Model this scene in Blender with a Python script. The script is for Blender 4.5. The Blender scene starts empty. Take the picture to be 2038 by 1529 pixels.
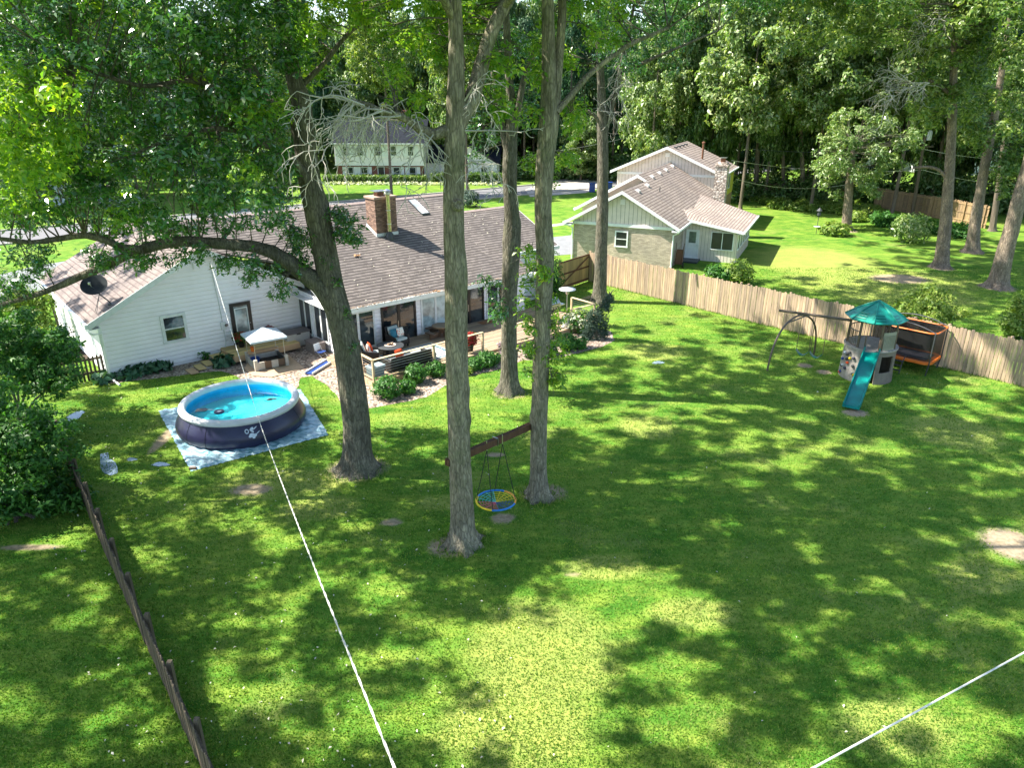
import bpy, math, random
import numpy as np
from mathutils import Vector
random.seed(7); RNG = np.random.default_rng(11)
R = math.radians
SC = bpy.context.scene; COL = SC.collection
# ---------------------------------------------------------------- camera
F, TH, H = 1450.0, R(21.9), 11.5; CX, CY = 1019.0, 764.5
cd = bpy.data.cameras.new('camera'); cam = bpy.data.objects.new('camera', cd); COL.objects.link(cam)
cam.location = (0, 0, H); cam.rotation_euler = (R(90) - TH, 0, 0)
cd.sensor_width = 36; cd.lens = F / 2038 * 36; cd.clip_end = 2000; cd.clip_start = 0.1
SC.camera = cam
# ---------------------------------------------------------------- light
SUN_AZ, SUN_EL = R(-83), R(50)
S = Vector((math.sin(SUN_AZ) * math.cos(SUN_EL), math.cos(SUN_AZ) * math.cos(SUN_EL), math.sin(SUN_EL)))
w = bpy.data.worlds.new('World'); SC.world = w; w.use_nodes = True
nt = w.node_tree; nt.nodes.clear()
sk = nt.nodes.new('ShaderNodeTexSky'); sk.sky_type = 'NISHITA'; sk.sun_disc = False
sk.sun_elevation = SUN_EL; sk.sun_rotation = SUN_AZ; sk.air_density = 1.0; sk.dust_density = 1.0
bg = nt.nodes.new('ShaderNodeBackground'); bg.inputs[1].default_value = 0.125
wo = nt.nodes.new('ShaderNodeOutputWorld')
nt.links.new(sk.outputs[0], bg.inputs[0]); nt.links.new(bg.outputs[0], wo.inputs[0])
sl = bpy.data.lights.new('sun', 'SUN'); sl.energy = 5.0; sl.angle = R(0.53); sl.color = (1, 0.94, 0.82)
so = bpy.data.objects.new('sun', sl); COL.objects.link(so)
so.rotation_euler = (-S).to_track_quat('-Z', 'Y').to_euler(); so.location = (-40, 10, 60)
SC.view_settings.view_transform = 'Standard'; SC.view_settings.look = 'None'
SC.view_settings.exposure = 1.58; SC.view_settings.gamma = 1
SC.cycles.max_bounces = 6; SC.cycles.transparent_max_bounces = 8; SC.cycles.use_denoising = True
# ---------------------------------------------------------------- photo geometry
def ray(x, y):
    u, v = x - CX, y - CY
    return (u, F * math.cos(TH) - v * math.sin(TH), -(v * math.cos(TH) + F * math.sin(TH)))
def G(x, y, z=0.0):
    r = ray(x, y); t = (z - H) / r[2]; return Vector((r[0] * t, r[1] * t, z))
def W(x, y, d):                       # point on a pixel's ray at world depth d
    r = ray(x, y); t = d / r[1]; return Vector((r[0] * t, d, H + r[2] * t))
def MPP(p):                           # metres per photo pixel at a point
    return (p[1] * math.cos(TH) - (p[2] - H) * math.sin(TH)) / F
def PX(p):
    Z = p[1] * math.cos(TH) - (p[2] - H) * math.sin(TH); U = (p[2] - H) * math.cos(TH) + p[1] * math.sin(TH)
    if Z < .5: return (-9999, -9999)
    return (CX + F * p[0] / Z, CY - F * U / Z)
def inpoly(x, y, P):
    c = False; j = len(P) - 1
    for i in range(len(P)):
        if (P[i][1] > y) != (P[j][1] > y) and x < (P[j][0] - P[i][0]) * (y - P[i][1]) / (P[j][1] - P[i][1]) + P[i][0]: c = not c
        j = i
    return c
# ---------------------------------------------------------------- materials
def newmat(n):
    m = bpy.data.materials.new(n); m.use_nodes = True
    return m, m.node_tree, m.node_tree.nodes['Principled BSDF']
def ramp(t, fac, stops):
    r = t.nodes.new('ShaderNodeValToRGB'); e = r.color_ramp.elements
    e[0].position, e[0].color = stops[0][0], (*stops[0][1], 1); e[1].position, e[1].color = stops[-1][0], (*stops[-1][1], 1)
    for p, c in stops[1:-1]: k = e.new(p); k.color = (*c, 1)
    t.links.new(fac, r.inputs[0]); return r.outputs[0]
def coord(t, scale=None, src='Object'):
    c = t.nodes.new('ShaderNodeTexCoord').outputs[src]
    if scale:
        mp = t.nodes.new('ShaderNodeMapping'); mp.inputs[3].default_value = scale; t.links.new(c, mp.inputs[0]); c = mp.outputs[0]
    return c
def noise(t, vec, sc, det=4, rough=.6):
    n = t.nodes.new('ShaderNodeTexNoise'); n.inputs['Scale'].default_value = sc; n.inputs['Detail'].default_value = det
    n.inputs['Roughness'].default_value = rough
    t.links.new(vec, n.inputs['Vector']); return n.outputs[0]
def mixc(t, fac, a, b, mode='MIX'):
    m = t.nodes.new('ShaderNodeMix'); m.data_type = 'RGBA'; m.blend_type = mode
    for s, v in ((m.inputs[0], fac), (m.inputs[6], a), (m.inputs[7], b)):
        if isinstance(v, (int, float)): s.default_value = v
        elif isinstance(v, tuple): s.default_value = (*v, 1)
        else: t.links.new(v, s)
    return m.outputs[2]
def bump(t, b, h, st=.3, dist=.02):
    n = t.nodes.new('ShaderNodeBump'); n.inputs[0].default_value = st; n.inputs[1].default_value = dist
    t.links.new(h, n.inputs['Height']); t.links.new(n.outputs[0], b.inputs['Normal'])
def mat(n, c, rough=.6, var=.25, sc=6, metal=0, stretch=None, bmp=0, spec=None, src='Object'):
    m, t, b = newmat(n); v = coord(t, stretch, src)
    f = noise(t, v, sc, 6)
    dark = tuple(x * (1 - var) for x in c); light = tuple(min(1, x * (1 + var * .8)) for x in c)
    t.links.new(ramp(t, f, [(.3, dark), (.7, light)]), b.inputs['Base Color'])
    b.inputs['Roughness'].default_value = rough; b.inputs['Metallic'].default_value = metal
    if spec is not None: b.inputs['Specular IOR Level'].default_value = spec
    if bmp: bump(t, b, f, bmp, .02)
    return m
def island(t): return t.nodes.new('ShaderNodeNewGeometry').outputs['Random Per Island']
def leafmat(n, cols, trans=.35, rough=.45, low=.35, spec=.35):
    m, t, b = newmat(n)
    r = island(t); base = ramp(t, r, [(i / (len(cols) - 1), c) for i, c in enumerate(cols)])
    lf = noise(t, coord(t), low, 3)
    base = mixc(t, 1.0, base, ramp(t, lf, [(.35, (.75, .85, .8)), (.65, (1.15, 1.1, .95))]), 'MULTIPLY')
    t.links.new(base, b.inputs['Base Color']); b.inputs['Roughness'].default_value = rough
    b.inputs['Specular IOR Level'].default_value = spec
    tr = t.nodes.new('ShaderNodeBsdfTranslucent')
    t.links.new(mixc(t, 1.0, base, (1.5, 1.6, .6), 'MULTIPLY'), tr.inputs[0])
    mx = t.nodes.new('ShaderNodeMixShader'); mx.inputs[0].default_value = trans
    t.links.new(b.outputs[0], mx.inputs[1]); t.links.new(tr.outputs[0], mx.inputs[2])
    t.links.new(mx.outputs[0], t.nodes['Material Output'].inputs[0])
    return m
def grassmat():
    m, t, b = newmat('lawn_grass'); v = coord(t)
    big = noise(t, v, .14, 4); mid = noise(t, v, .9, 5, .65); fine = noise(t, v, 14, 4, .7); xf = noise(t, v, 60, 3, .7)
    c = ramp(t, mid, [(.3, (.034, .115, .014)), (.5, (.066, .175, .02)), (.7, (.14, .245, .034))])
    c = mixc(t, ramp(t, big, [(.42, (0, 0, 0)), (.62, (1, 1, 1))]), c, mixc(t, .3, c, (.22, .28, .05)))
    at = t.nodes.new('ShaderNodeAttribute'); at.attribute_name = 'wear'; sw = t.nodes.new('ShaderNodeSeparateColor'); t.links.new(at.outputs['Color'], sw.inputs[0])
    def plus(a, k, q):
        m1 = t.nodes.new('ShaderNodeMath'); m1.operation = 'MULTIPLY_ADD'; t.links.new(q, m1.inputs[0]); m1.inputs[1].default_value = k; t.links.new(a, m1.inputs[2]); return m1.outputs[0]
    sk_ = noise(t, coord(t, (.55, 1.3, 1)), 1.5, 7, .72); c = mixc(t, ramp(t, sk_, [(.46, (0, 0, 0)), (.68, (.65, .65, .65))]), c, (.27, .32, .06))
    dry = noise(t, v, .33, 6, .7)
    c = mixc(t, ramp(t, dry, [(.54, (0, 0, 0)), (.72, (.45, .45, .45))]), c, (.33, .30, .12))
    n2 = noise(t, v, 3.2, 6, .75)
    c = mixc(t, ramp(t, plus(sw.outputs[1], .55, sk_), [(.6, (0, 0, 0)), (1.35, (.42, .42, .42))]), c, (.37, .36, .12))
    c = mixc(t, 1.0, c, ramp(t, fine, [(.3, (.75, .78, .75)), (.7, (1.25, 1.22, 1.18))]), 'MULTIPLY')
    c = mixc(t, .8, c, ramp(t, xf, [(.3, (.6, .65, .55)), (.7, (1.45, 1.4, 1.3))]), 'MULTIPLY')
    dc = ramp(t, noise(t, v, 7, 6, .7), [(.3, (.2, .145, .1)), (.7, (.46, .35, .26))])
    c = mixc(t, ramp(t, plus(sw.outputs[0], .5, n2), [(.66, (0, 0, 0)), (1.0, (.88, .88, .88))]), c, dc)
    t.links.new(c, b.inputs['Base Color']); b.inputs['Roughness'].default_value = .9; b.inputs['Specular IOR Level'].default_value = .1
    bump(t, b, fine, .6, .04); return m
def brickmat(n, c1, c2, mortar, w, h, axes='xz', ms=.015, rough=.85, zf=1.0, varc=None, bm=.4):
    m, t, b = newmat(n); c = coord(t)
    sp = t.nodes.new('ShaderNodeSeparateXYZ'); t.links.new(c, sp.inputs[0])
    cb = t.nodes.new('ShaderNodeCombineXYZ')
    if axes == 'box':          # wraps round a chimney: x+y
        a = t.nodes.new('ShaderNodeMath'); a.operation = 'ADD'; t.links.new(sp.outputs[0], a.inputs[0]); t.links.new(sp.outputs[1], a.inputs[1]); o = a.outputs[0]
    else: o = sp.outputs['xyz'.index(axes[0])]
    t.links.new(o, cb.inputs[0])
    mz = t.nodes.new('ShaderNodeMath'); mz.operation = 'MULTIPLY'; mz.inputs[1].default_value = zf
    t.links.new(sp.outputs[2], mz.inputs[0]); t.links.new(mz.outputs[0], cb.inputs[1])
    k = t.nodes.new('ShaderNodeTexBrick'); t.links.new(cb.outputs[0], k.inputs['Vector'])
    k.inputs['Color1'].default_value = (*c1, 1); k.inputs['Color2'].default_value = (*c2, 1); k.inputs['Mortar'].default_value = (*mortar, 1)
    k.inputs['Scale'].default_value = 1; k.inputs['Brick Width'].default_value = w; k.inputs['Row Height'].default_value = h
    k.inputs['Mortar Size'].default_value = ms; k.inputs['Mortar Smooth'].default_value = .1; k.inputs['Bias'].default_value = 0
    f = noise(t, c, .6, 5); cc = mixc(t, 1.0, k.outputs[0], ramp(t, f, [(.3, (.75, .75, .77)), (.7, (1.2, 1.17, 1.13))]), 'MULTIPLY')
    f2 = noise(t, c, 25, 3); cc = mixc(t, 1.0, cc, ramp(t, f2, [(.3, (.8, .8, .8)), (.7, (1.2, 1.2, 1.2))]), 'MULTIPLY')
    t.links.new(cc, b.inputs['Base Color']); b.inputs['Roughness'].default_value = rough
    if bm: bump(t, b, k.outputs[1], -bm, .01)
    return m
def roofmat(n, c1, c2, line, rh, row='z', al='x', lw=.3):
    m, t, b = newmat(n); c = coord(t); sp = t.nodes.new('ShaderNodeSeparateXYZ'); t.links.new(c, sp.inputs[0])
    def mth(op, a, k=None):
        q = t.nodes.new('ShaderNodeMath'); q.operation = op
        for i, x in enumerate((a, k)):
            if x is None: continue
            if isinstance(x, (int, float)): q.inputs[i].default_value = x
            else: t.links.new(x, q.inputs[i])
        return q.outputs[0]
    wob = mth('MULTIPLY', noise(t, c, 3, 4), .3)
    r = mth('ADD', mth('DIVIDE', sp.outputs['xyz'.index(row)], rh), wob); fr = mth('FRACT', r); ri = mth('FLOOR', r)
    tab = mth('FLOOR', mth('ADD', mth('MULTIPLY', sp.outputs['xyz'.index(al)], 4.2), mth('MULTIPLY', ri, .37)))
    cb = t.nodes.new('ShaderNodeCombineXYZ'); t.links.new(tab, cb.inputs[0]); t.links.new(ri, cb.inputs[1])
    wn = t.nodes.new('ShaderNodeTexWhiteNoise'); t.links.new(cb.outputs[0], wn.inputs['Vector'])
    col = ramp(t, wn.outputs['Value'], [(0, c1), (1, c2)])
    col = mixc(t, 1.0, col, ramp(t, noise(t, c, .45, 5), [(.3, (.78, .78, .8)), (.7, (1.2, 1.17, 1.13))]), 'MULTIPLY')
    col = mixc(t, 1.0, col, ramp(t, noise(t, c, 22, 3), [(.3, (.82, .82, .82)), (.7, (1.2, 1.2, 1.2))]), 'MULTIPLY')
    col = mixc(t, ramp(t, fr, [(lw * .6, (1, 1, 1)), (lw, (0, 0, 0)), (.97, (0, 0, 0)), (1, (1, 1, 1))]), col, line)
    t.links.new(col, b.inputs['Base Color']); b.inputs['Roughness'].default_value = .92; b.inputs['Specular IOR Level'].default_value = .15
    bump(t, b, fr, .5, .02); return m
def barkmat(n, c, c2, moss=(.1, .13, .05)):
    m, t, b = newmat(n); v = coord(t, (1, 1, .16)); v1 = coord(t)
    f = noise(t, v, 16, 6, .7); g = noise(t, v1, 1.2, 5, .65)
    vo = t.nodes.new('ShaderNodeTexVoronoi'); vo.feature = 'DISTANCE_TO_EDGE'; vo.inputs['Scale'].default_value = 14
    t.links.new(coord(t, (1, 1, .22)), vo.inputs['Vector'])
    col = ramp(t, f, [(.25, tuple(x * .35 for x in c)), (.5, c), (.75, c2)])
    h_ = noise(t, coord(t, (1, 1, .45)), 2.6, 6, .7); col = mixc(t, 1.0, col, ramp(t, h_, [(.3, (.55, .55, .5)), (.5, (1, 1, 1)), (.7, (1.6, 1.55, 1.4))]), 'MULTIPLY')
    col = mixc(t, ramp(t, g, [(.5, (0, 0, 0)), (.7, (.55, .55, .55))]), col, moss)
    col = mixc(t, ramp(t, vo.outputs[0], [(0, (.6, .6, .6)), (.12, (0, 0, 0))]), col, tuple(x * .3 for x in c))
    t.links.new(col, b.inputs['Base Color']); b.inputs['Roughness'].default_value = .95; b.inputs['Specular IOR Level'].default_value = .1
    ad = t.nodes.new('ShaderNodeMath'); ad.operation = 'ADD'; t.links.new(f, ad.inputs[0]); t.links.new(vo.outputs[0], ad.inputs[1])
    bump(t, b, ad.outputs[0], 1.0, .05); return m
def glassmat(n, c, rough=.05):
    m, t, b = newmat(n); f = noise(t, coord(t), 1.3, 3)
    t.links.new(ramp(t, f, [(.4, tuple(x * .5 for x in c)), (.6, tuple(x * 1.4 for x in c))]), b.inputs['Base Color'])
    b.inputs['Roughness'].default_value = rough; b.inputs['Specular IOR Level'].default_value = .9; return m
def gravelmat(n, cols, sc=11):
    m, t, b = newmat(n); v = coord(t)
    vo = t.nodes.new('ShaderNodeTexVoronoi'); vo.inputs['Scale'].default_value = sc; t.links.new(v, vo.inputs['Vector'])
    sp = t.nodes.new('ShaderNodeSeparateColor'); t.links.new(vo.outputs['Color'], sp.inputs[0])
    c = ramp(t, sp.outputs[0], [(i / (len(cols) - 1), q) for i, q in enumerate(cols)])
    c = mixc(t, ramp(t, vo.outputs['Distance'], [(.45, (0, 0, 0)), (.75, (.85, .85, .85))]), c, (.06, .045, .035))
    f = noise(t, v, 1.1, 4); c = mixc(t, 1.0, c, ramp(t, f, [(.3, (.8, .78, .75)), (.7, (1.15, 1.15, 1.15))]), 'MULTIPLY')
    t.links.new(c, b.inputs['Base Color']); b.inputs['Roughness'].default_value = .9
    bump(t, b, vo.outputs['Distance'], -.8, .03); return m
def plankmat(n, c, axis=(12, .6, .6), var=.4, rough=.8):
    m, t, b = newmat(n); f = noise(t, coord(t, axis), 3, 7, .65); r = island(t)
    col = ramp(t, f, [(.25, tuple(x * (1 - var) for x in c)), (.75, tuple(min(1, x * (1 + var)) for x in c))])
    col = mixc(t, 1.0, col, ramp(t, r, [(0, (.72, .72, .75)), (.5, (1, .97, .92)), (1, (1.3, 1.25, 1.15))]), 'MULTIPLY')
    t.links.new(col, b.inputs['Base Color']); b.inputs['Roughness'].default_value = rough; b.inputs['Specular IOR Level'].default_value = .2
    bump(t, b, f, .3, .01); return m
M = dict(
 grass=grassmat(), white=mat('white_paint', (.78, .8, .79), .5, .1, 3), siding=mat('white_vinyl_siding', (.84, .81, .84), .5, .06, 1.2),
 trim=mat('painted_trim', (.66, .68, .68), .5, .12, 5), black=mat('black_paint', (.012, .012, .014), .35, .3, 8),
 glass=glassmat('window_glass', (.03, .04, .045)), glassb=glassmat('blind_backed_glass', (.33, .42, .44), .12), screen=glassmat('screened_glass', (.018, .022, .025), .3),
 roofx=roofmat('brown_shingles', (.15, .132, .125), (.23, .203, .192), (.06, .053, .053), .088, 'z', 'x', .4),
 roofy=roofmat('brown_shingles_side', (.18, .15, .142), (.24, .205, .19), (.115, .093, .088), .105, 'z', 'y', .22),
 roofn=roofmat('tan_shingles_side', (.26, .22, .195), (.35, .30, .27), (.13, .10, .09), .115, 'z', 'y', .34),
 roofns=roofmat('tan_shingles_low', (.26, .22, .195), (.35, .30, .27), (.14, .11, .10), .22, 'x', 'y', .34),
 roofd=roofmat('charcoal_shingles', (.012, .016, .024), (.02, .025, .036), (.008, .01, .014), .2, 'z', 'x', .2),
 brickr=brickmat('red_brown_brick', (.10, .045, .03), (.33, .2, .14), (.15, .11, .09), .2, .075, 'box', .012),
 brickt=brickmat('tan_brick', (.33, .27, .21), (.58, .48, .38), (.36, .31, .26), .26, .08, 'xz', .012),
 brickf=brickmat('red_brick', (.2, .05, .035), (.3, .08, .05), (.2, .15, .12), .22, .075, 'xz', .01),
 stone=None,
 cream=mat('cream_siding', (.84, .8, .77), .6, .1, 2), beige=mat('beige_board_siding', (.74, .65, .58), .6, .1, 2), groove=mat('batten_groove', (.3, .26, .2), .8, .2, 4),
 yellow=mat('yellow_siding', (.55, .5, .06), .6, .15, 2), asphalt=mat('asphalt', (.16, .16, .17), .9, .25, 5), concrete=mat('concrete', (.40, .37, .33), .9, .15, 3),
 drivew=mat('old_concrete_drive', (.19, .2, .215), .9, .2, 2), dirt=mat('bare_dirt', (.24, .175, .13), .95, .35, 5, bmp=.5),
 gravel=gravelmat('river_gravel', [(.2, .13, .1), (.34, .26, .2), (.48, .4, .33), (.28, .2, .16), (.58, .52, .46)]),
 mulch=gravelmat('dark_mulch', [(.03, .018, .01), (.08, .05, .03)], 16), slab=mat('tan_concrete_slab', (.46, .33, .22), .85, .2, 3),
 deck=plankmat('deck_boards', (.33, .25, .18), (.5, 9, 1)), decknew=plankmat('new_pine_boards', (.52, .40, .19), (.5, 9, 1), .2),
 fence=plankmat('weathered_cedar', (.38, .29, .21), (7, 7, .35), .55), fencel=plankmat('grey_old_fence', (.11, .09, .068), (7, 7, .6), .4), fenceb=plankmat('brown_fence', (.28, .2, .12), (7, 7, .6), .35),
 gatew=plankmat('pine_gate', (.34, .27, .12), (7, 7, .6), .3), rail=plankmat('rail_wood', (.46, .37, .25), (1, 1, 1), .2), darkwood=plankmat('dark_beam_wood', (.10, .055, .035), (1, 6, 1), .35),
 bark=barkmat('grey_bark', (.25, .225, .17), (.44, .40, .31)), barkt=barkmat('brown_bark', (.15, .138, .11), (.29, .268, .215), (.12, .13, .07)),
 barkf=mat('far_bark', (.15, .12, .09), .95, .4, 3, stretch=(1, 1, .2)), barkp=barkmat('pinkish_bark', (.25, .2, .155), (.4, .33, .26), (.2, .18, .13)),
 dead=mat('bare_twig_bark', (.42, .4, .35), .9, .3, 6),
 metal=mat('galvanised_metal', (.55, .56, .55), .35, .15, 5, 1), copper=mat('rusty_flue', (.2, .09, .05), .6, .3, 5, .3), steel=mat('brassy_steel_pipe', (.62, .56, .38), .25, .2, 5, 1),
 dgrey=mat('dark_grey_metal', (.05, .055, .06), .45, .2, 6), bronze=mat('bronze_tube', (.14, .11, .085), .4, .2, 8, .4),
 teal=mat('teal_plastic', (.0, .2, .17), .28, .25, 2), tealr=mat('teal_roof_plastic', (.005, .2, .15), .3, .3, 5), taupe=mat('taupe_plastic', (.2, .17, .14), .55, .2, 4, bmp=.3),
 taupel=mat('light_taupe_plastic', (.33, .3, .27), .5, .35, 7), olive=mat('olive_plastic', (.30, .30, .22), .5, .1, 4),
 orange=mat('orange_vinyl', (.75, .17, .02), .45, .12, 4), net=mat('black_net', (.02, .02, .022), .8, .2, 10), navy=mat('navy_vinyl', (.022, .022, .06), .33, .25, 1.2),
 rimg=mat('pale_grey_vinyl', (.58, .6, .62), .4, .08, 3), poolin=mat('blue_pool_liner', (.03, .42, .78), .5, .2, 1.5), poolfl=mat('turquoise_pool_floor', (.12, .85, .92), .5, .25, .8),
 tarp=None, boxg=mat('grey_resin', (.46, .45, .43), .5, .08, 3), boxl=mat('brown_resin_lid', (.13, .11, .11), .5, .15, 5), wicker=mat('dark_wicker', (.016, .013, .013), .6, .4, 30),
 cush=mat('pale_blue_cushion', (.42, .48, .47), .9, .12, 6), red=mat('orange_red_fabric', (.75, .09, .02), .85, .15, 8), tealf=mat('teal_fabric', (.03, .17, .24), .85, .15, 8),
 floral=None, rug=None, brown=mat('brown_plastic', (.13, .08, .05), .5, .2, 5), brownt=mat('brown_table_top', (.2, .13, .07), .45, .2, 5),
 blue=mat('blue_plastic', (.02, .06, .25), .35, .2, 4), canopy=mat('pale_blue_canopy', (.48, .56, .62), .7, .12, 4), terra=mat('terracotta', (.5, .18, .06), .7, .2, 5),
 pot=mat('black_pot', (.015, .012, .012), .4, .2, 5), skin=mat('puddle_water', (.25, .33, .38), .08, .4, 2), cable=mat('white_cable', (.62, .62, .58), .5, .2, 30),
 gwood=mat('grey_white_wood', (.48, .45, .39), .8, .15, 5), graw=mat('grey_cushion_cover', (.17, .18, .19), .8, .15, 6), stn=gravelmat('pale_stones', [(.35, .3, .27), (.6, .55, .5)], 5),
 yel=mat('yellow_rope', (.8, .6, .02), .6, .1, 9), rope=mat('black_rope', (.02, .02, .02), .8, .2, 9), ropeb=mat('blue_tube', (.02, .2, .6), .45, .1, 9), ropec=mat('cyan_rope', (.1, .55, .5), .6, .1, 9),
 ropeo=mat('orange_tube', (.8, .35, .05), .5, .1, 9), pink=mat('pink_rope', (.7, .1, .2), .6, .1, 9), skyl=glassmat('skylight_glass', (.62, .68, .68), .3), light=mat('pale_leaf_litter', (.6, .57, .45), .9, .3, 3),
 tan=mat('tan_box', (.5, .33, .19), .8, .1, 5), carb=mat('blue_car_paint', (.02, .06, .3), .25, .1, 3), sand=mat('wet_sand', (.05, .04, .035), .9, .4, 8),
)
LF = dict(
 near=leafmat('oak_leaves', [(.03, .10, .022), (.05, .16, .035), (.075, .21, .04), (.13, .29, .05), (.055, .17, .075), (.28, .34, .24)], .3, .22, .35, 1.0),
 neary=leafmat('young_oak_leaves', [(.09, .23, .025), (.19, .36, .04), (.36, .47, .05), (.13, .3, .04)], .45, .33, .5, .6),
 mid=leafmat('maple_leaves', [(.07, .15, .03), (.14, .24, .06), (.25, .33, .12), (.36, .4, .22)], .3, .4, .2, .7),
 midg=leafmat('green_tree_leaves', [(.045, .11, .018), (.10, .19, .03), (.22, .29, .07), (.3, .36, .14)], .35, .4, .2, .6),
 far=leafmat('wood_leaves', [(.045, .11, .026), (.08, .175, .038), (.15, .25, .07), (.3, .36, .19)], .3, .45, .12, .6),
 pine=leafmat('pine_needles', [(.02, .07, .03), (.035, .1, .045), (.05, .13, .06)], .15, .6, .15),
 shrub=leafmat('shrub_leaves', [(.025, .10, .02), (.05, .16, .025), (.09, .22, .035)], .3, .5, .8),
 shruby=leafmat('yellow_green_shrub_leaves', [(.10, .19, .03), (.2, .29, .05), (.3, .36, .1)], .35, .5, .8),
 hosta=leafmat('hosta_leaves', [(.03, .10, .06), (.05, .14, .08), (.09, .18, .1)], .15, .35, .8),
 redf=leafmat('red_flowers', [(.25, .01, .015), (.5, .03, .03), (.06, .1, .02)], .2, .6, .8), purple=leafmat('purple_flowers', [(.3, .18, .3), (.45, .33, .45), (.08, .12, .03)], .2, .6, .8),
 whitef=leafmat('white_flowers', [(.65, .65, .5), (.75, .75, .65), (.15, .25, .05)], .2, .6, .8), spruce=leafmat('blue_spruce_needles', [(.04, .075, .055), (.07, .11, .09), (.03, .06, .04)], .1, .7, .8),
 grass=leafmat('grass_blades', [(.05, .15, .018), (.10, .22, .03), (.19, .30, .05), (.33, .35, .12)], .35, .7, .35, .1),
)
# ---------------------------------------------------------------- mesh helpers
def link(n, me, m=None, parent=None):
    o = bpy.data.objects.new(n, me); COL.objects.link(o)
    if m is not None and me is not None and not me.materials: me.materials.append(m)
    if parent is not None: o.parent = parent
    return o
def tag(o, label=None, cat=None, group=None, kind=None):
    if label: o['label'] = label
    if cat: o['category'] = cat
    if group: o['group'] = group
    if kind: o['kind'] = kind
    return o
def thing(n, label, cat, loc=(0, 0, 0), rz=0, group=None):
    o = bpy.data.objects.new(n, None); COL.objects.link(o); o.location = loc; o.rotation_euler = (0, 0, rz); o.empty_display_size = .2
    return tag(o, label, cat, group)
def part(n, parent, loc=(0, 0, 0)):
    o = bpy.data.objects.new(n, None); COL.objects.link(o); o.parent = parent; o.location = loc; return o
def copytree(o, parent=None):
    c = o.copy(); COL.objects.link(c); c.parent = parent
    for ch in [x for x in SC.objects if x.parent == o]: copytree(ch, c)
    return c
class MB:
    def __init__(s): s.v = []; s.f = []
    def add(s, vs, fs):
        n = len(s.v); s.v += [tuple(q) for q in vs]; s.f += [tuple(i + n for i in q) for q in fs]; return s
    def box(s, x0, x1, y0, y1, z0, z1):
        return s.add([(x0, y0, z0), (x1, y0, z0), (x1, y1, z0), (x0, y1, z0), (x0, y0, z1), (x1, y0, z1), (x1, y1, z1), (x0, y1, z1)],
                     [(0, 3, 2, 1), (4, 5, 6, 7), (0, 1, 5, 4), (1, 2, 6, 5), (2, 3, 7, 6), (3, 0, 4, 7)])
    def obox(s, c, sx, sy, sz, rz=0, rx=0, ry=0):
        from mathutils import Euler
        e = Euler((rx, ry, rz)); c = Vector(c)
        vs = [c + (e.to_matrix() @ Vector((a * sx / 2, b * sy / 2, d * sz / 2))) for a, b, d in
              ((-1, -1, -1), (1, -1, -1), (1, 1, -1), (-1, 1, -1), (-1, -1, 1), (1, -1, 1), (1, 1, 1), (-1, 1, 1))]
        return s.add(vs, [(0, 3, 2, 1), (4, 5, 6, 7), (0, 1, 5, 4), (1, 2, 6, 5), (2, 3, 7, 6), (3, 0, 4, 7)])
    def prism(s, pts, vec):            # planar 3-D polygon extruded by vec
        n = len(pts); pts = [Vector(p) for p in pts]; vec = Vector(vec)
        return s.add(pts + [p + vec for p in pts], [tuple(range(n))[::-1], tuple(range(n, 2 * n))] + [(i, (i + 1) % n, n + (i + 1) % n, n + i) for i in range(n)])
    def quad(s, *p): return s.add(p, [tuple(range(len(p)))])
    def tube(s, pts, rad, n=8, cap=True):
        pts = [Vector(p) for p in pts]
        if not hasattr(rad, '__len__'): rad = [rad] * len(pts)
        base = len(s.v); ref = None; vs = []
        for i, p in enumerate(pts):
            d = (pts[min(i + 1, len(pts) - 1)] - pts[max(i - 1, 0)])
            if d.length < 1e-9: d = Vector((0, 0, 1))
            d.normalize()
            if ref is None: ref = Vector((1, 0, 0)) if abs(d.x) < .9 else Vector((0, 1, 0))
            a = (ref - d * ref.dot(d)).normalized(); b = d.cross(a); ref = a
            for k in range(n):
                t = 2 * math.pi * k / n; vs.append(p + (a * math.cos(t) + b * math.sin(t)) * rad[i])
        fs = [(i * n + k, i * n + (k + 1) % n, (i + 1) * n + (k + 1) % n, (i + 1) * n + k) for i in range(len(pts) - 1) for k in range(n)]
        if cap: fs += [tuple(range(n))[::-1], tuple(range((len(pts) - 1) * n, len(pts) * n))]
        return s.add(vs, fs)
    def cyl(s, p0, p1, r, n=12, r1=None): return s.tube([p0, p1], [r, r if r1 is None else r1], n)
    def lathe(s, prof, c=(0, 0), n=32, cap=True):
        vs = []; c = Vector((*c, 0)) if len(c) == 2 else Vector(c)
        for r, z in prof: vs += [c + Vector((r * math.cos(2 * math.pi * k / n), r * math.sin(2 * math.pi * k / n), z)) for k in range(n)]
        fs = [(i * n + k, i * n + (k + 1) % n, (i + 1) * n + (k + 1) % n, (i + 1) * n + k) for i in range(len(prof) - 1) for k in range(n)]
        if cap: fs += [tuple(range(n))[::-1], tuple(range((len(prof) - 1) * n, len(prof) * n))]
        return s.add(vs, fs)
    def ell(s, c, rx, ry, rz, n=16, m=8):
        pr = []; vs = []
        for i in range(m + 1):
            a = -math.pi / 2 + math.pi * i / m
            for k in range(n):
                t = 2 * math.pi * k / n; vs.append((c[0] + rx * math.cos(a) * math.cos(t), c[1] + ry * math.cos(a) * math.sin(t), c[2] + rz * math.sin(a)))
        return s.add(vs, [(i * n + k, i * n + (k + 1) % n, (i + 1) * n + (k + 1) % n, (i + 1) * n + k) for i in range(m) for k in range(n)])
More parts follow.
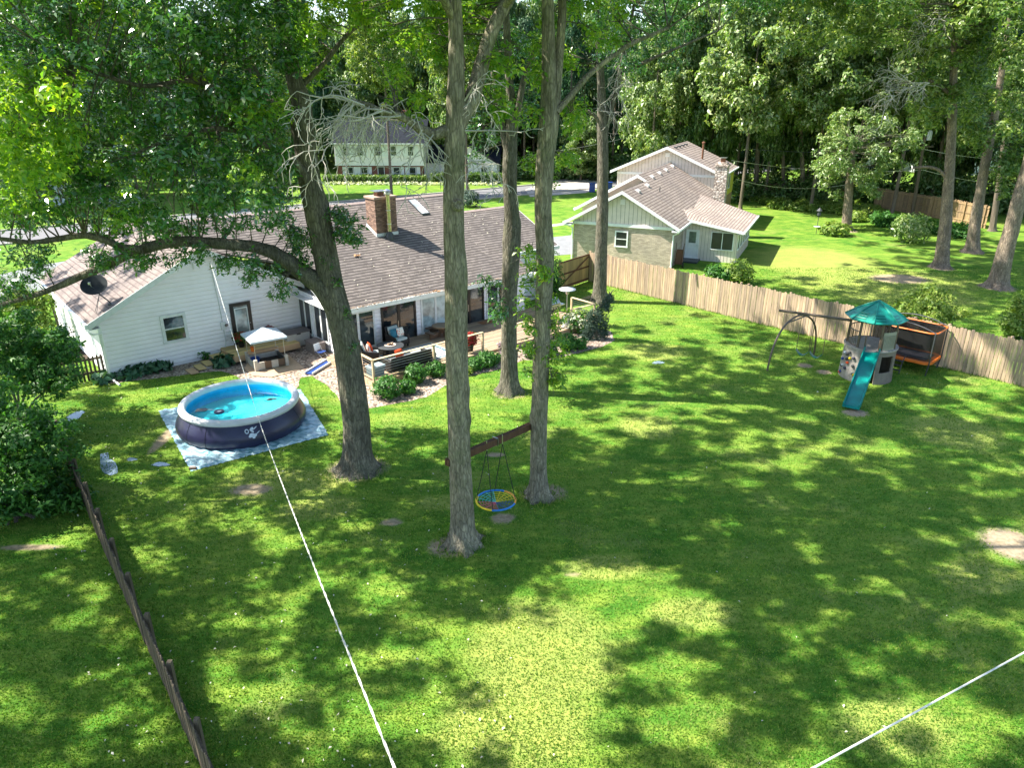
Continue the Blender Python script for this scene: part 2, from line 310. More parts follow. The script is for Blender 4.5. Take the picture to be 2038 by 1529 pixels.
    def build(s, n, m, parent=None, smooth=False, bev=0):
        me = bpy.data.meshes.new(n); me.from_pydata(s.v, [], s.f); me.update()
        if smooth: me.polygons.foreach_set('use_smooth', [True] * len(me.polygons))
        o = link(n, me, m, parent)
        if bev:
            b = o.modifiers.new('bevel', 'BEVEL'); b.width = bev; b.segments = 2; b.limit_method = 'ANGLE'
        if smooth:
            try: me.set_sharp_from_angle(angle=R(40))
            except Exception: pass
        return o
def fastmesh(n, V, k=4):               # V: (N*k,3) array of separate k-gons
    V = np.asarray(V, dtype=np.float32).reshape(-1, 3); nv = len(V); nf = nv // k
    me = bpy.data.meshes.new(n); me.vertices.add(nv); me.vertices.foreach_set('co', V.ravel())
    me.loops.add(nv); me.loops.foreach_set('vertex_index', np.arange(nv, dtype=np.int32))
    me.polygons.add(nf); me.polygons.foreach_set('loop_start', np.arange(0, nv, k, dtype=np.int32))
    me.polygons.foreach_set('loop_total', np.full(nf, k, dtype=np.int32)); me.update(calc_edges=True); return me
def rosettes(C, N, L, leaves=5, wid=.42, jit=.5):
    """leaf whorls: C centres (n,3), N facing normals (n,3), L leaf length"""
    n = len(C); C = np.repeat(C, leaves, 0); N = np.repeat(N, leaves, 0); m = len(C)
    N = N + RNG.normal(0, jit, (m, 3)); N /= np.linalg.norm(N, axis=1)[:, None] + 1e-9
    a = RNG.normal(0, 1, (m, 3)); a -= N * (a * N).sum(1)[:, None]; a /= np.linalg.norm(a, axis=1)[:, None] + 1e-9
    b = np.cross(N, a); l = (L * RNG.uniform(.4, 1.45, m))[:, None]; w_ = l * wid
    p0 = C; p2 = C + a * l - N * l * .25; mid = C + a * l * .55 + N * l * .08
    V = np.stack([p0, mid + b * w_ * .5, p2, mid - b * w_ * .5], 1)
    return V.reshape(-1, 3)
def blob_pts(c, r, n, flat=.7, shell=.5):
    d = RNG.normal(0, 1, (n, 3)); d /= np.linalg.norm(d, axis=1)[:, None]
    rr = shell + (1 - shell) * RNG.random(n) ** .6
    P = d * rr[:, None] * r; P[:, 2] *= flat
    return P + np.asarray(c), d
def up(N, k=.7):
    N = N.copy(); N[:, 2] += k; return N
# ---------------------------------------------------------------- frames of the two houses
HA = R(49.5); HC = Vector((-10.8, 35.2, 0)); EU = Vector((math.sin(HA), math.cos(HA), 0)); EV = Vector((-math.cos(HA), math.sin(HA), 0))
NA = R(114); NC = G(1333.5, 535); NU = Vector((math.sin(NA), math.cos(NA), 0)); NV = Vector((-math.cos(NA), math.sin(NA), 0))
def hl(x, y, z=0.0): p = G(x, y, z) - HC; return Vector((p.dot(EU), p.dot(EV), z))      # pixel -> house-local
def nl(x, y, z=0.0): p = G(x, y, z) - NC; return Vector((p.dot(NU), p.dot(NV), z))
def hw(u, v, z=0.0): return HC + EU * u + EV * v + Vector((0, 0, z))                       # house-local -> world
def nw(u, v, z=0.0): return NC + NU * u + NV * v + Vector((0, 0, z))
HR, NR = R(90) - HA, R(90) - NA
# ================================================================ SETTING
def st(o): o['kind'] = 'structure'; return o
def lawn():
    xs = np.concatenate([[-400, -120], np.arange(-34, 56, .3), [120, 400]]); ys = np.concatenate([[-60, 0], np.arange(8, 72, .3), [120, 500]])
    XX, YY = np.meshgrid(xs, ys, indexing='ij'); n1, n2 = XX.shape; V = np.stack([XX, YY, np.zeros_like(XX)], -1).reshape(-1, 3)
    i, j = np.meshgrid(np.arange(n1 - 1), np.arange(n2 - 1), indexing='ij'); a = (i * n2 + j).ravel(); Fc = np.stack([a, a + n2, a + n2 + 1, a + 1], 1)
    me = bpy.data.meshes.new('lawn'); me.vertices.add(len(V)); me.vertices.foreach_set('co', V.astype(np.float32).ravel()); me.loops.add(Fc.size); me.loops.foreach_set('vertex_index', Fc.ravel().astype(np.int32))
    me.polygons.add(len(Fc)); me.polygons.foreach_set('loop_start', np.arange(0, Fc.size, 4, dtype=np.int32)); me.polygons.foreach_set('loop_total', np.full(len(Fc), 4, dtype=np.int32)); me.update(calc_edges=True)
    at = me.color_attributes.new('wear', 'FLOAT_COLOR', 'POINT'); c = np.zeros((len(V), 4), np.float32); c[:, 3] = 1
    for L, ch in ((DIRT, 0), (DRY, 1)):
        for cx, cy, ra, rb in L: d = np.sqrt(((V[:, 0] - cx) / ra) ** 2 + ((V[:, 1] - cy) / rb) ** 2); c[:, ch] = np.maximum(c[:, ch], np.clip(1.5 - d, 0, 1))
    at.data.foreach_set('color', c.ravel()); st(link('lawn', me, M['grass']))
DRY = []
def dry(px, py, rx, ry): c = G(px, py); DRY.append((c.x, c.y, rx * MPP(c), (G(px, py - ry) - G(px, py + ry)).length / 2))
def sheet(n, P, z, m, world=False, wob=0, sub=1):
    pts = [Vector((*p, 0)) if world else G(*p) for p in P]; out = []
    for i, p in enumerate(pts):
        q = pts[(i + 1) % len(pts)]; k = max(1, int((q - p).length / .35)) if wob else 1
        for j in range(k):
            a = p.lerp(q, j / k); out.append(a + Vector((random.uniform(-wob, wob), random.uniform(-wob, wob), 0)))
    b = MB(); b.add([(p.x, p.y, z) for p in out], [tuple(range(len(out)))]); o = b.build(n, m)
    if o.data.polygons[0].normal.z < 0: o.data.flip_normals()
    return st(o)
d54 = Vector((.815, .58, 0)); n54 = Vector((-.58, .815, 0)); P0 = Vector((-45, 60.5, 0))
sheet('street', [(P0 + d54 * a + n54 * b)[:2] for a, b in ((-60, -3.5), (140, -3.5), (140, 3.5), (-60, 3.5))], .008, M['asphalt'], True)
for s_ in (-3.75, 3.75):
    k = MB(); a = P0 - d54 * 60 + n54 * s_; b_ = P0 + d54 * 140 + n54 * s_
    k.prism([a - n54 * .12, b_ - n54 * .12, b_ + n54 * .12, a + n54 * .12], (0, 0, .12)); st(k.build('kerb', M['concrete']))
sheet('driveway', [(-70, 565), (60, 532), (200, 508), (262, 515), (150, 568), (0, 603), (-70, 620)], .012, M['drivew'])
sheet('driveway', [(1100, 472), (1140, 468), (1142, 506), (1060, 512), (1060, 490)], .012, M['drivew'])
sheet('driveway', [(1086, 360), (1185, 350), (1200, 372), (1165, 384), (1055, 392), (1045, 378)], .018, M['concrete'])
sheet('path', [(1080, 449), (1142, 441), (1142, 445), (1080, 454)], .012, M['concrete'])
BED = [(215, 765), (262, 759), (330, 751), (400, 743), (440, 739), (470, 748), (505, 768), (590, 775), (600, 752), (622, 748), (655, 772), (680, 802), (738, 812), (800, 802), (850, 790), (890, 766), (930, 750), (990, 737), (1040, 718), (1100, 716), (1140, 706), (1200, 690), (1224, 677), (1215, 660), (1180, 654), (1130, 650), (1000, 640), (700, 690), (590, 660), (300, 735), (215, 752)]
sheet('gravel_bed', BED, .006, M['gravel'], wob=.05)
sheet('mulch_bed', [(90, 700), (205, 640), (215, 700), (190, 720)], .008, M['mulch'], wob=.05)
sheet('patio_slab', [(486, 735), (503, 749), (540, 752), (606, 734), (572, 706), (500, 712)], .03, M['slab'])
DIRT = []
def dirt(px, py, rx, ry, z=.004, m='dirt'):
    c = G(px, py); a = rx * MPP(c); b = (G(px, py - ry) - G(px, py + ry)).length / 2; DIRT.append((c.x, c.y, a, b)); n = 44
    if m == 'dirt': return
    ph = [random.uniform(0, 6.28) for _ in range(5)]; pts = []
    for i in range(n):
        t = 2 * math.pi * i / n; r = 1 + .13 * math.sin(2 * t + ph[0]) + .1 * math.sin(3 * t + ph[1]) + .07 * math.sin(5 * t + ph[2]) + .05 * math.sin(9 * t + ph[3]) + random.uniform(-.05, .05)
        pts.append((c.x + a * r * math.cos(t), c.y + b * r * math.sin(t), z))
    q = MB(); q.add(pts, [tuple(range(n))]); return st(q.build('dirt_patch', M[m]))
for a in [(712, 933, 62, 26), (902, 1088, 56, 22), (1082, 982, 48, 20), (1015, 784, 36, 11), (1000, 1032, 28, 12), (780, 1040, 24, 10), (2020, 1085, 66, 32), (1602, 728, 18, 5),
          (1640, 741, 17, 5), (1702, 822, 28, 8), (500, 975, 46, 12), (332, 868, 16, 34), (1190, 597, 34, 10), (1684, 458, 20, 5), (1985, 572, 34, 8), (1872, 533, 24, 6),
          (1330, 575, 30, 6), (1140, 1145, 14, 5), (1310, 1060, 10, 4), (500, 820, 9, 4), (985, 905, 22, 6), (300, 1180, 10, 26), (60, 1090, 70, 7), (1790, 555, 60, 9)]: dirt(*a)
for a in [(1080, 1300, 150, 110), (1020, 1450, 160, 90), (1200, 1130, 90, 25), (560, 960, 120, 30), (640, 1010, 80, 24), (1290, 850, 60, 24), (880, 1000, 60, 14), (1780, 1450, 120, 60), (1750, 560, 180, 26), (1300, 700, 70, 16), (1900, 860, 90, 30), (1620, 520, 120, 30), (1800, 590, 140, 20), (1380, 1220, 90, 30), (1950, 1150, 90, 30)]: dry(*a)
lawn()
sheet('puddle', [(196, 905), (212, 902), (228, 922), (232, 944), (218, 948), (204, 932)], .008, M['skin'], wob=.07)
for p in [(150, 828, 14, 8), (1310, 722, 12, 3), (262, 915, 10, 3), (320, 925, 16, 4)]: dirt(*p, z=.009, m='skin').name = 'puddle'
# ---------------------------------------------------------------- house builders
def lap(b, P, normal, z0, z1, lim, h=.19, t=.034):
    """lap siding on a wall: P(s) -> local point at distance s, lim(z) -> (s0,s1)"""
    z = z0; nrm = Vector(normal)
    while z < z1 - .01:
        zt = min(z + h, z1); a0, a1 = lim(z); b0, b1 = lim(zt)
        if a1 - a0 > .02:
            if b1 < b0: b0 = b1 = (b0 + b1) / 2
            lp = min(.034, h * .2); p = [P(a0) + Vector((0, 0, z + lp)) + nrm * t, P(a1) + Vector((0, 0, z + lp)) + nrm * t, P(b1) + Vector((0, 0, zt)) + nrm * .004, P(b0) + Vector((0, 0, zt)) + nrm * .004]
            q = [P(a0) + Vector((0, 0, z)) + nrm * .002, P(a1) + Vector((0, 0, z)) + nrm * .002]
            b.quad(*p); b.quad(q[0], q[1], p[1], p[0])
        z = zt
def window(par, P, ax, n, w, h, m='glass', cols=1, rows=1, fr=.07, fm='white', name='window', proud=.05, pn='pane', tw=.05):
    """framed window: P centre, ax unit along wall, n outward normal"""
    P, ax, n = Vector(P), Vector(ax), Vector(n); Z = Vector((0, 0, 1)); b = MB()
    def bar(s0, s1, z0, z1, d0, d1):
        c = [P + ax * s + Z * z + n * d for d in (d0, d1) for s, z in ((s0, z0), (s1, z0), (s1, z1), (s0, z1))]
        b.add(c, [(0, 3, 2, 1), (4, 5, 6, 7), (0, 1, 5, 4), (1, 2, 6, 5), (2, 3, 7, 6), (3, 0, 4, 7)])
    W2, H2 = w / 2, h / 2
    bar(-W2, W2, H2 - fr, H2, .0, proud); bar(-W2 - .02, W2 + .02, -H2, -H2 + fr, .0, proud + .03)
    bar(-W2, -W2 + fr, -H2 + fr, H2 - fr, .0, proud); bar(W2 - fr, W2, -H2 + fr, H2 - fr, .0, proud)
    for i in range(1, cols):
        s = -W2 + w * i / cols; bar(s - tw / 2, s + tw / 2, -H2 + fr, H2 - fr, .012, proud - .006)
    for i in range(1, rows):
        z = -H2 + h * i / rows
        for c_ in range(cols):
            s0 = -W2 + fr if c_ == 0 else -W2 + w * c_ / cols + tw / 2; s1 = W2 - fr if c_ == cols - 1 else -W2 + w * (c_ + 1) / cols - tw / 2
            bar(s0, s1, z - tw / 2, z + tw / 2, .012, proud - .01)
    o = b.build(name, M[fm], par)
    g_ = MB(); c = [P + ax * s + Z * z + n * .02 for s, z in ((-W2 + fr - .01, -H2 + fr - .01), (W2 - fr + .01, -H2 + fr - .01), (W2 - fr + .01, H2 - fr + .01), (-W2 + fr - .01, H2 - fr + .01))]
    g_.quad(*c); g_.build(pn, M[m], o); return o
def slab(pts, th=.1):                  # roof slab, thickened downwards
    b = MB(); b.prism(pts, (0, 0, -th)); return b
X, Y, Z = Vector((1, 0, 0)), Vector((0, 1, 0)), Vector((0, 0, 1))
# ---------------------------------------------------------------- main house
mh = thing('white_house', 'white sided single storey house with brown shingle roof behind the wooden deck', 'house', HC, HR)
ZE, PM = 2.45, .45; zr = lambda v: ZE + PM * (v + 4.75)        # main roof plane
VR, VR2, UE = 2.75, 0.9, 11.55
GX0, GX1, GA, GZ, GAZ = -8.9, 0.0, -4.4, 2.62, 5.02              # gable wing
VG = -.5
b = MB()
def glim(z):
    if z < GZ: return (GX0, GX1)
    k = (z - GZ) / (GAZ - GZ); return (GX0 + (GA - GX0) * k, 1.0 if False else max(GX0, GA + (4.4 + .0) * (1 - k)))
lap(b, lambda s: Vector((s, VG, 0)), (0, -1, 0), .12, GAZ - .05, glim)
b.build('gable_wall', M['siding'], mh)
b = MB(); b.box(GX0 + .02, GX1, VG + .002, 9.5, 0, GZ); b.prism([(GX0, VG + .002, GZ), (0, VG + .002, GZ), (GA, VG + .002, GAZ - .04)], (0, 9.5, 0)); b.build('wing_wall', M['siding'], mh)
b = MB(); lap(b, lambda s: Vector((GX0, s, 0)), (-1, 0, 0), .12, GZ, lambda z: (VG, 9.5)); b.build('side_wall', M['siding'], mh)
b = MB(); lap(b, lambda s: Vector((0, s, 0)), (-1, 0, 0), .12, 2.5, lambda z: (-4.5, VG)); b.build('side_wall', M['siding'], mh)
b = MB(); b.box(.002, UE - .3, -4.498, 8, .0, 2.45); b.box(UE - .3, 14.6, -2.6, 6, 0, 3.0); b.build('main_wall', M['white'], mh)
b = MB(); lap(b, lambda s: Vector((s, -4.5, 0)), (0, -1, 0), .1, 2.4, lambda z: (0, UE - .3)); b.build('rear_wall', M['siding'], mh)
b = MB(); lap(b, lambda s: Vector((s, -2.602, 0)), (0, -1, 0), .1, 2.95, lambda z: (UE - .3, 14.6)); b.build('garage_wall', M['siding'], mh)
# roof: one front plane, stepped at eave and ridge
U0, U2, UR = -.45, 15.05, 11.2
b = MB()
P = lambda u, v: (u, v, zr(v))
b.prism([P(U0, -4.9), P(UE, -4.9), P(UE, -3.15), P(U2, -3.15), P(U2, VR2), P(UR, VR2), P(UR, VR), P(-4.4, VR), P(-4.4, .75), P(U0, -1.4)], (0, 0, -.09))
b.prism([(-4.4, VR, zr(VR) + .0), (UR, VR, zr(VR)), (UR, 10, zr(VR) - (10 - VR) * PM), (-4.4, 10, zr(VR) - (10 - VR) * PM)], (0, 0, -.09))
b.prism([(UR, VR2, zr(VR2)), (U2, VR2, zr(VR2)), (U2, 7, zr(VR2) - (7 - VR2) * PM), (UR, 7, zr(VR2) - (7 - VR2) * PM)], (0, 0, -.09))
rf = b.build('roof', M['roofx'], mh)
b = MB()
for u0, u1, v in ((-4.4, UR, VR), (UR, U2, VR2)): b.prism([(u0, v - .16, zr(v) - .05), (u0, v, zr(v) + .035), (u0, v + .16, zr(v) - .05)], (u1 - u0, 0, 0))
b.build('ridge_cap', mat('ridge_cap_shingle', (.33, .26, .24), .9, .2, 5), rf)
# gable at the ridge step
b = MB(); b.prism([(UR - .02, VR2, zr(VR2)), (UR - .02, VR, zr(VR) - .1), (UR - .02, VR + 2, zr(VR) - 1)], (.02, 0, 0)); b.build('ridge_step_wall', M['siding'], mh)
# wing roof
ps = (GAZ + .12 - 2.66) / (GA - (GX0 - .42)); VE = 9.6
zw = lambda u: GAZ + .14 - ps * abs(u - GA)
b = MB()
b.prism([(GX0 - .42, VG - .42, zw(GX0 - .42)), (GA, VG - .42, zw(GA)), (GA, VE, zw(GA)), (GX0 - .42, VE, zw(GX0 - .42))], (0, 0, -.09))
uR = .15
b.prism([(GA, VG - .42, zw(GA)), (uR, VG - .42, zw(uR)), (uR, .4, zw(uR)), (GA, 3.0, zw(GA))], (0, 0, -.09))
b.build('wing_roof', M['roofy'], mh)
b = MB()                                # fascias and gutters
b.box(U0 - .02, UE + .02, -5.02, -4.905, ZE - .25, ZE - .05); b.build('gutter', M['white'], mh); b = MB()
b.box(UE, U2 + .02, -3.27, -3.155, zr(-3.15) - .22, zr(-3.15) - .02); b.build('gutter', M['white'], mh); b = MB()
b.box(GX0 - .55, GX0 - .43, VG - .44, VE, zw(GX0 - .42) - .2, zw(GX0 - .42) - .02); b.build('gutter', M['white'], mh)
b = MB()
b.prism([(GX0 - .43, VG - .45, zw(GX0 - .42) - .27), (GX0 - .43, VG - .45, zw(GX0 - .42) + .01), (GA, VG - .45, zw(GA) + .015), (uR, VG - .45, zw(uR) + .01), (uR, VG - .45, zw(uR) - .25), (GA, VG - .45, zw(GA) - .22)], (0, .025, 0)); b.build('fascia', M['trim'], mh); b = MB()
b.prism([(U0 - .03, -4.9, ZE - .27), (U0 - .03, -4.9, zr(-4.9) + .01), (U0 - .03, -1.2, zr(-1.2) + .01), (U0 - .03, -1.2, zr(-1.2) - .25)], (.028, 0, 0)); b.build('fascia', M['trim'], mh); b = MB()
b.prism([(U2, -3.15, zr(-3.15) - .2), (U2, -3.15, zr(-3.15) + .01), (U2, VR2, zr(VR2) + .01), (U2, VR2, zr(VR2) - .22)], (.028, 0, 0))
b.build('fascia', M['trim'], mh)
b = MB(); b.box(GX0 - .4, GX0, VG - .4, VE, 2.40, 2.43); b.build('soffit', M['white'], mh); b = MB(); b.box(-.4, -.0, -4.9, VG, 2.28, 2.31); b.box(-.002, UE, -4.9, -4.5, 2.30, 2.33)
b.build('soffit', M['white'], mh)
for q_ in ((GX0 + .01, GX0 + .09, VG - .045, VG, .12, GZ), (GX0 - .045, GX0 + .008, VG - .04, VG + .08, .12, GZ), (-.045, -.005, -4.53, -4.46, .12, 2.4), (-.08, -.0, VG - .05, VG - .01, .12, 2.5)): b = MB(); b.box(*q_); b.build('corner_trim', M['white'], mh)
b = MB(); dx = GX0 + .05; b.tube([(GX0 - .48, VG - .46, 2.35), (GX0 - .3, VG - .35, 2.2), (dx, VG - .1, 2.1), (dx, VG - .1, .15), (dx + .05, VG - .5, .06), (dx + .1, VG - 1.0, .05)], .045, 6)
b.build('downspout', M['white'], mh)
# windows of the gable wall
window(mh, (-5.95, VG - .02, 1.74), X, -Y, 1.08, 1.3, 'glass', 1, 2, .13, 'trim')
b = MB(); b.box(-4.75, -4.35, VG - .07, VG - .01, 4.18, 4.5)
for k in range(5): b.obox((-4.55, VG - .09, 4.22 + k * .06), .36, .03, .03)
b.build('gable_vent', M['siding'], mh)
# black-framed door
dr = window(mh, (-2.95, VG - .02, 1.36), X, -Y, .98, 2.05, 'glassb', 1, 1, .16, 'black', 'door', .06)
b = MB(); b.box(-3.26, -3.22, VG - .11, VG - .08, .6, 2.1); b.box(-2.68, -2.64, VG - .11, VG - .08, .6, 2.1); b.box(-3.26, -2.64, VG - .11, VG - .08, 2.1, 2.14); b.box(-3.26, -2.64, VG - .11, VG - .08, .56, .6); b.build('screen_frame', M['white'], dr)
b = MB(); b.ell((-2.6, VG - .13, 1.35), .03, .03, .03, 8, 5); b.build('handle', M['metal'], dr)
b = MB(); b.box(-3.95, -3.72, VG - .12, VG - .02, 1.25, 1.62); b.tube([(-3.84, VG - .06, 1.62), (-3.88, VG - .05, 2.6), (-4.0, VG - .05, 4.4)], .022, 6); b.tube([(-3.84, VG - .06, 1.25), (-3.83, VG - .06, .7), (-3.95, VG - .06, .1)], .022, 6)
em = b.build('electric_meter', M['trim'], mh)
b = MB(); b.lathe([(.001, 0), (.075, 0), (.075, .06), (.05, .09), (.001, .09)], (0, 0), 14); o = b.build('meter_dial', M['glass'], em, True); o.location = (-3.72, VG - .12, 1.45); o.rotation_euler = (R(90), 0, 0)
# side wall windows (face left)
for vc in (-1.1, -2.78): window(mh, (-.02, vc, 1.3), -Y, -X, 1.35, 1.75, 'screen', 2, 1, .07, 'white', tw=.12)
# rear wall windows and sliding doors
window(mh, (.95, -4.52, 1.15), X, -Y, 1.75, 1.85, 'glass', 2, 1, .09, 'trim', tw=.12)
def slider(u, w_, nm='sliding_door'):
    d = window(mh, (u, -4.52, 1.16), X, -Y, w_, 2.1, 'glass', 2, 1, .1, 'black', nm, .06, tw=.14)
    b = MB(); b.box(u - .09, u - .07, -4.6, -4.585, .9, 1.25); b.build('handle', M['metal'], d); return d
slider(3.15, 1.95)
window(mh, (5.3, -4.52, 1.18), X, -Y, 1.75, 1.85, 'glassb', 2, 1, .09, 'trim', tw=.12)
slider(7.4, 1.95)
window(mh, (9.35, -4.52, 1.2), X, -Y, 1.6, 1.75, 'glass', 2, 1, .08, 'trim', tw=.1)
# skylight
b = MB()
def onroof(px, py):
    z = 5.0
    for _ in range(80): p = hl(px, py, z); z += .15 * (zr(p.y) - z)
    return (p.x, p.y)
q0, q1 = onroof(812, 401), onroof(856, 427); sk0 = [(q0[0], q0[1]), (q1[0], q0[1]), (q1[0], q1[1]), (q0[0], q1[1])]; print('SKY', sk0, onroof(831, 401), onroof(837, 429))
b.prism([(u, v, zr(v) + .09) for u, v in sk0], (0, 0, -.1)); s_ = b.build('skylight', M['dgrey'], rf)
b = MB(); b.quad(*[(u + (.03 if u == q0[0] else -.03), v + (.04 if v == q1[1] else -.04), zr(v + (.04 if v == q1[1] else -.04)) + .096) for u, v in sk0][::-1]); b.build('pane', M['skyl'], s_)
# chimney
b = MB(); cu0, cu1, cv0, cv1 = 4.74, 6.0, -.25, .7
b.box(cu0, cu1, cv0, cv1, 3.9, 6.35); ch = b.build('chimney', M['brickr'], rf)
b = MB(); b.box(cu0 - .06, cu1 + .06, cv0 - .06, cv1 + .06, 6.35, 6.47); b.build('chimney_cap', mat('chimney_crown', (.36, .25, .2), .8, .2, 6), ch, bev=.02)
b = MB(); b.box(cu0 - .03, cu1 + .03, cv0 - .035, cv1 + .03, zr(cv0) - .15, zr(cv0) + .14); b.prism([(cu0 - .04, cv0 - .03, zr(cv0) - .1), (cu0 - .04, cv0 - .03, zr(cv0) + .14), (cu0 - .04, cv1, zr(cv1) + .14), (cu0 - .04, cv1, zr(cv1) - .1)], (.03, 0, 0)); b.build('flashing', M['trim'], ch)
b = MB(); b.box(cu0 + .35, cu0 + .75, cv0 + .3, cv0 + .65, 6.47, 6.66); fl = b.build('flue', M['copper'], ch)
b = MB(); b.box(cu0 + .2, cu0 + .9, cv0 + .15, cv0 + .8, 6.7, 6.73); b.build('flue_cap', M['metal'], fl)
b = MB(); pu, pv = 5.35, -.52; b.lathe([(.12, 0), (.12, 1.9)], (pu, pv, zr(pv) + .35), 16); vp = b.build('vent_pipe', M['steel'], rf, True)
b = MB(); b.lathe([(.22, -.15), (.24, .05), (.2, .2), (.13, .3), (.125, .36)], (pu, pv, zr(pv)), 16); b.build('boot', M['dgrey'], vp, True)
b = MB(); b.lathe([(.13, 0), (.17, .03), (.17, .12), (.13, .15), (.2, .22), (.05, .3)], (pu, pv, zr(pv) + 2.22), 16); b.build('vent_hood', M['metal'], vp, True)
for k in (.75, 1.45):
    b = MB(); b.lathe([(.125, -.02), (.135, -.02), (.135, .02), (.125, .02)], (pu, pv, zr(pv) + k), 16); b.build('pipe_band', M['metal'], vp)
# satellite dish standing on the wing roof
zb = 3.0
for _ in range(80): dl = hl(222, 604, zb); zb += .15 * (zw(dl.x) + .02 - zb)
sd = thing('satellite_dish', 'dark satellite dish on the left rake of the white house roof', 'satellite dish', hw(dl.x, dl.y, zb))
b = MB(); b.tube([(0, 0, -.05), (-.12, 0, .12), (-.45, .05, .38), (-.58, .05, .72)], .028, 7); b.tube([(-.45, .05, .4), (-.55, -.35, -.25)], .012, 5); b.tube([(-.45, .05, .4), (-.42, -.5, -.28)], .012, 5); b.box(-.12, .12, -.1, .1, -.06, .0); b.build('mast', M['dgrey'], sd)
b = MB(); b.lathe([(.001, 0), (.12, .012), (.25, .045), (.34, .085), (.345, .095), (.25, .06), (.12, .025), (.001, .015)], (0, 0), 28, cap=False); o = b.build('reflector', mat('matt_charcoal', (.02, .025, .028), .8, .2, 4, spec=.1), sd, True); o.location = (-.58, .05, .72); o.rotation_euler = (R(38), R(14), 0); o.scale = (1.5, 1.5, 1.2)
b = MB(); b.tube([(-.55, .05, .6), (-.6, -.15, .75), (-.62, -.2, .9)], .014, 6); b.box(-.66, -.58, -.25, -.18, .86, .95); b.build('feed_arm', M['metal'], sd)
for (px, py) in ((711, 510), (868, 565)):
    p = hl(px, py, zr(-1.5) if py < 540 else zr(-4)); b = MB()
    for k in range(9): b.obox((random.uniform(-.16, .16), random.uniform(-.12, .12), random.uniform(.02, .08)), .12, .05, .01, random.uniform(0, 3), random.uniform(-.5, .5), random.uniform(-.5, .5))
    o = b.build('leaf_litter', mat('dry_leaf', (.45, .25, .12), .9, .3, 5)); o.location = hw(p.x, p.y, zr(p.y) + .01); tag(o, 'dry brown leaf clump lying on the main roof ' + ('below the chimney' if py < 540 else 'near its eave'), 'dry leaves')
# ---------------------------------------------------------------- neighbour's brick house
nh = thing('brick_house', 'tan brick and beige board house with brown roof beyond the long wooden fence', 'house', NC, NR)
b = MB(); b.box(-7.2, 0, 0, 11, 0, 2.72); b.build('brick_wall', M['brickt'], nh)
def battens(b, P, s0, s1, z0, zt, st_, nrm, wd=.035, t=.02):
    s = s0 + st_ / 2; nrm = Vector(nrm)
    while s < s1:
        a = P(s - wd / 2); c = P(s + wd / 2); z1 = zt(s)
        if z1 > z0 + .05: b.prism([a + Z * z0, c + Z * z0, c + Z * z1, a + Z * z1], nrm * t)
        s += st_
gl = lambda s: 2.9 + (3.6 - abs(s + 3.6)) * .56 if True else 0
b = MB(); b.prism([(-7.2, -.03, 2.74), (0, -.03, 2.74), (0, -.03, 2.88), (-3.6, -.03, 4.9), (-7.2, -.03, 2.88)], (0, .2, 0)); b.build('gable_wall', M['beige'], nh)
b = MB(); battens(b, lambda s: Vector((s, -.03, 0)), -7.2, 0, 2.86, lambda s: 2.84 + (3.6 - abs(s + 3.6)) * .55, .3, (0, -1, 0), .022, .012); b.build('board_grooves', M['groove'], nh)
b = MB(); b.box(-7.25, .05, -.1, -.0, 2.66, 2.86); b.build('frieze_board', M['white'], nh)
NP = .56; ez = 2.86; zn = lambda u: ez + NP * (.52 - u); RU, MU = -3.6, -4.35; zl = lambda u, ru: zn(ru) - NP * (ru - u)
b = MB()
b.prism([(.52, -.5, zn(.52)), (.52, 18, zn(.52)), (MU, 18, zn(MU)), (MU, 6.6, zn(MU)), (RU, 6.6, zn(RU)), (RU, -.5, zn(RU))], (0, 0, -.1))
b.prism([(RU, -.5, zn(RU)), (RU, 6.6, zn(RU)), (-7.75, 6.6, zl(-7.75, RU)), (-7.75, -.5, zl(-7.75, RU))], (0, 0, -.1))
b.prism([(MU, 6.3, zn(MU)), (MU, 18, zn(MU)), (-9.35, 18, zl(-9.35, MU)), (-9.35, 6.3, zl(-9.35, MU))], (0, 0, -.1))
nr = b.build('roof', M['roofn'], nh)
b = MB()
b.prism([(-7.77, -.53, zl(-7.75, RU) - .22), (-7.77, -.53, zl(-7.75, RU) + .01), (RU, -.53, zn(RU) + .01), (.54, -.53, zn(.52) + .01), (.54, -.53, zn(.52) - .22), (RU, -.53, zn(RU) - .22)], (0, .03, 0))
b.box(.52, .64, -.5, 3.0, ez - .16, ez - .02); b.box(-7.88, -7.76, -.5, 6.6, zl(-7.75, RU) - .16, zl(-7.75, RU) - .02)
b.prism([(-9.37, 6.27, zl(-9.35, MU) - .22), (-9.37, 6.27, zl(-9.35, MU) + .01), (MU, 6.27, zn(MU) + .01), (MU + .9, 6.27, zn(MU + .9) + .01), (MU + .9, 6.27, zn(MU + .9) - .18), (MU, 6.27, zn(MU) - .22)], (0, .03, 0))
b.box(-9.48, -9.36, 6.3, 18, zl(-9.35, MU) - .16, zl(-9.35, MU) - .02)
b.box(-7.75, -7.2, -.5, -.0, 2.6, 2.7); b.box(0.0, .5, -.5, .0, 2.6, 2.7)
b.build('fascia', M['white'], nh)
b = MB(); b.box(-8.9, -7.2, 6.9, 18, 0, 2.6); b.prism([(-8.9, 6.9, 2.6), (-2.9, 6.9, 2.6), (MU, 6.9, zn(MU) - .12), (-8.9, 6.9, 2.75)], (0, .2, 0)); b.build('middle_wall', M['beige'], nh)
b = MB(); b.tube([(.55, -.3, 2.72), (.4, -.2, 2.5), (.06, -.07, 2.35), (.06, -.07, .2), (.06, -.5, .06)], .05, 6); b.build('downspout', M['white'], nh); b = MB(); b.tube([(-7.8, -.3, 2.72), (-7.5, -.2, 2.5), (-7.26, -.07, 2.35), (-7.26, -.07, .1)], .05, 6); b.build('downspout', M['white'], nh)
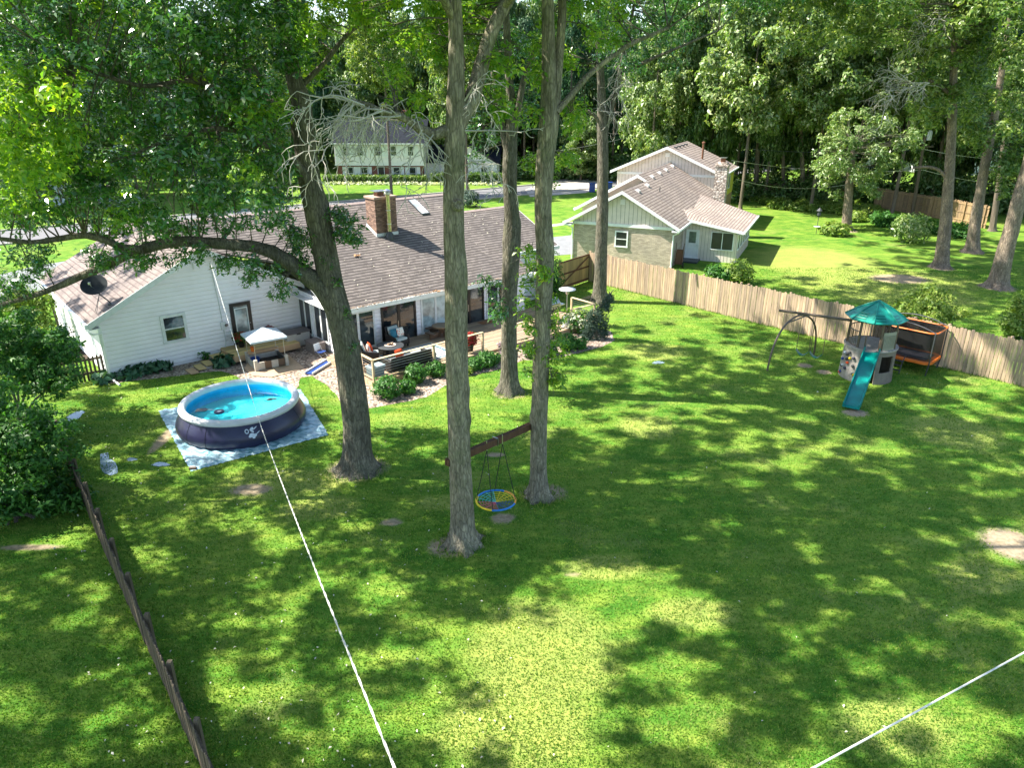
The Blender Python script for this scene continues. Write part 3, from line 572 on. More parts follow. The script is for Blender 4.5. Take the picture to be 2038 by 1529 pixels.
window(nh, (-3.6, -.02, 1.8), X, -Y, .95, 1.15, 'screen', 1, 2, .09, 'white')
b = MB(); b.box(-3.8, -3.45, -.07, -.01, 4.2, 4.55)
for k in range(5): b.obox((-3.62, -.08, 4.24 + k * .06), .3, .02, .03)
b.build('gable_vent', M['cream'], nh)
for (u, v) in ((-3.2, 1.9), (-3.3, 4.9), (-3.8, 8.3), (-3.85, 11), (-3.9, 13.5), (-4.0, 16.5)):
    b = MB(); b.prism([(u - .12, v - .2, zn(u - .12)), (u + .22, v - .2, zn(u + .22)), (u + .22, v - .2, zn(u + .22) + .14), (u + .02, v - .2, zn(u + .02) + .14)], (0, .4, 0)); b.build('roof_vent', M['cream'], nr)
b = MB(); b.tube([(-2.4, 5.6, zn(-2.4) - .05), (-2.4, 5.6, zn(-2.4) + .35)], .035, 8); b.build('plumbing_pipe', M['dgrey'], nr)
# sunroom
b = MB(); b.box(.002, 3.85, 3.6, 10.8, 0, 2.3); b.prism([(.0, 3.6, 2.3), (3.85, 3.6, 2.3), (.0, 3.6, 2.95)], (0, 7.2, 0)); sr = b.build('sunroom_wall', M['beige'], nh)
b = MB(); battens(b, lambda s: Vector((s, 3.6, 0)), .05, 3.8, .05, lambda s: 2.35 + (3.85 - s) * .15, .24, (0, -1, 0), .018, .008); b.build('board_grooves', M['groove'], sr); b = MB(); battens(b, lambda s: Vector((3.85, s, 0)), 3.7, 10.8, .05, lambda s: 2.25, .24, (1, 0, 0), .018, .008); b.build('board_grooves', M['groove'], sr)
zs = lambda u: 2.98 - .155 * (u - .3)
b = MB(); b.prism([(.1, 3.1, zs(.1)), (4.3, 3.1, zs(4.3)), (4.3, 11.25, zs(4.3)), (.1, 13.0, zs(.1)), (-.6, 13, zn(-.6) + .005), (-.6, 5, zn(-.6) + .005)], (0, 0, -.08)); b.build('sunroom_roof', M['roofns'], nh)
b = MB(); b.prism([(.3, 3.06, zs(.3) + .01), (4.32, 3.06, zs(4.3) + .01), (4.32, 3.06, zs(4.3) - .2), (.3, 3.06, zs(.3) - .16)], (0, .035, 0)); b.box(4.3, 4.42, 3.06, 11.3, zs(4.3) - .16, zs(4.3) - .02); b.box(3.84, 4.3, 3.1, 11.2, 2.14, 2.16); b.build('sunroom_fascia', M['white'], nh)
d_ = window(nh, (.72, 3.58, 1.15), X, -Y, .95, 2.1, 'white', 1, 1, .08, 'white', 'door', .04, 'door_leaf')
b = MB(); b.quad((.47, 3.54, 1.25), (.97, 3.54, 1.25), (.97, 3.54, 2.05), (.47, 3.54, 2.05)); b.build('pane', glassmat('green_tinted_glass', (.09, .13, .1), .3), d_)
b = MB(); b.ell((1.08, 3.52, 1.1), .03, .03, .03, 8, 5); b.build('handle', M['metal'], d_)
window(nh, (2.83, 3.58, 1.52), X, -Y, 1.6, 1.3, 'screen', 2, 1, .06, 'white')
for k in range(5): window(nh, (3.87, 4.35 + k * 1.35, 1.5), Y, X, 1.05, 1.25, 'screen', 1, 1, .06, 'white')
b = MB(); b.box(.1, 1.4, 2.3, 3.58, 0, .12); b.build('step', M['dgrey'], nh)
# stone chimney
sm, t_, bs_ = newmat('field_stone'); vo = t_.nodes.new('ShaderNodeTexVoronoi'); vo.inputs['Scale'].default_value = 3.6; t_.links.new(coord(t_, (1, 1, 1.3)), vo.inputs[0])
ve = t_.nodes.new('ShaderNodeTexVoronoi'); ve.feature = 'DISTANCE_TO_EDGE'; ve.inputs['Scale'].default_value = 3.6; t_.links.new(coord(t_, (1, 1, 1.3)), ve.inputs[0])
sp_ = t_.nodes.new('ShaderNodeSeparateColor'); t_.links.new(vo.outputs['Color'], sp_.inputs[0])
t_.links.new(mixc(t_, ramp(t_, ve.outputs[0], [(.03, (1, 1, 1)), (.08, (0, 0, 0))]), ramp(t_, sp_.outputs[0], [(0, (.4, .33, .28)), (.5, (.62, .56, .5)), (1, (.3, .24, .2))]), (.12, .08, .06)), bs_.inputs['Base Color'])
bs_.inputs['Roughness'].default_value = .9; bump(t_, bs_, ve.outputs[0], .8, .06); M['stone'] = sm
b = MB(); b.box(.35, 1.3, 13.2, 14.2, 0, 5.75); sc_ = b.build('chimney', M['stone'], nh)
b = MB(); b.box(.27, 1.38, 13.12, 14.28, 5.75, 5.95); b.box(.42, 1.23, 13.27, 14.13, 5.95, 6.1); b.build('chimney_cap', M['stone'], sc_, bev=.03)
b = MB(); b.box(.65, 1.0, 13.5, 13.9, 6.1, 6.4); b.build('flue', M['copper'], sc_)
b = MB(); b.box(.55, 1.1, 13.4, 14.0, 6.44, 6.48); b.build('flue_cap', M['metal'], sc_)
# taller rear wing
bu0, bu1, bv0, bv1, bz = -9.2, .15, 17.6, 25.6, 4.72; bc = -4.65; bzr = 6.95; bp = (bzr - bz) / 5.1; zb_ = lambda u: bzr - bp * abs(u - bc)
b = MB(); b.box(bu0, bu1, bv0, bv1, 0, bz - .05); b.prism([(bu0, bv0, bz - .05), (bu1, bv0, bz - .05), (bu1, bv0, zb_(bu1) - .1), (bc, bv0, bzr - .1), (bu0, bv0, zb_(bu0) - .1)], (0, 8, 0)); tw = b.build('rear_wing_wall', M['beige'], nh)
b = MB(); battens(b, lambda s: Vector((s, bv0, 0)), bu0, bu1, 2.5, lambda s: zb_(s) - .12, .3, (0, -1, 0), .022, .012); b.build('board_grooves', M['groove'], tw)
b = MB(); b.box(bu0 - .03, bu1 + .03, bv0 - .04, bv0 - .0, bz - .3, bz - .1); b.build('band_board', M['white'], tw)
b = MB(); b.box(bu1 + .002, bu1 + .03, bv0 + .1, bv1, 2.4, bz - .06); b.build('yellow_wall', M['yellow'], nh)
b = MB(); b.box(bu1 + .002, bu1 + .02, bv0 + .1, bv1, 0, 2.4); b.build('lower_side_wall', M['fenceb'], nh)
b = MB()
for sg in (-1, 1): b.prism([(bc, bv0 - .5, bzr), (bc + sg * 5.1, bv0 - .5, bz), (bc + sg * 5.1, bv1 + .4, bz), (bc, bv1 + .4, bzr)], (0, 0, -.1))
tr = b.build('rear_wing_roof', M['roofn'], nh)
b = MB(); b.prism([(bc - 5.12, bv0 - .53, bz - .22), (bc - 5.12, bv0 - .53, bz + .01), (bc, bv0 - .53, bzr + .01), (bc + 5.12, bv0 - .53, bz + .01), (bc + 5.12, bv0 - .53, bz - .22), (bc, bv0 - .53, bzr - .22)], (0, .03, 0)); b.box(bc + 5.1, bc + 5.22, bv0 - .5, bv1 + .4, bz - .16, bz - .02); b.build('rear_wing_fascia', M['white'], nh)
b = MB(); b.box(-4.85, -4.45, bv0 - .05, bv0 - .01, 6.05, 6.4); b.build('gable_vent', M['cream'], tw)
b = MB(); b.cyl((-2.0, 20, zb_(-2) - .1), (-2.0, 20, zb_(-2) + 1.35), .09, 10); b.lathe([(.1, 0), (.15, .03), (.15, .12), (.02, .18)], (-2.0, 20, zb_(-2) + 1.33), 10); b.build('flue_pipe', M['copper'], tr)
for k in range(4):
    b = MB(); b.obox((-4.2, 18.6 + k * 1.5, zb_(-4.2) + .06), .3, .35, .12); b.build('roof_vent', M['dgrey'], tr)
for k in range(2): window(nh, (bu1 + .035, 20.2 + k * 2.6, 3.6), Y, X, .9, 1.2, 'screen', 1, 1, .06, 'white')
# ---------------------------------------------------------------- far two-storey house
FA = R(92); FC = G(672, 362); fh = thing('colonial_house', 'white two storey house with dark roof and red brick ground floor across the street', 'house', FC, R(-2))
b = MB(); lap(b, lambda s: Vector((s, -.35, 0)), (0, -1, 0), 2.3, 5.0, lambda z: (0, 12.0), .16); b.build('upper_wall', M['cream'], fh)
b = MB(); b.box(.0, 12.0, -.348, 7.5, 2.3, 5.0); b.prism([(12, -.35, 5.0), (12, 7.5, 5.0), (12, 3.6, 7.75)], (-.2, 0, 0)); b.prism([(0, -.35, 5.0), (0, 7.5, 5.0), (0, 3.6, 7.75)], (.2, 0, 0)); b.box(11.98, 12, 0, 7.5, 0, 2.3); b.build('side_wall', M['cream'], fh)
b = MB(); b.box(.15, 11.85, 0, 7.4, 0, 2.3); b.build('brick_wall', M['brickf'], fh)
b = MB(); b.prism([(-.3, -.8, 5.12), (12.3, -.8, 5.12), (12.3, 3.6, 8.0), (-.3, 3.6, 8.0)], (0, 0, -.12)); b.prism([(-.3, 8.0, 5.12), (12.3, 8.0, 5.12), (12.3, 3.6, 8.0), (-.3, 3.6, 8.0)], (0, 0, -.12)); b.build('roof', M['roofd'], fh)
b = MB(); b.box(-.3, 12.3, -.92, -.8, 4.95, 5.1); b.box(-.1, 12.1, -.38, -.33, 2.2, 2.34); b.build('trim_boards', M['white'], fh)
def shut(u, z, h): 
    for s in (-1, 1):
        b = MB(); b.box(u + s * .78 - .25, u + s * .78 + .25, yy - .05, yy - .01, z - h / 2, z + h / 2)
        for k in range(6): b.box(u + s * .78 - .2, u + s * .78 + .2, yy - .062, yy - .05, z - h / 2 + h * (k + .3) / 6.2, z - h / 2 + h * (k + .75) / 6.2)
        b.build('shutter', M['white'], fh)
yy = -.37
for u in (1.55, 3.5, 5.9, 8.0, 10.3): window(fh, (u, yy, 4.1), X, -Y, .85, 1.3, 'glass', 1, 2, .08, 'white'); shut(u, 4.1, 1.4)
yy = -.02
for u in (1.85, 3.8, 8.2, 10.4): window(fh, (u, yy, 1.15), X, -Y, .95, 1.7, 'glass', 1, 2, .08, 'white'); shut(u, 1.15, 1.75)
d_ = window(fh, (6.1, -.02, 1.05), X, -Y, .95, 2.05, 'black', 1, 1, .08, 'white', 'door', .05, 'door_leaf')
b = MB(); b.ell((6.4, -.09, 1.0), .04, .04, .04, 6, 4); b.build('handle', M['metal'], d_)
window(fh, (12.02, 1.8, 4.1), Y, X, .6, 1.0, 'glass', 1, 2, .07, 'white')
b = MB(); b.box(8.5, 9.6, 4.3, 5.1, 7, 9.1); b.build('chimney', M['brickf'], fh)
b = MB(); b.box(12, 22, 2.5, 9, 0, 2.5); b.prism([(12, 2.5, 2.5), (12, 9, 2.5), (12, 5.7, 4.4)], (10, 0, 0)); b.build('garage_wing', M['cream'], fh)
b = MB(); b.prism([(12, 2.1, 2.45), (22.2, 2.1, 2.45), (22.2, 5.7, 4.55), (12, 5.7, 4.55)], (0, 0, -.1)); b.prism([(12, 9.3, 2.45), (22.2, 9.3, 2.45), (22.2, 5.7, 4.55), (12, 5.7, 4.55)], (0, 0, -.1)); b.build('garage_roof', M['roofd'], fh)
b = MB(); b.prism([(14.2, 1.2, 2.4), (21.8, 1.2, 2.4), (18, 1.2, 4.6)], (0, 1.6, 0)); b.box(14.2, 21.8, 1.2, 2.5, 0, 2.4); b.build('garage_gable', M['cream'], fh)
b = MB(); b.prism([(13.9, .9, 2.3), (18, .9, 4.75), (18, 6, 4.75), (13.9, 6, 2.3)], (0, 0, -.1)); b.prism([(22.1, .9, 2.3), (18, .9, 4.75), (18, 6, 4.75), (22.1, 6, 2.3)], (0, 0, -.1)); b.build('garage_gable_roof', M['roofd'], fh)
window(fh, (20, 1.18, 1.3), X, -Y, .9, 1.3, 'glass', 1, 2, .07, 'white')
b = MB(); b.box(15, 15.9, 4.2, 5, 4, 6.3); b.build('chimney', M['brickf'], fh)
# second far house glimpsed at the left edge
lh = thing('grey_house', 'pale grey house glimpsed through the leaves at the left edge of the photo', 'house', (-52, 78, 0), R(30))
b = MB(); lap(b, lambda s: Vector((s, 0, 0)), (0, -1, 0), 0, 2.8, lambda z: (-8, 8), .16); b.box(-8, 8, .002, 8, 0, 2.8); b.prism([(8, 0, 2.8), (8, 8, 2.8), (8, 4, 4.8)], (-.2, 0, 0)); b.build('wall', mat('pale_blue_siding', (.5, .55, .58), .6, .1), lh)
b = MB(); b.prism([(-8.4, -.5, 2.7), (8.4, -.5, 2.7), (8.4, 4, 5.0), (-8.4, 4, 5.0)], (0, 0, -.1)); b.prism([(-8.4, 8.5, 2.7), (8.4, 8.5, 2.7), (8.4, 4, 5.0), (-8.4, 4, 5.0)], (0, 0, -.1)); b.build('roof', M['roofd'], lh)
for u in (-5, -1, 3, 6): window(lh, (u, -.02, 1.5), X, -Y, 1.1, 1.3, 'glass', 1, 2, .07, 'white')
# white buildings glimpsed beyond the wood, upper right
for i, (px, py, d, wd, lb) in enumerate(((1735, 262, 118, 14, 'white house glimpsed between trunks behind the utility pole'), (1960, 305, 112, 14, 'white house glimpsed behind the trees near the right edge'))):
    p = W(px, py, d); hh = p.z + 1.2; o = thing('distant_house', lb, 'house', (p.x, d, 0), R(10))
    b = MB(); lap(b, lambda s: Vector((s, 0, 0)), (0, -1, 0), 0, hh, lambda z: (-wd / 2, wd / 2), .16); b.box(-wd / 2, wd / 2, .002, 8, 0, hh); b.build('wall', M['white'], o)
    b = MB(); b.prism([(-wd / 2 - .4, -.5, hh), (wd / 2 + .4, -.5, hh), (wd / 2 + .4, 4, hh + 2.2), (-wd / 2 - .4, 4, hh + 2.2)], (0, 0, -.1)); b.prism([(-wd / 2 - .4, 8.5, hh), (wd / 2 + .4, 8.5, hh), (wd / 2 + .4, 4, hh + 2.2), (-wd / 2 - .4, 4, hh + 2.2)], (0, 0, -.1)); b.build('roof', M['roofd'], o)
    for u in (-4, 0, 4): window(o, (u, -.02, hh - 1.3), X, -Y, 1, 1.2, 'glass', 1, 2, .07, 'white')
# ---------------------------------------------------------------- fences
def picket_fence(name, label, pts, h, m, side, post_n=2.4, bw=.15, gap=.016, posts=True, hv=.1, pointed=False, fence_name='fence'):
    """pts world xy; side=+1/-1: which side rails and posts stand on"""
    c = Vector((pts[0][0], pts[0][1], 0)); t = thing(fence_name, label, 'fence', c); b = MB(); rl = MB(); pl = []
    for a, q in zip(pts[:-1], pts[1:]):
        a = Vector((a[0], a[1], 0)); q = Vector((q[0], q[1], 0)); L = (q - a).length; d = (q - a) / L; n = Vector((-d.y, d.x, 0)) * side; s = 0
        while s < L - bw * .5:
            hh = h + random.uniform(-hv, hv) * .5; o = a - c + d * s; e = o + d * (bw - gap); j = random.uniform(0, .02)
            if pointed: prof = [o, e, e + Z * (hh - .1), (o + e) / 2 + Z * hh, o + Z * (hh - .1)]
            else: prof = [o, e, e + Z * (hh - .03), e - d * .03 + Z * hh, o + d * .03 + Z * hh, o + Z * (hh - .03)]
            b.prism([p - n * j for p in prof], -n * .018); s += bw if not pointed else bw * 1.55
        for zz in (.3, h * .5, h - .25) if h > 1.4 else (.3, h - .25):
            o = a - c + Z * zz; rl.prism([o + n * .001, o + n * .04, o + n * .04 + Z * .09, o + n * .001 + Z * .09], d * L)
        k = 0
        while k * post_n < L: pl.append(a - c + d * (k * post_n) + n * .085); k += 1
    b.build('pickets', M[m], t); rl.build('rails', M[m], t)
    if posts:
        for p in pl: q = MB(); q.box(p.x - .045, p.x + .045, p.y - .045, p.y + .045, 0, h + .04); q.build('post', M[m], t)
    return t
fp = [G(*p)[:2] for p in ((1172, 560), (1205, 568), (1480, 637), (1700, 690), (1870, 730), (2038, 770))]
d_ = (Vector(fp[-1]) - Vector(fp[-2])).normalized(); fp.append(tuple(Vector(fp[-1]) + d_ * 16))
picket_fence('wooden_fence', 'long weathered board privacy fence between the two backyards', fp, 1.95, 'fence', 1, posts=True, fence_name='privacy_fence')
g0, g1 = G(1112, 580), G(1172, 559)
gt = thing('wooden_gate', 'yellowish board gate with diagonal brace at the far end of the privacy fence', 'gate', g0); dv = (g1 - g0); L_ = dv.length; dn = dv / L_; nn = Vector((dn.y, -dn.x, 0))
b = MB(); s = 0
while s < L_ - .1: b.prism([dn * s + Z * .05, dn * (s + .13) + Z * .05, dn * (s + .13) + Z * 1.8, dn * s + Z * 1.8], -nn * .02); s += .138
b.build('boards', M['gatew'], gt)
b = MB()
for zz in (.15, .95, 1.72): b.prism([nn * .002 + Z * zz, nn * .04 + Z * zz, nn * .04 + Z * (zz + .09), nn * .002 + Z * (zz + .09)], dn * L_)
b.prism([nn * .042 + Z * .22, nn * .06 + Z * .22, nn * .06 + Z * .3, nn * .042 + Z * .3], dn * L_ * .95 + Z * 1.4); b.build('brace', M['darkwood'], gt)
for s in (0, L_): b = MB(); p = dn * s; b.box(p.x - .06, p.x + .06, p.y - .06, p.y + .06, 0, 1.95); b.build('post', M['gatew'], gt)
# near-left fence seen steeply from above
lp = [Vector(G(140, 941)), Vector(G(403, 1529))]; dl_ = (lp[1] - lp[0]).normalized(); lpts = [tuple((lp[0] - dl_ * 4)[:2]), tuple((lp[1] + dl_ * 6)[:2])]
picket_fence('f', 'dark old board fence running down the lower left of the photo', lpts, 1.0, 'fencel', 1, post_n=1.8, bw=.13, fence_name='side_fence')
# short dark picket fence left of the white house
a, q = G(92, 775), G(213, 752)
picket_fence('f', 'short dark picket fence beside the white house wall at the left', [tuple(a[:2]), tuple(q[:2])], 1.15, 'fencel', 1, bw=.1, pointed=True, fence_name='picket_fence')
# brown fence at back right
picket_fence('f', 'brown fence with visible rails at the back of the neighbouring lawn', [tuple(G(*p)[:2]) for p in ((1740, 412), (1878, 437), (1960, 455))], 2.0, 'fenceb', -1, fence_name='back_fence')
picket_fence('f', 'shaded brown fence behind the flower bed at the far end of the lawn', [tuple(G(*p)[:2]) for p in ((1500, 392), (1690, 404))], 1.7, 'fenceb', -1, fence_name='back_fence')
# ---------------------------------------------------------------- deck (child geometry in house frame, its own thing)
DZ = .24
dk = thing('wooden_deck', 'low wooden deck along the glass doors of the white house', 'deck', HC, HR)
DU0, DU1, DV0, DV1 = -.75, 12.6, -8.65, -4.52
b = MB(); v = DV0
while v < DV1 - .05:
    u = DU0
    while u < DU1:
        L = min(random.choice((2.4, 3.6, 3.0)), DU1 - u); b.box(u, u + L - .006, v, v + .134, DZ - .03, DZ + random.uniform(-.002, .002)); u += L
    v += .14
b.build('floor_boards', M['deck'], dk)
b = MB(); b.box(DU0 + .02, DU1, DV0 + .0, DV0 + .03, .0, DZ - .035)
s = DV0
while s < DV1: b.box(DU0 - .012, DU0 + .01, s, s + .13, 0, DZ - .03); s += .138
b.build('skirting', M['rail'], dk)
rp = [hl(*p, DZ) for p in ((757, 757), (833, 738), (920, 716), (968, 704))]
def railing(P, par, posts, h=.95, cables=True):
    t = part('railing', par); b = MB()
    for p in posts: b.box(p[0] - .045, p[0] + .045, p[1] - .045, p[1] + .045, .0, DZ + h)
    pb = MB(); pb.v, pb.f = b.v, b.f; pb.build('post', M['rail'], t)
    b = MB()
    for a, q in zip(P[:-1], P[1:]):
        a, q = Vector((a[0], a[1], 0)), Vector((q[0], q[1], 0)); d = (q - a).normalized(); n = Vector((-d.y, d.x, 0))
        b.prism([a + n * .06 + Z * (DZ + h), a - n * .06 + Z * (DZ + h), a - n * .06 + Z * (DZ + h + .035), a + n * .06 + Z * (DZ + h + .035)], q - a)
        b.prism([a + n * .02 + Z * (DZ + .1), a - n * .02 + Z * (DZ + .1), a - n * .02 + Z * (DZ + .16), a + n * .02 + Z * (DZ + .16)], q - a)
    b.build('handrail', M['rail'], t)
    if cables:
        b = MB()
        for a, q in zip(P[:-1], P[1:]):
            for k in range(6): b.tube([(a[0], a[1], DZ + .22 + k * .12), (q[0], q[1], DZ + .22 + k * .12)], .007, 5)
        b.build('cables', M['metal'], t)
fv = DV0 + .06; A0, A1 = (DU0 + .06, fv), (DU0 + .06, -5.6); pe = hl(968, 704, DZ).x
railing([A1, A0, (pe, fv)], dk, [A1, A0, (2.35, fv), (pe, fv)])
ps0 = hl(1031, 688, DZ).x; railing([(ps0, fv), (DU1 - .06, fv), (DU1 - .06, -6.9)], dk, [(ps0, fv), (9.9, fv), (DU1 - .06, fv), (DU1 - .06, -6.9)])
b = MB(); b.box(pe, ps0, DV0 - .35, DV0 - .01, 0, .12); b.build('step', M['deck'], dk)
def ok(n, label, cat, u, v, z=DZ, rz=0, group=None): return thing(n, label, cat, hw(u, v, z), HR + rz, group)
# rug
rm, t_, b_ = newmat('rug_weave'); c_ = coord(t_); sp_ = t_.nodes.new('ShaderNodeSeparateXYZ'); t_.links.new(c_, sp_.inputs[0])
def mth(op, a, b2=None):
    k = t_.nodes.new('ShaderNodeMath'); k.operation = op
    for i, q in enumerate((a, b2)):
        if q is None: continue
        if isinstance(q, (int, float)): k.inputs[i].default_value = q
        else: t_.links.new(q, k.inputs[i])
    return k.outputs[0]
zig = mth('FRACT', mth('MULTIPLY', mth('ADD', mth('ABSOLUTE', sp_.outputs[0]), mth('ABSOLUTE', sp_.outputs[1])), 3.2)); inn = mth('GREATER_THAN', zig, .82)
ex = mth('GREATER_THAN', mth('MAXIMUM', mth('DIVIDE', mth('ABSOLUTE', sp_.outputs[0]), 1.5), mth('DIVIDE', mth('ABSOLUTE', sp_.outputs[1]), 1.05)), .86)
ex2 = mth('GREATER_THAN', mth('MAXIMUM', mth('DIVIDE', mth('ABSOLUTE', sp_.outputs[0]), 1.5), mth('DIVIDE', mth('ABSOLUTE', sp_.outputs[1]), 1.05)), .94)
t_.links.new(mixc(t_, ex2, mixc(t_, ex, mixc(t_, inn, (.52, .52, .48), (.08, .13, .17)), (.06, .16, .22)), (.5, .5, .46)), b_.inputs[0]); b_.inputs['Roughness'].default_value = .95
p = hl(830, 715, DZ); b = MB(); b.box(-1.5, 1.5, -1.05, 1.05, 0, .012); o = b.build('outdoor_rug', rm); o.location = hw(2.55, -6.95, DZ + .004); o.rotation_euler = (0, 0, HR); tag(o, 'pale outdoor rug with blue border and chevron lines on the deck', 'rug')
# wicker chairs
def chair(label, u, v, rz):
    t = ok('wicker_armchair', label, 'armchair', u, v, DZ + .012, rz, 'dark wicker armchairs on the deck')
    b = MB(); b.box(-.36, .36, -.36, .34, .12, .34)
    b.prism([(-.4, .22, .1), (.4, .22, .1), (.38, .42, .95), (-.38, .42, .95)], (0, .07, 0))
    for s in (-1, 1): b.prism([(s * .36, -.36, .1), (s * .36, .36, .1), (s * .36, .42, .68), (s * .36, .1, .62), (s * .36, -.36, .56)], (s * .08, 0, 0))
    b.build('frame', M['wicker'], t, bev=.03)
    for sx in (-.36, .36):
        for sy in (-.3, .34): q = MB(); q.box(sx - .03, sx + .03, sy - .03, sy + .03, 0, .12); q.build('leg', M['wicker'], t)
    b = MB(); b.box(-.32, .32, -.36, .25, .34, .46); b.build('seat_cushion', M['cush'], t, bev=.04)
    b = MB(); b.prism([(-.3, .16, .46), (.3, .16, .46), (.29, .33, .92), (-.29, .33, .92)], (0, .08, 0)); b.build('back_cushion', M['cush'], t, bev=.03)
    return t
def pillow(label, m, loc, rz, rx=-.3, s=.42):
    b = MB(); n = 8
    for i in range(n + 1):
        for j in range(n + 1):
            x, y = i / n * 2 - 1, j / n * 2 - 1; h = .075 * (1 - x ** 4) * (1 - y ** 4); k = 1 - .06 * (abs(x * y)) ; b.v.append((x * s / 2 * k, h, y * s / 2 * k))
    N = len(b.v)
    for i in range(n + 1):
        for j in range(n + 1): q = b.v[i * (n + 1) + j]; b.v.append((q[0], -q[1], q[2]))
    for i in range(n):
        for j in range(n): a = i * (n + 1) + j; b.f += [(a, a + 1, a + n + 2, a + n + 1), (N + a, N + a + n + 1, N + a + n + 2, N + a + 1)]
    o = b.build('pillow', m, None, True); o.location = loc; o.rotation_euler = (rx, 0, rz); return tag(o, label, 'pillow', 'loose pillows on the deck seats')
fm, t_, b_ = newmat('floral_fabric'); vo = t_.nodes.new('ShaderNodeTexVoronoi'); vo.inputs['Scale'].default_value = 9; t_.links.new(coord(t_), vo.inputs[0])
t_.links.new(ramp(t_, vo.outputs[0], [(0, (.05, .12, .2)), (.25, (.7, .12, .05)), (.36, (.8, .76, .66)), (.6, (.78, .75, .66))]), b_.inputs[0]); b_.inputs['Roughness'].default_value = .9; M['floral'] = fm
p = hl(725, 712, DZ); c1 = (.45, -6.4); chair('dark wicker armchair at the left end of the deck beside the railing', c1[0], c1[1], R(62))
def rel(c, x, y, a): return (c[0] + x * math.cos(a) - y * math.sin(a), c[1] + x * math.sin(a) + y * math.cos(a))
q = rel(c1, -.12, .08, R(62)); pillow('white patterned pillow on the wicker armchair at the left end of the deck', M['floral'], hw(*q, DZ + .68), HR + R(62))
q = rel(c1, .14, -.0, R(62)); pillow('plain orange red pillow on the wicker armchair at the left end of the deck', M['red'], hw(*q, DZ + .68), HR + R(75))
c2 = (2.55, -5.3); chair('dark wicker armchair with its back to the black sliding doors', c2[0], c2[1], R(8))
q = rel(c2, -.13, .07, R(8)); pillow('teal pillow on the wicker armchair before the sliding doors', M['tealf'], hw(*q, DZ + .66), HR + R(8))
q = rel(c2, .17, -.02, R(8)); pillow('white pillow with red flower pattern on the wicker armchair before the sliding doors', M['floral'], hw(*q, DZ + .68), HR + R(8))
# round fire table
t = ok('fire_table', 'round dark fire pit table with a pale bowl of logs between the chairs', 'fire table', 1.62, -6.15, DZ + .012)
b = MB(); b.lathe([(.3, 0), (.36, .02), (.3, .38), (.5, .42)], (0, 0), 24); b.build('base', M['black'], t, True)
b = MB(); b.lathe([(.5, .42), (.62, .43), (.63, .46), (.6, .475)], (0, 0), 36); b.build('table_top', M['dgrey'], t, True)
b = MB(); b.lathe([(.18, .476), (.27, .49), (.27, .5), (.2, .49)], (0, 0), 28, cap=False); b.lathe([(.001, .478), (.19, .478)], (0, 0), 24, cap=False); b.build('bowl', mat('pale_stone_bowl', (.6, .48, .42), .8, .15, 6), t, True)
for k in range(4): b = MB(); a = k * .8; b.cyl((math.cos(a) * .15, math.sin(a) * .12, .5), (-math.cos(a + .4) * .12, -math.sin(a) * .14, .54 + .02 * k), .035, 8); b.build('log', M['brown'] if k % 2 else M['tan'], t)
# sofa seen from behind along the railing
t = ok('wicker_sofa', 'dark wicker sofa with grey seat cushion backed against the front railing', 'sofa', 1.35, -8.0, DZ + .012, R(180))
b = MB(); b.box(-1.05, 1.05, -.38, .3, .12, .34); b.prism([(-1.05, .22, .1), (1.05, .22, .1), (1.03, .34, .72), (-1.03, .34, .72)], (0, .07, 0))
for s in (-1, 1): b.box(s * 1.0 - .07, s * 1.0 + .07, -.38, .36, .1, .58)
b.build('frame', M['wicker'], t, bev=.03)
for sx in (-.98, .98):
    for sy in (-.3, .3): q = MB(); q.box(sx - .03, sx + .03, sy - .03, sy + .03, 0, .12); q.build('leg', M['wicker'], t)
b = MB(); b.box(-.92, .0 - .01, -.37, .24, .34, .46); b.box(.01, .92, -.37, .24, .34, .46); b.build('seat_cushion', M['graw'], t, bev=.03)
pillow('red and white patterned pillow on the wicker sofa by the railing', M['red'], hw(.98, -7.95, DZ + .68), HR + R(190), .35, .46)
# low grey ottoman-bench
t = ok('outdoor_bench', 'dark bench with a long grey cushion beside the rug', 'bench', 2.3, -7.72, DZ + .018)
b = MB(); b.box(-.6, .6, -.26, .26, .1, .3); b.build('frame', M['wicker'], t, bev=.02)
for sx in (-.55, .55):
    for sy in (-.21, .21): q = MB(); q.box(sx - .025, sx + .025, sy - .025, sy + .025, 0, .1); q.build('leg', M['wicker'], t)
b = MB(); b.box(-.58, .58, -.25, .25, .3, .4); b.build('cushion', M['graw'], t, bev=.03)
# cooler / storage chest
t = ok('cooler', 'blue grey cooler chest in the left corner of the deck', 'cooler', -.28, -8.05, DZ, R(5))
b = MB(); b.prism([(-.3, -.2, .05), (.3, -.2, .05), (.34, -.24, .42), (-.34, -.24, .42)], (0, .46, 0)); b.build('body', mat('blue_grey_plastic', (.13, .2, .22), .5, .12), t, bev=.03)
b = MB(); b.box(-.36, .36, -.26, .25, .42, .52); b.build('lid', mat('pale_blue_plastic', (.3, .37, .39), .5, .12), t, bev=.03)
t = ok('small_crate', 'small tan crate beside the blue grey cooler on the deck', 'crate', -.36, -7.35)
b = MB()
for s in (-1, 1):
    for k in range(3): b.box(-.18, .18, s * .16 - .01, s * .16 + .01, .02 + k * .1, .1 + k * .1); b.box(s * .18 - .01, s * .18 + .01, -.15, .15, .02 + k * .1, .1 + k * .1)
b.box(-.17, .17, -.15, .15, .0, .02); b.build('slats', M['tan'], t)
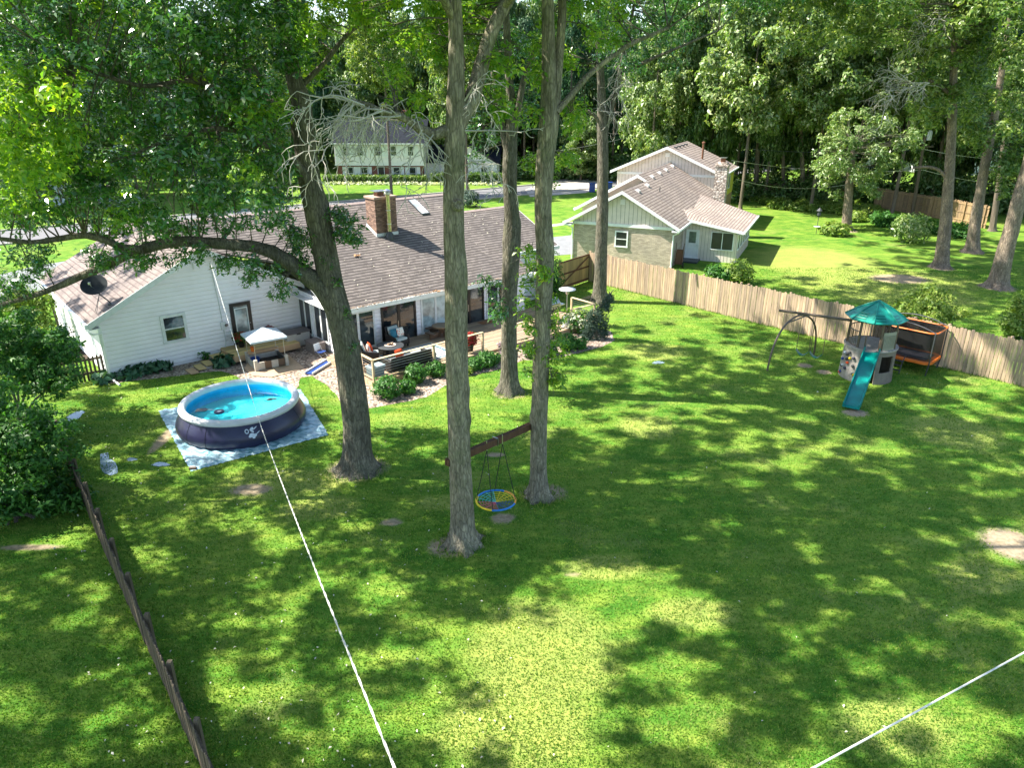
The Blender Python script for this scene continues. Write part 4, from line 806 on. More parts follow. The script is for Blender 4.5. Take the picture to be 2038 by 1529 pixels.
# octagonal children's picnic table
p = hl(866, 682, DZ); t = ok('picnic_table', 'small brown octagonal plastic picnic table by the pale windows', 'picnic table', 5.05, -5.35, DZ, R(10))
def octo(r, z0, z1, cx=0, cy=0, sx=1, sy=1): q = MB(); q.prism([(cx + r * sx * math.cos(R(22.5 + 45 * k)), cy + r * sy * math.sin(R(22.5 + 45 * k)), z0) for k in range(8)], (0, 0, z1 - z0)); return q
octo(.5, .5, .55).build('table_top', M['brownt'], t, bev=.015)
for k in range(4):
    a = R(90 * k); b = MB(); b.obox((math.cos(a) * .72, math.sin(a) * .72, .3), .26, .62, .05, a); b.build('seat', M['brown'], t, bev=.015)
    b = MB(); b.obox((math.cos(a) * .5, math.sin(a) * .5, .15), .6, .1, .3, a); b.build('leg', M['brown'], t)
b = MB(); b.lathe([(.22, 0), (.12, .2), (.2, .5)], (0, 0), 12); b.build('pedestal', M['brown'], t, True)
# door mat
b = MB(); b.box(-.4, .4, -.25, .25, 0, .012); o = b.build('door_mat', mat('coir_mat', (.28, .13, .06), .95, .3, 9)); o.location = hw(8.15, -5.0, DZ + .004); o.rotation_euler = (0, 0, HR); tag(o, 'reddish brown door mat before the right black door', 'mat')
# potted flowers
def plant(name, label, cat, loc, r, h, lm, n=220, L=.12, potr=0, poth=0, group=None, flat=.8, shell=.2, leaves=5, wid=.42, fl=None, fln=0, droop=0):
    t = thing(name, label, cat, loc, 0, group)
    if potr: b = MB(); b.lathe([(potr * .7, 0), (potr, poth * .92), (potr * 1.08, poth * .93), (potr * 1.08, poth), (potr * .9, poth), (potr * .88, poth * .9), (.001, poth * .9)], (0, 0), 18); b.build('pot', M['pot'], t, True)
    P, N = blob_pts((0, 0, poth + h * .5), 1, n, 1, shell); P = (P - (0, 0, poth + h * .5)) * (r, r, h * .55) + (0, 0, poth + h * .5); P[:, 2] = np.maximum(P[:, 2], .02)
    link('foliage', fastmesh('foliage', rosettes(P, up(N, .5 - droop), L, leaves, wid)), LF[lm], t)
    if fl: P, N = blob_pts((0, 0, poth + h * .6), 1, fln, 1, .8); P = (P - (0, 0, poth + h * .6)) * (r, r, h * .55) + (0, 0, poth + h * .6); P[:, 2] = np.maximum(P[:, 2], h * .4); link('flowers', fastmesh('flowers', rosettes(P, up(N), L * .8, 6, .6)), LF[fl], t)
    b = MB()
    for k in range(5): a = random.uniform(0, 6.28); b.tube([(0, 0, poth * .9), (math.cos(a) * r * .3, math.sin(a) * r * .3, poth + h * .4), (math.cos(a) * r * .6, math.sin(a) * r * .6, poth + h * .8)], [.015, .01, .004], 4)
    b.build('stems', M['barkf'], t); return t
p = hl(955, 704, DZ); plant('potted_flower', 'red leaved plant in a tall black pot beside the deck stair post', 'potted plant', hw(pe - .55, DV0 + .35, DZ), .38, .55, 'redf', 160, .16, .2, .45)
plant('hanging_flowers', 'dark red flower pot right of the black framed porch door', 'potted plant', hw(-1.9, -1.0, .42), .35, .45, 'redf', 160, .12, .16, .25)
plant('potted_flower', 'green plant with red flowers in a black pot left of the black framed porch door', 'potted plant', hw(-3.3, -1.05, .42), .36, .4, 'shrub', 130, .13, .17, .25, fl='redf', fln=50)
plant('potted_flower', 'purple flowering plant at the foot of the deck stair post', 'potted plant', hw(pe + .8, DV0 - .45, 0), .3, .45, 'purple', 120, .1, .16, .3)
# little porch at the black door
pc = thing('small_porch', 'small new pine porch with steps below the black framed door', 'porch', HC, HR)
b = MB(); v = -2.15
while v < VG - .06: b.box(-4.1, -.95, v, v + .134, .36, .4); v += .14
b.build('floor_boards', M['decknew'], pc)
b = MB(); b.box(-4.1, -.95, -2.18, -2.152, .12, .38); b.box(-4.13, -4.102, -2.15, VG - .05, .12, .38); b.box(-.948, -.92, -2.15, VG - .05, .12, .38); b.build('skirting', M['tan'], pc)
b = MB(); b.box(-4.75, -4.15, -1.5, -.75, .22, .26); b.build('step', M['decknew'], pc)
for k in range(3): b = MB(); b.obox((-5.05 - k * .42, -1.35 - .25 * k, .1 - .02 * k), .34, .75, .04, .0); b.build('step', M['decknew'] if k < 2 else M['tan'], pc)
b = MB(); b.lathe([(.001, .0), (.24, 0), (.24, .05), (.001, .05)], (0, 0), 20); o = b.build('stepping_stone', M['stn']); o.location = G(413, 731, .01); tag(o, 'round stone beside the porch steps', 'stone')
# sandbox play house with canopy
sp0 = G(487, 0 + 742) ; p = hl(537, 728, 0); t = ok('sandbox_playhouse', 'wooden sandbox with pale blue pyramid canopy on the patio slab', 'playhouse', p.x, p.y + .25, .03, R(-6))
W2 = .68
for sx in (-1, 1):
    for sy in (-1, 1):
        b = MB(); b.box(sx * W2 - .07, sx * W2 + .07, sy * W2 - .07, sy * W2 + .07, 0, .5); b.build('corner_post', M['gwood'], t)
        b = MB(); b.cyl((sx * W2 * .95, sy * W2 * .95, .5), (sx * W2 * .95, sy * W2 * .95, 1.38), .014, 6); b.build('canopy_pole', M['metal'], t)
for sy, segs in ((-1, 4), (1, 1)):
    for k in range(segs):
        a0 = -W2 + .08 + (2 * W2 - .16) * k / segs; a1 = a0 + (2 * W2 - .16) / segs; b = MB(); b.box(a0, a1 - .004, sy * W2 - .03, sy * W2 + .03, .02, .36 if segs > 1 else .3); b.build('side_panel', M['gwood'] if k % 2 == 0 else M['brown'], t)
for sx in (-1, 1): b = MB(); b.box(sx * W2 - .03, sx * W2 + .03, -W2 + .08, W2 - .08, .02, .32); b.build('side_panel', M['gwood'] if sx < 0 else M['dgrey'], t)
b = MB(); b.box(-W2 + .04, W2 - .04, -W2 + .04, W2 - .04, .0, .08); b.build('sand', M['sand'], t)
b = MB(); b.box(-W2, W2, W2 - .32, W2 - .05, .48, .53); b.build('bench_seat', M['tan'], t)
b = MB(); q = W2 + .12; b.add([(-q, -q, 1.36), (q, -q, 1.36), (q, q, 1.36), (-q, q, 1.36), (0, 0, 1.72), (-q, -q, 1.28), (q, -q, 1.28), (q, q, 1.28), (-q, q, 1.28)], [(0, 1, 4), (1, 2, 4), (2, 3, 4), (3, 0, 4), (0, 5, 6, 1), (1, 6, 7, 2), (2, 7, 8, 3), (3, 8, 5, 0)]); cn = b.build('canopy', M['canopy'], t)
md = cn.modifiers.new('thick', 'SOLIDIFY'); md.thickness = .01
def bucket(label, m, loc, r=.11, h=.2, hand=True):
    b = MB(); b.lathe([(r * .75, 0), (r, h), (r * 1.1, h), (r * 1.1, h - .02), (r * .9, h - .01), (r * .7, .02), (.001, .02)], (0, 0), 16); t = thing('bucket', label, 'bucket', loc); b.build('pail', m, t, True)
    b = MB(); b.tube([(r * math.cos(a), 0, h + r * .9 * math.sin(a)) for a in np.linspace(0, math.pi, 9)], .006, 5); b.build('handle', M['metal'], t)
bucket('orange bucket on the sandbox bench under the canopy', M['orange'], hw(p.x - .38, p.y + .78, .57))
bucket('blue tub at the left side of the sandbox', M['blue'], hw(p.x - .5, p.y + .3, .12), .2, .3)
# deck box and smaller chest
t = ok('deck_storage_box', 'large grey resin deck box with dark lid in the corner of the white walls', 'storage box', -.78, -1.3, 0, 0)
b = MB(); b.prism([(-.55, -.4, .04), (.55, -.4, .04), (.6, -.44, .7), (-.6, -.44, .7)], (0, .84, 0)); b.build('body', M['boxg'], t, bev=.03)
b = MB(); b.prism([(-.65, -.48, .7), (-.65, .46, .7), (-.65, .46, .74), (-.65, 0, .8), (-.65, -.48, .75)], (1.3, 0, 0)); b.build('lid', M['boxl'], t, bev=.02)
b = MB(); b.box(-.1, .1, -.495, -.47, .66, .73); b.build('latch', M['black'], t)
t = ok('deck_storage_box', 'small brown wicker storage box below the tall side windows', 'storage box', -.48, -2.85, 0)
b = MB(); b.box(-.3, .3, -.45, .45, .02, .5); b.build('body', mat('taupe_wicker', (.2, .17, .15), .8, .25, 22), t, bev=.015)
b = MB(); b.box(-.33, .33, -.48, .48, .5, .55); b.build('lid', M['boxl'], t, bev=.015)
t = ok('toddler_chair', 'small blue folding chair on the gravel beside the brown storage box', 'chair', -.62, -3.65, 0, R(20))
b = MB(); b.box(-.18, .18, -.18, .18, .24, .27); b.build('seat', M['blue'], t)
b = MB(); b.prism([(-.18, .18, .3), (.18, .18, .3), (.17, .24, .6), (-.17, .24, .6)], (0, .02, 0)); b.build('backrest', M['canopy'], t)
for sx in (-.17, .17): b = MB(); b.tube([(sx, -.22, 0), (sx, .1, .3), (sx, .24, .62)], .013, 6); b.build('leg', M['metal'], t); b = MB(); b.tube([(sx, .24, 0), (sx, -.1, .26)], .013, 6); b.build('leg', M['metal'], t)
b = MB(); p0, p1 = G(622, 746, .03), G(664, 720, .03); dd = (p1 - p0); t = thing('slide_board', 'white edged blue plastic slide lying on the gravel beside the big leaning oak', 'slide', p0)
d1 = dd.normalized(); n1 = Vector((-d1.y, d1.x, 0))
b.prism([n1 * -.03, n1 * .03, n1 * .03 + Z * .09, n1 * -.03 + Z * .09], dd); b.prism([n1 * .42, n1 * .36, n1 * .36 + Z * .09, n1 * .42 + Z * .09], dd); b.build('side_rail', M['rimg'], t); b = MB(); b.prism([n1 * .03, n1 * .36, n1 * .36 + Z * .03, n1 * .03 + Z * .03], dd); b.build('slide_bed', M['blue'], t)
# grill and patio heater
t = ok('gas_grill', 'steel gas grill with dark ends at the right end of the deck', 'grill', 10.9, -7.0, DZ, R(0))
b = MB(); b.box(-.4, .4, -.26, .26, .15, .8); b.build('cabinet', M['dgrey'], t, bev=.01)
b = MB(); b.box(-.78, -.42, -.27, .27, .8, .86); b.box(.42, .78, -.27, .27, .8, .86); b.build('side_shelf', M['metal'], t, bev=.01)
b = MB(); b.prism([(-.42, -.3, .84), (-.42, .3, .84), (-.42, .3, 1.02), (-.42, .14, 1.2), (-.42, -.12, 1.2), (-.42, -.3, 1.0)], (.84, 0, 0)); ld = b.build('lid', M['metal'], t, bev=.02)
b = MB(); b.tube([(-.3, -.36, .98), (.3, -.36, .98)], .018, 8); b.build('handle', M['black'], ld)
b = MB(); b.box(-.42, .42, -.3, -.28, .7, .83); b.build('control_panel', M['metal'], t)
for k in range(4): b = MB(); b.cyl((-.27 + k * .18, -.3, .76), (-.27 + k * .18, -.34, .76), .03, 10); b.build('knob', M['black'], t)
for sx in (-.34, .34): b = MB(); b.cyl((sx, -.2, .08), (sx + .04, -.2, .08), .08, 12); b.build('wheel', M['black'], t)
pb = hl(1127, 652, DZ); t = ok('patio_heater', 'tall patio heater with round white dome beside the grill', 'patio heater', pb.x, pb.y, DZ)
b = MB(); b.lathe([(.24, 0), (.25, .04), (.22, .06), (.2, .55), (.12, .6)], (0, 0), 20); b.build('base', M['trim'], t, True)
b = MB(); b.cyl((0, 0, .6), (0, 0, 1.75), .035, 10); b.build('pole', M['metal'], t, True)
b = MB(); b.lathe([(.06, 1.75), (.1, 1.8), (.1, 1.98), (.06, 2.0)], (0, 0), 16); b.build('burner', M['metal'], t, True)
b = MB(); b.lathe([(.43, 2.0), (.42, 2.03), (.25, 2.08), (.001, 2.11)], (0, 0), 32); b.build('dome', M['rimg'], t, True)
# dark bin beside gate, wheelbarrow by the brick house
t = thing('garden_cart', 'rusty red wheelbarrow leaning at the brick house corner', 'wheelbarrow', nw(.35, .9), NR)
b = MB(); b.prism([(-.3, 0, .15), (.3, 0, .15), (.22, .3, 1.15), (-.22, .3, 1.15)], (0, .16, 0)); b.build('tray', M['copper'], t, bev=.03)
for s in (-1, 1): b = MB(); b.tube([(s * .2, -.1, .1), (s * .25, .2, 1.3), (s * .28, .35, 1.6)], .02, 6); b.build('handle', M['darkwood'], t)
b = MB(); b.cyl((.35, -.3, .2), (.43, -.3, .2), .2, 16); b.build('wheel', M['black'], t)
b = MB(); b.lathe([(.3, 0), (.34, .9), (.36, .92), (.36, 1.0), (.1, 1.08)], (0, 0), 4); t = thing('wheelie_bin', 'dark green bin standing before the wooden gate', 'bin', G(1104, 588), .6); b.build('body', M['pot'], t); 
b = MB(); b.box(-.3, .3, -.3, .3, 1.0, 1.06); b.build('lid', M['dgrey'], t)
for i, (px, py, c) in enumerate(((1178, 382, 'blue bin at the drive end, the left one of two beside the brick house'), (1212, 380, 'blue bin right beside the far wall of the brick house'))):
    b = MB(); t = thing('recycling_bin', c, 'bin', G(px, py)); b.prism([(-.35, -.35, 0), (.35, -.35, 0), (.35, .35, 0), (-.35, .35, 0)], (0, 0, 1.0)); b.build('body', M['carb'], t, bev=.05); b = MB(); b.box(-.38, .38, -.4, .38, 1.0, 1.08); b.build('lid', M['carb'], t)
# ---------------------------------------------------------------- pool
pc_ = (G(352, 838) + G(597, 838)) / 2; pc_ = Vector((-10.0, 24.6, 0))
t = thing('inflatable_pool', 'round navy inflatable pool with pale grey ring rim full of clear water', 'pool', pc_)
t.scale = (.93, .93, 1)
RB, RT, HT_ = 2.42, 2.14, .98
b = MB(); prof = [(2.2, .0), (2.36, .04), (2.44, .16), (2.46, .32), (2.4, .5), (2.28, .7), (2.17, .85), (2.14, .9)]
b.lathe(prof, (0, 0), 72, cap=False); wl = b.build('outer_wall', M['navy'], t, True)
b = MB(); b.lathe([(2.12 + .15 * math.cos(a), .93 + .13 * math.sin(a)) for a in np.linspace(0, 2 * math.pi, 15)], (0, 0), 72, cap=False); b.build('ring_rim', M['rimg'], t, True)
b = MB(); b.lathe([(2.0, .95), (2.06, .6), (2.16, .3), (2.1, .05)], (0, 0), 72, cap=False); o = b.build('inner_wall', M['poolin'], t, True)
b = MB(); b.lathe([(.001, .36), (2.16, .36)], (0, 0), 72, cap=False); o = b.build('pool_floor', M['poolfl'], t)
wm, t_, b_ = newmat('clear_pool_water'); b_.inputs['Base Color'].default_value = (.55, .9, 1, 1); b_.inputs['Roughness'].default_value = .02; b_.inputs['Transmission Weight'].default_value = 1; b_.inputs['IOR'].default_value = 1.33
n_ = noise(t_, coord(t_), 2.2, 3); bump(t_, b_, n_, .12, .03)
tp = t_.nodes.new('ShaderNodeBsdfTransparent'); tp.inputs[0].default_value = (.6, .93, 1, 1); gl_ = t_.nodes.new('ShaderNodeBsdfGlossy'); gl_.inputs['Roughness'].default_value = .03
fr_ = t_.nodes.new('ShaderNodeFresnel'); fr_.inputs[0].default_value = 1.33; mx = t_.nodes.new('ShaderNodeMixShader'); t_.links.new(fr_.outputs[0], mx.inputs[0]); t_.links.new(tp.outputs[0], mx.inputs[1]); t_.links.new(gl_.outputs[0], mx.inputs[2]); t_.links.new(mx.outputs[0], t_.nodes['Material Output'].inputs[0])
bn = [n for n in t_.nodes if n.type == 'BUMP'][0]; t_.links.new(bn.outputs[0], gl_.inputs['Normal']); t_.links.new(bn.outputs[0], fr_.inputs['Normal'])
b = MB(); b.lathe([(.001, .74), (2.05, .74)], (0, 0), 72, cap=False); o = b.build('water', wm, t)
if o.data.polygons[0].normal.z < 0: o.data.flip_normals()
b = MB()
for a in (R(-103), R(-124), R(-55), R(-10), R(60), R(130), R(170)): b.tube([(r * 1.004 * math.cos(a), r * 1.004 * math.sin(a), z) for r, z in prof[1:]], .006, 4)
b.build('seams', M['black'], wl)
# printed white mark on the wall: two rings and a splash with a swoosh
b = MB(); a0 = R(-62)
def onwall(du, z):
    for (r0, z0), (r1, z1) in zip(prof[:-1], prof[1:]):
        if z0 <= z <= z1: r = r0 + (r1 - r0) * (z - z0) / (z1 - z0)
    r += .012; a = a0 + du / r; return (r * math.cos(a), r * math.sin(a), z)
def patch(cu, cz, ru, rz, ang=0, hole=0):
    n = 18; o_ = [onwall(cu + ru * math.cos(q) * math.cos(ang) - rz * math.sin(q) * math.sin(ang), cz + ru * math.cos(q) * math.sin(ang) + rz * math.sin(q) * math.cos(ang)) for q in np.linspace(0, 2 * math.pi, n, endpoint=False)]
    if hole:
        i_ = [onwall(cu + hole * ru * math.cos(q), cz + hole * rz * math.sin(q)) for q in np.linspace(0, 2 * math.pi, n, endpoint=False)]
        b.add(o_ + i_, [(k, (k + 1) % n, n + (k + 1) % n, n + k) for k in range(n)])
    else: b.add(o_, [tuple(range(n))])
patch(-.16, .64, .075, .075, 0, .6); patch(.02, .69, .08, .045, .5); patch(.03, .62, .06, .03, -.5); patch(.14, .7, .09, .015, .5); patch(.0, .5, .1, .07); patch(.1, .48, .08, .05, .4); patch(.22, .55, .1, .014, .5); patch(-.08, .47, .05, .04); patch(.05, .41, .05, .03)
b.build('printed_emblem', mat('white_print', (.6, .66, .75), .5, .1), wl)
# things in the water
t = thing('floating_ring', 'small dark floating ring in the pool water', 'float', pc_ + Vector((-.55, -.62, .75)))
b = MB(); b.lathe([(.13 + .055 * math.cos(a), .03 + .045 * math.sin(a)) for a in np.linspace(0, 2 * math.pi, 9)], (0, 0), 24, cap=False); b.build('ring', M['navy'], t, True); b = MB(); b.lathe([(.001, .03), (.07, .03), (.08, .06), (.001, .06)], (0, 0), 16); b.build('hub', M['rimg'], t, True)
t = thing('pool_skimmer_net', 'dark leaf net with pale handle floating at the left of the pool', 'pool net', pc_ + Vector((-1.25, -.42, .755)), .2)
b = MB(); b.prism([(-.22, -.13, 0), (.14, -.16, 0), (.24, .02, 0), (.1, .16, 0), (-.2, .13, 0)], (0, 0, .012)); b.build('net', M['dgrey'], t); b = MB(); b.tube([(.2, -.02, .01), (.55, -.12, .015)], .013, 6); b.build('handle', M['rimg'], t)
t = thing('pool_filter', 'dark winged float near the middle of the pool', 'float', pc_ + Vector((.95, .55, .755)), .3)
b = MB(); b.prism([(-.24, -.1, 0), (.08, -.08, 0), (.3, .02, 0), (0, .09, 0), (-.1, .02, 0)], (0, 0, .03)); b.build('wing', M['dgrey'], t); b = MB(); b.ell((-.03, 0, .03), .09, .06, .035, 10, 6); b.build('hub', M['pot'], t)
lv = []
for k in range(60): a, r = random.uniform(0, 6.28), 1.9 * math.sqrt(random.random()); lv.append(pc_ + Vector((r * math.cos(a), r * math.sin(a), .748)))
o = link('floating_leaves', fastmesh('floating_leaves', rosettes(np.array([tuple(q) for q in lv]), np.tile((0, 0, 1.), (60, 1)), .06, 1, .4, .05)), mat('dark_leaf', (.02, .04, .04), .6, .3)); tag(o, 'tiny dark leaves scattered on the pool water', 'leaves', kind='stuff')
# tarp
tm, t_, b_ = newmat('pale_blue_tarp'); n1_ = noise(t_, coord(t_, (1, 2.6, 1)), 2.6, 6, .7)
t_.links.new(ramp(t_, n1_, [(.36, (.03, .16, .2)), (.46, (.24, .42, .5)), (.56, (.42, .57, .64)), (.75, (.6, .7, .73))]), b_.inputs[0]); b_.inputs['Roughness'].default_value = .35; M['tarp'] = tm
c4 = [G(315, 818), G(380, 939), G(654, 866), G(598, 775)]; n = 70; b = MB()
for i in range(n + 1):
    for j in range(n + 1):
        s_, r_ = i / n, j / n; q = (c4[0] * (1 - s_) + c4[1] * s_) * (1 - r_) + (c4[3] * (1 - s_) + c4[2] * s_) * r_
        w_ = .03 + .028 * math.sin(q.x * 7 + 2 * math.sin(q.y * 3)) * math.sin(q.y * 9 + 3 * math.sin(q.x * 2.3)) + .02 * math.sin(q.x * 17 + q.y * 13 + 3 * math.sin(q.y * 4)) + random.uniform(0, .012)
        ed = 1 if 0 < i < n and 0 < j < n else 0
        b.v.append((q.x + (0 if ed else random.uniform(-.03, .03)), q.y + (0 if ed else random.uniform(-.03, .03)), max(.008, w_) if ed else .012))
b.f = [(i * (n + 1) + j, (i + 1) * (n + 1) + j, (i + 1) * (n + 1) + j + 1, i * (n + 1) + j + 1) for i in range(n) for j in range(n)]
o = b.build('pool_tarp', M['tarp'], None, True); tag(o, 'crumpled pale blue tarpaulin spread under the pool', 'tarp')
b = MB(); b.box(-.11, .11, -.05, .05, 0, .07); o = b.build('brick', M['brickr']); o.location = G(384, 934, .012); o.rotation_euler = (0, 0, .1); tag(o, 'single brick holding down the near tarpaulin corner', 'brick')
# ---------------------------------------------------------------- play tower
tc = Vector((15.35, 29.55, 0)); tw_ = thing('play_tower', 'taupe plastic play tower with teal roof standing beside the privacy fence', 'play tower', tc, R(-6))
RB_ = 1.02; PZ = 1.42
def arcwall(b, a0, a1, z0, z1, r0, t=.06, n=14, r1=None):
    r1 = r1 or r0; vs = []
    for i in range(n + 1):
        a = a0 + (a1 - a0) * i / n; c, s = math.cos(a), math.sin(a); vs += [(r0 * c, r0 * s, z0), ((r0 - t) * c, (r0 - t) * s, z0), ((r1 - t) * c, (r1 - t) * s, z1), (r1 * c, r1 * s, z1)]
    fs = [(4 * i + k, 4 * i + (k + 1) % 4, 4 * i + 4 + (k + 1) % 4, 4 * i + 4 + k) for i in range(n) for k in range(4)] + [(0, 1, 2, 3), tuple(4 * n + q for q in (3, 2, 1, 0))]
    b.add(vs, fs)
b = MB(); A = R(1)
arcwall(b, R(-92), R(20), 0, .5, RB_ * 1.04, r1=RB_); arcwall(b, R(-92), R(20), 1.22, PZ, RB_); arcwall(b, R(-92), R(-82), .5, 1.22, RB_); arcwall(b, R(-46), R(20), .5, 1.22, RB_)
arcwall(b, R(20), R(120), 0, PZ, RB_ * 1.03, r1=RB_); b.build('lower_wall', M['taupe'], tw_, True)
cl = MB(); arcwall(cl, R(120), R(240), 0, PZ, RB_ * 1.06, r1=RB_); cw = cl.build('climbing_wall', M['taupel'], tw_, True)
hc = [M['red'], M['blue'], M['dgrey'], M['yel'], M['navy'], M['dgrey'], M['rimg'], M['dgrey']]
for k in range(16):
    a = R(random.uniform(178, 236)); z = .15 + 1.15 * (k / 16) + random.uniform(-.05, .05); b = MB(); b.ell((1.08 * math.cos(a), 1.08 * math.sin(a), z), .07, .07, .06, 10, 6); b.build('climbing_hold', hc[k % 8], cw, True)
b = MB(); b.lathe([(.001, PZ), (RB_ + .05, PZ), (RB_ + .05, PZ + .07), (.001, PZ + .07)], (0, 0), 32); b.build('platform', M['taupel'], tw_)
for a in (R(-142), R(-90), R(-42), R(30), R(100), R(165)):
    b = MB(); b.tube([(.95 * math.cos(a), .95 * math.sin(a), PZ), (.92 * math.cos(a), .92 * math.sin(a), 2.72)], .055, 8); b.build('roof_post', M['bronze'], tw_)
b = MB(); n = 8; rr = 1.22; vs = [(rr * math.cos(2 * math.pi * (k + .5) / n), rr * math.sin(2 * math.pi * (k + .5) / n), 2.68) for k in range(n)]; vm = [(.75 * math.cos(2 * math.pi * (k + .5) / n), .75 * math.sin(2 * math.pi * (k + .5) / n), 3.0) for k in range(n)]
b.add(vs + vm + [(0, 0, 3.38)], [(k, (k + 1) % n, n + (k + 1) % n, n + k) for k in range(n)] + [(n + k, n + (k + 1) % n, 2 * n) for k in range(n)])
rf_ = b.build('roof', M['tealr'], tw_); md = rf_.modifiers.new('t', 'SOLIDIFY'); md.thickness = .05
b = MB()
for k in range(n):
    a = 2 * math.pi * (k + .5) / n; b.tube([(rr * math.cos(a), rr * math.sin(a), 2.7), (.75 * math.cos(a), .75 * math.sin(a), 3.02), (0, 0, 3.4)], .025, 5)
    for q in (.25, .5, .75):
        a2 = 2 * math.pi * (k + 1.5) / n; z = 2.68 + .32 * q + .03; r_ = rr + (.75 - rr) * q; b.tube([(r_ * math.cos(a) * .95 + r_ * math.cos(a2) * .05, r_ * math.sin(a) * .95 + r_ * math.sin(a2) * .05, z), (r_ * math.cos(a) * .45 + r_ * math.cos(a2) * .55, r_ * math.sin(a) * .45 + r_ * math.sin(a2) * .55, z)], .016, 4)
b.build('roof_ribs', M['tealr'], rf_)
for (a0, a1) in ((R(-35), R(28)), (R(32), R(98)), (R(102), R(163)), (R(168), R(215))):
    b = MB(); pts = lambda z: [(.93 * math.cos(a), .93 * math.sin(a), z) for a in np.linspace(a0, a1, 9)]
    b.tube(pts(PZ + .75), .025, 6); b.tube(pts(PZ + .12), .018, 6)
    for a in np.linspace(a0, a1, 9): b.tube([(.93 * math.cos(a), .93 * math.sin(a), PZ + .12), (.93 * math.cos(a), .93 * math.sin(a), PZ + .75)], .012, 5)
    b.build('safety_rail', M['bronze'], tw_)
b = MB(); arcwall(b, R(-86), R(-48), PZ + .08, PZ + .85, .98, .04)
for a in np.linspace(R(-83), R(-51), 9): b.tube([(.99 * math.cos(a), .99 * math.sin(a), PZ + .15), (.99 * math.cos(a), .99 * math.sin(a), PZ + .72)], .014, 5)
b.build('slatted_panel', M['olive'], tw_, True)
# slide
st_ = (tc + Vector((-.35, -.88, PZ + .06))); e_ = G(1693, 812, .12); lcl = tw_.matrix_world.inverted()
dv = Vector((e_.x - st_.x, e_.y - st_.y, 0)); L = dv.length; dn = dv / L; nn = Vector((-dn.y, dn.x, 0)); pr = []
for q in np.linspace(0, 1, 16): z = st_.z + (.12 - st_.z) * (q / .88 if q < .88 else 1) ; z = st_.z * (1 - min(1, (q / .9))) + .13 * min(1, q / .9); pr.append((q, z))
b = MB(); sec = [(-.31, .16), (-.27, .17), (-.24, .0), (.24, .0), (.27, .17), (.31, .16), (.31, -.03), (-.31, -.03)]
base = []
for q, z in pr: base += [st_ - Z * st_.z + dn * (L * q) + nn * s + Z * (z + h) for s, h in sec]
k8 = 8; b.add(base, [(i * k8 + j, i * k8 + (j + 1) % k8, (i + 1) * k8 + (j + 1) % k8, (i + 1) * k8 + j) for i in range(15) for j in range(k8)] + [tuple(range(8))[::-1], tuple(range(120, 128))])
rot = Vector; from mathutils import Matrix
Mi = (Matrix.Translation(tc) @ Matrix.Rotation(R(-6), 4, 'Z')).inverted(); b.v = [tuple(Mi @ Vector(q)) for q in b.v]; b.build('slide', M['teal'], tw_)
b = MB()
for s in (-1, 1): b.tube([Mi @ (st_ + nn * s * .33 - dn * .1 + Z * .02), Mi @ (st_ + nn * s * .33 - dn * .12 + Z * .55), Mi @ (st_ + nn * s * .3 + dn * .02 + Z * .6), Mi @ (st_ + nn * s * .3 + dn * .05 + Z * .1)], .02, 6)
b.build('grab_rail', M['bronze'], tw_)
# ---------------------------------------------------------------- swing set
f0, f1 = G(1527, 738), G(1619, 708); ap = W(1589, 628, (f0.y + f1.y) / 2 + .1); be = W(1551, 618, ap.y + .35); tb = tc + Vector((-.9, .35, 2.42))
t = thing('swing_set', 'bronze arched metal swing set joined to the play tower', 'swing set', f0); O = f0
def arc(a, q, m, k=.9): return [a.lerp(m, 0) * (1 - s) ** 2 + m * 2 * s * (1 - s) + q * s * s for s in np.linspace(0, 1, 12)]
ap2 = Vector((ap.x, ap.y, ap.z)); c0 = Vector((f0.x + .12, f0.y + .1, ap.z * .95)); c1_ = Vector((f1.x + .1, f1.y, ap.z * .95))
for f_, c_ in ((f0, c0), (f1, c1_)): b = MB(); b.tube([p - O for p in arc(f_, ap2, c_)], .045, 8); b.build('leg', M['bronze'], t, True)
b = MB(); bm0 = be; bm1 = tb; b.tube([bm0 - O, bm1 - O], .06, 8); b.build('beam', M['bronze'], t, True)
b = MB(); q0 = arc(f0, ap2, c0)[8]; q1 = arc(f1, ap2, c1_)[9]; b.tube([q0 - O, q1 - O], .03, 6); b.build('cross_brace', M['bronze'], t)
for i, (s, px) in enumerate(((.42, 0), (.62, 1))):
    top = bm0.lerp(bm1, s); sw = thing('belt_swing', ('teal belt swing hanging nearest the arched legs' if i == 0 else 'pale teal belt swing hanging nearest the play tower'), 'swing', top, 0, 'belt swings on the swing set')
    dd = (bm1 - bm0); dd.z = 0; dd.normalize(); hz = top.z - .48; b = MB(); cv = []
    for q in np.linspace(-1, 1, 9): cv.append((dd * q * .27) + Z * (-hz + .2 * q * q * 1.1 - .0))
    nn_ = Vector((-dd.y, dd.x, 0)) * .1; vs = []
    for c in cv: vs += [c + nn_, c - nn_, c - nn_ + Z * .03, c + nn_ + Z * .03]
    b.add(vs, [(4 * k + j, 4 * k + (j + 1) % 4, 4 * k + 4 + (j + 1) % 4, 4 * k + 4 + j) for k in range(8) for j in range(4)]); b.build('belt_seat', M['teal'], sw, True)
    for q in (-1, 1): b = MB(); b.tube([dd * q * .25, dd * q * .27 + Z * (-hz + .22)], .014, 5); b.build('chain', M['bronze'], sw)
top = bm0.lerp(bm1, .8); sw = thing('trapeze_bar', 'small trapeze bar hanging beside the play tower', 'trapeze', top); b = MB(); b.tube([dd * -.2 + Z * -1.0, dd * .2 + Z * -1.0], .015, 6); b.build('bar', M['bronze'], sw)
for q in (-1, 1): b = MB(); b.tube([dd * q * .18, dd * q * .18 - Z * 1.0], .008, 5); b.build('chain', M['bronze'], sw)
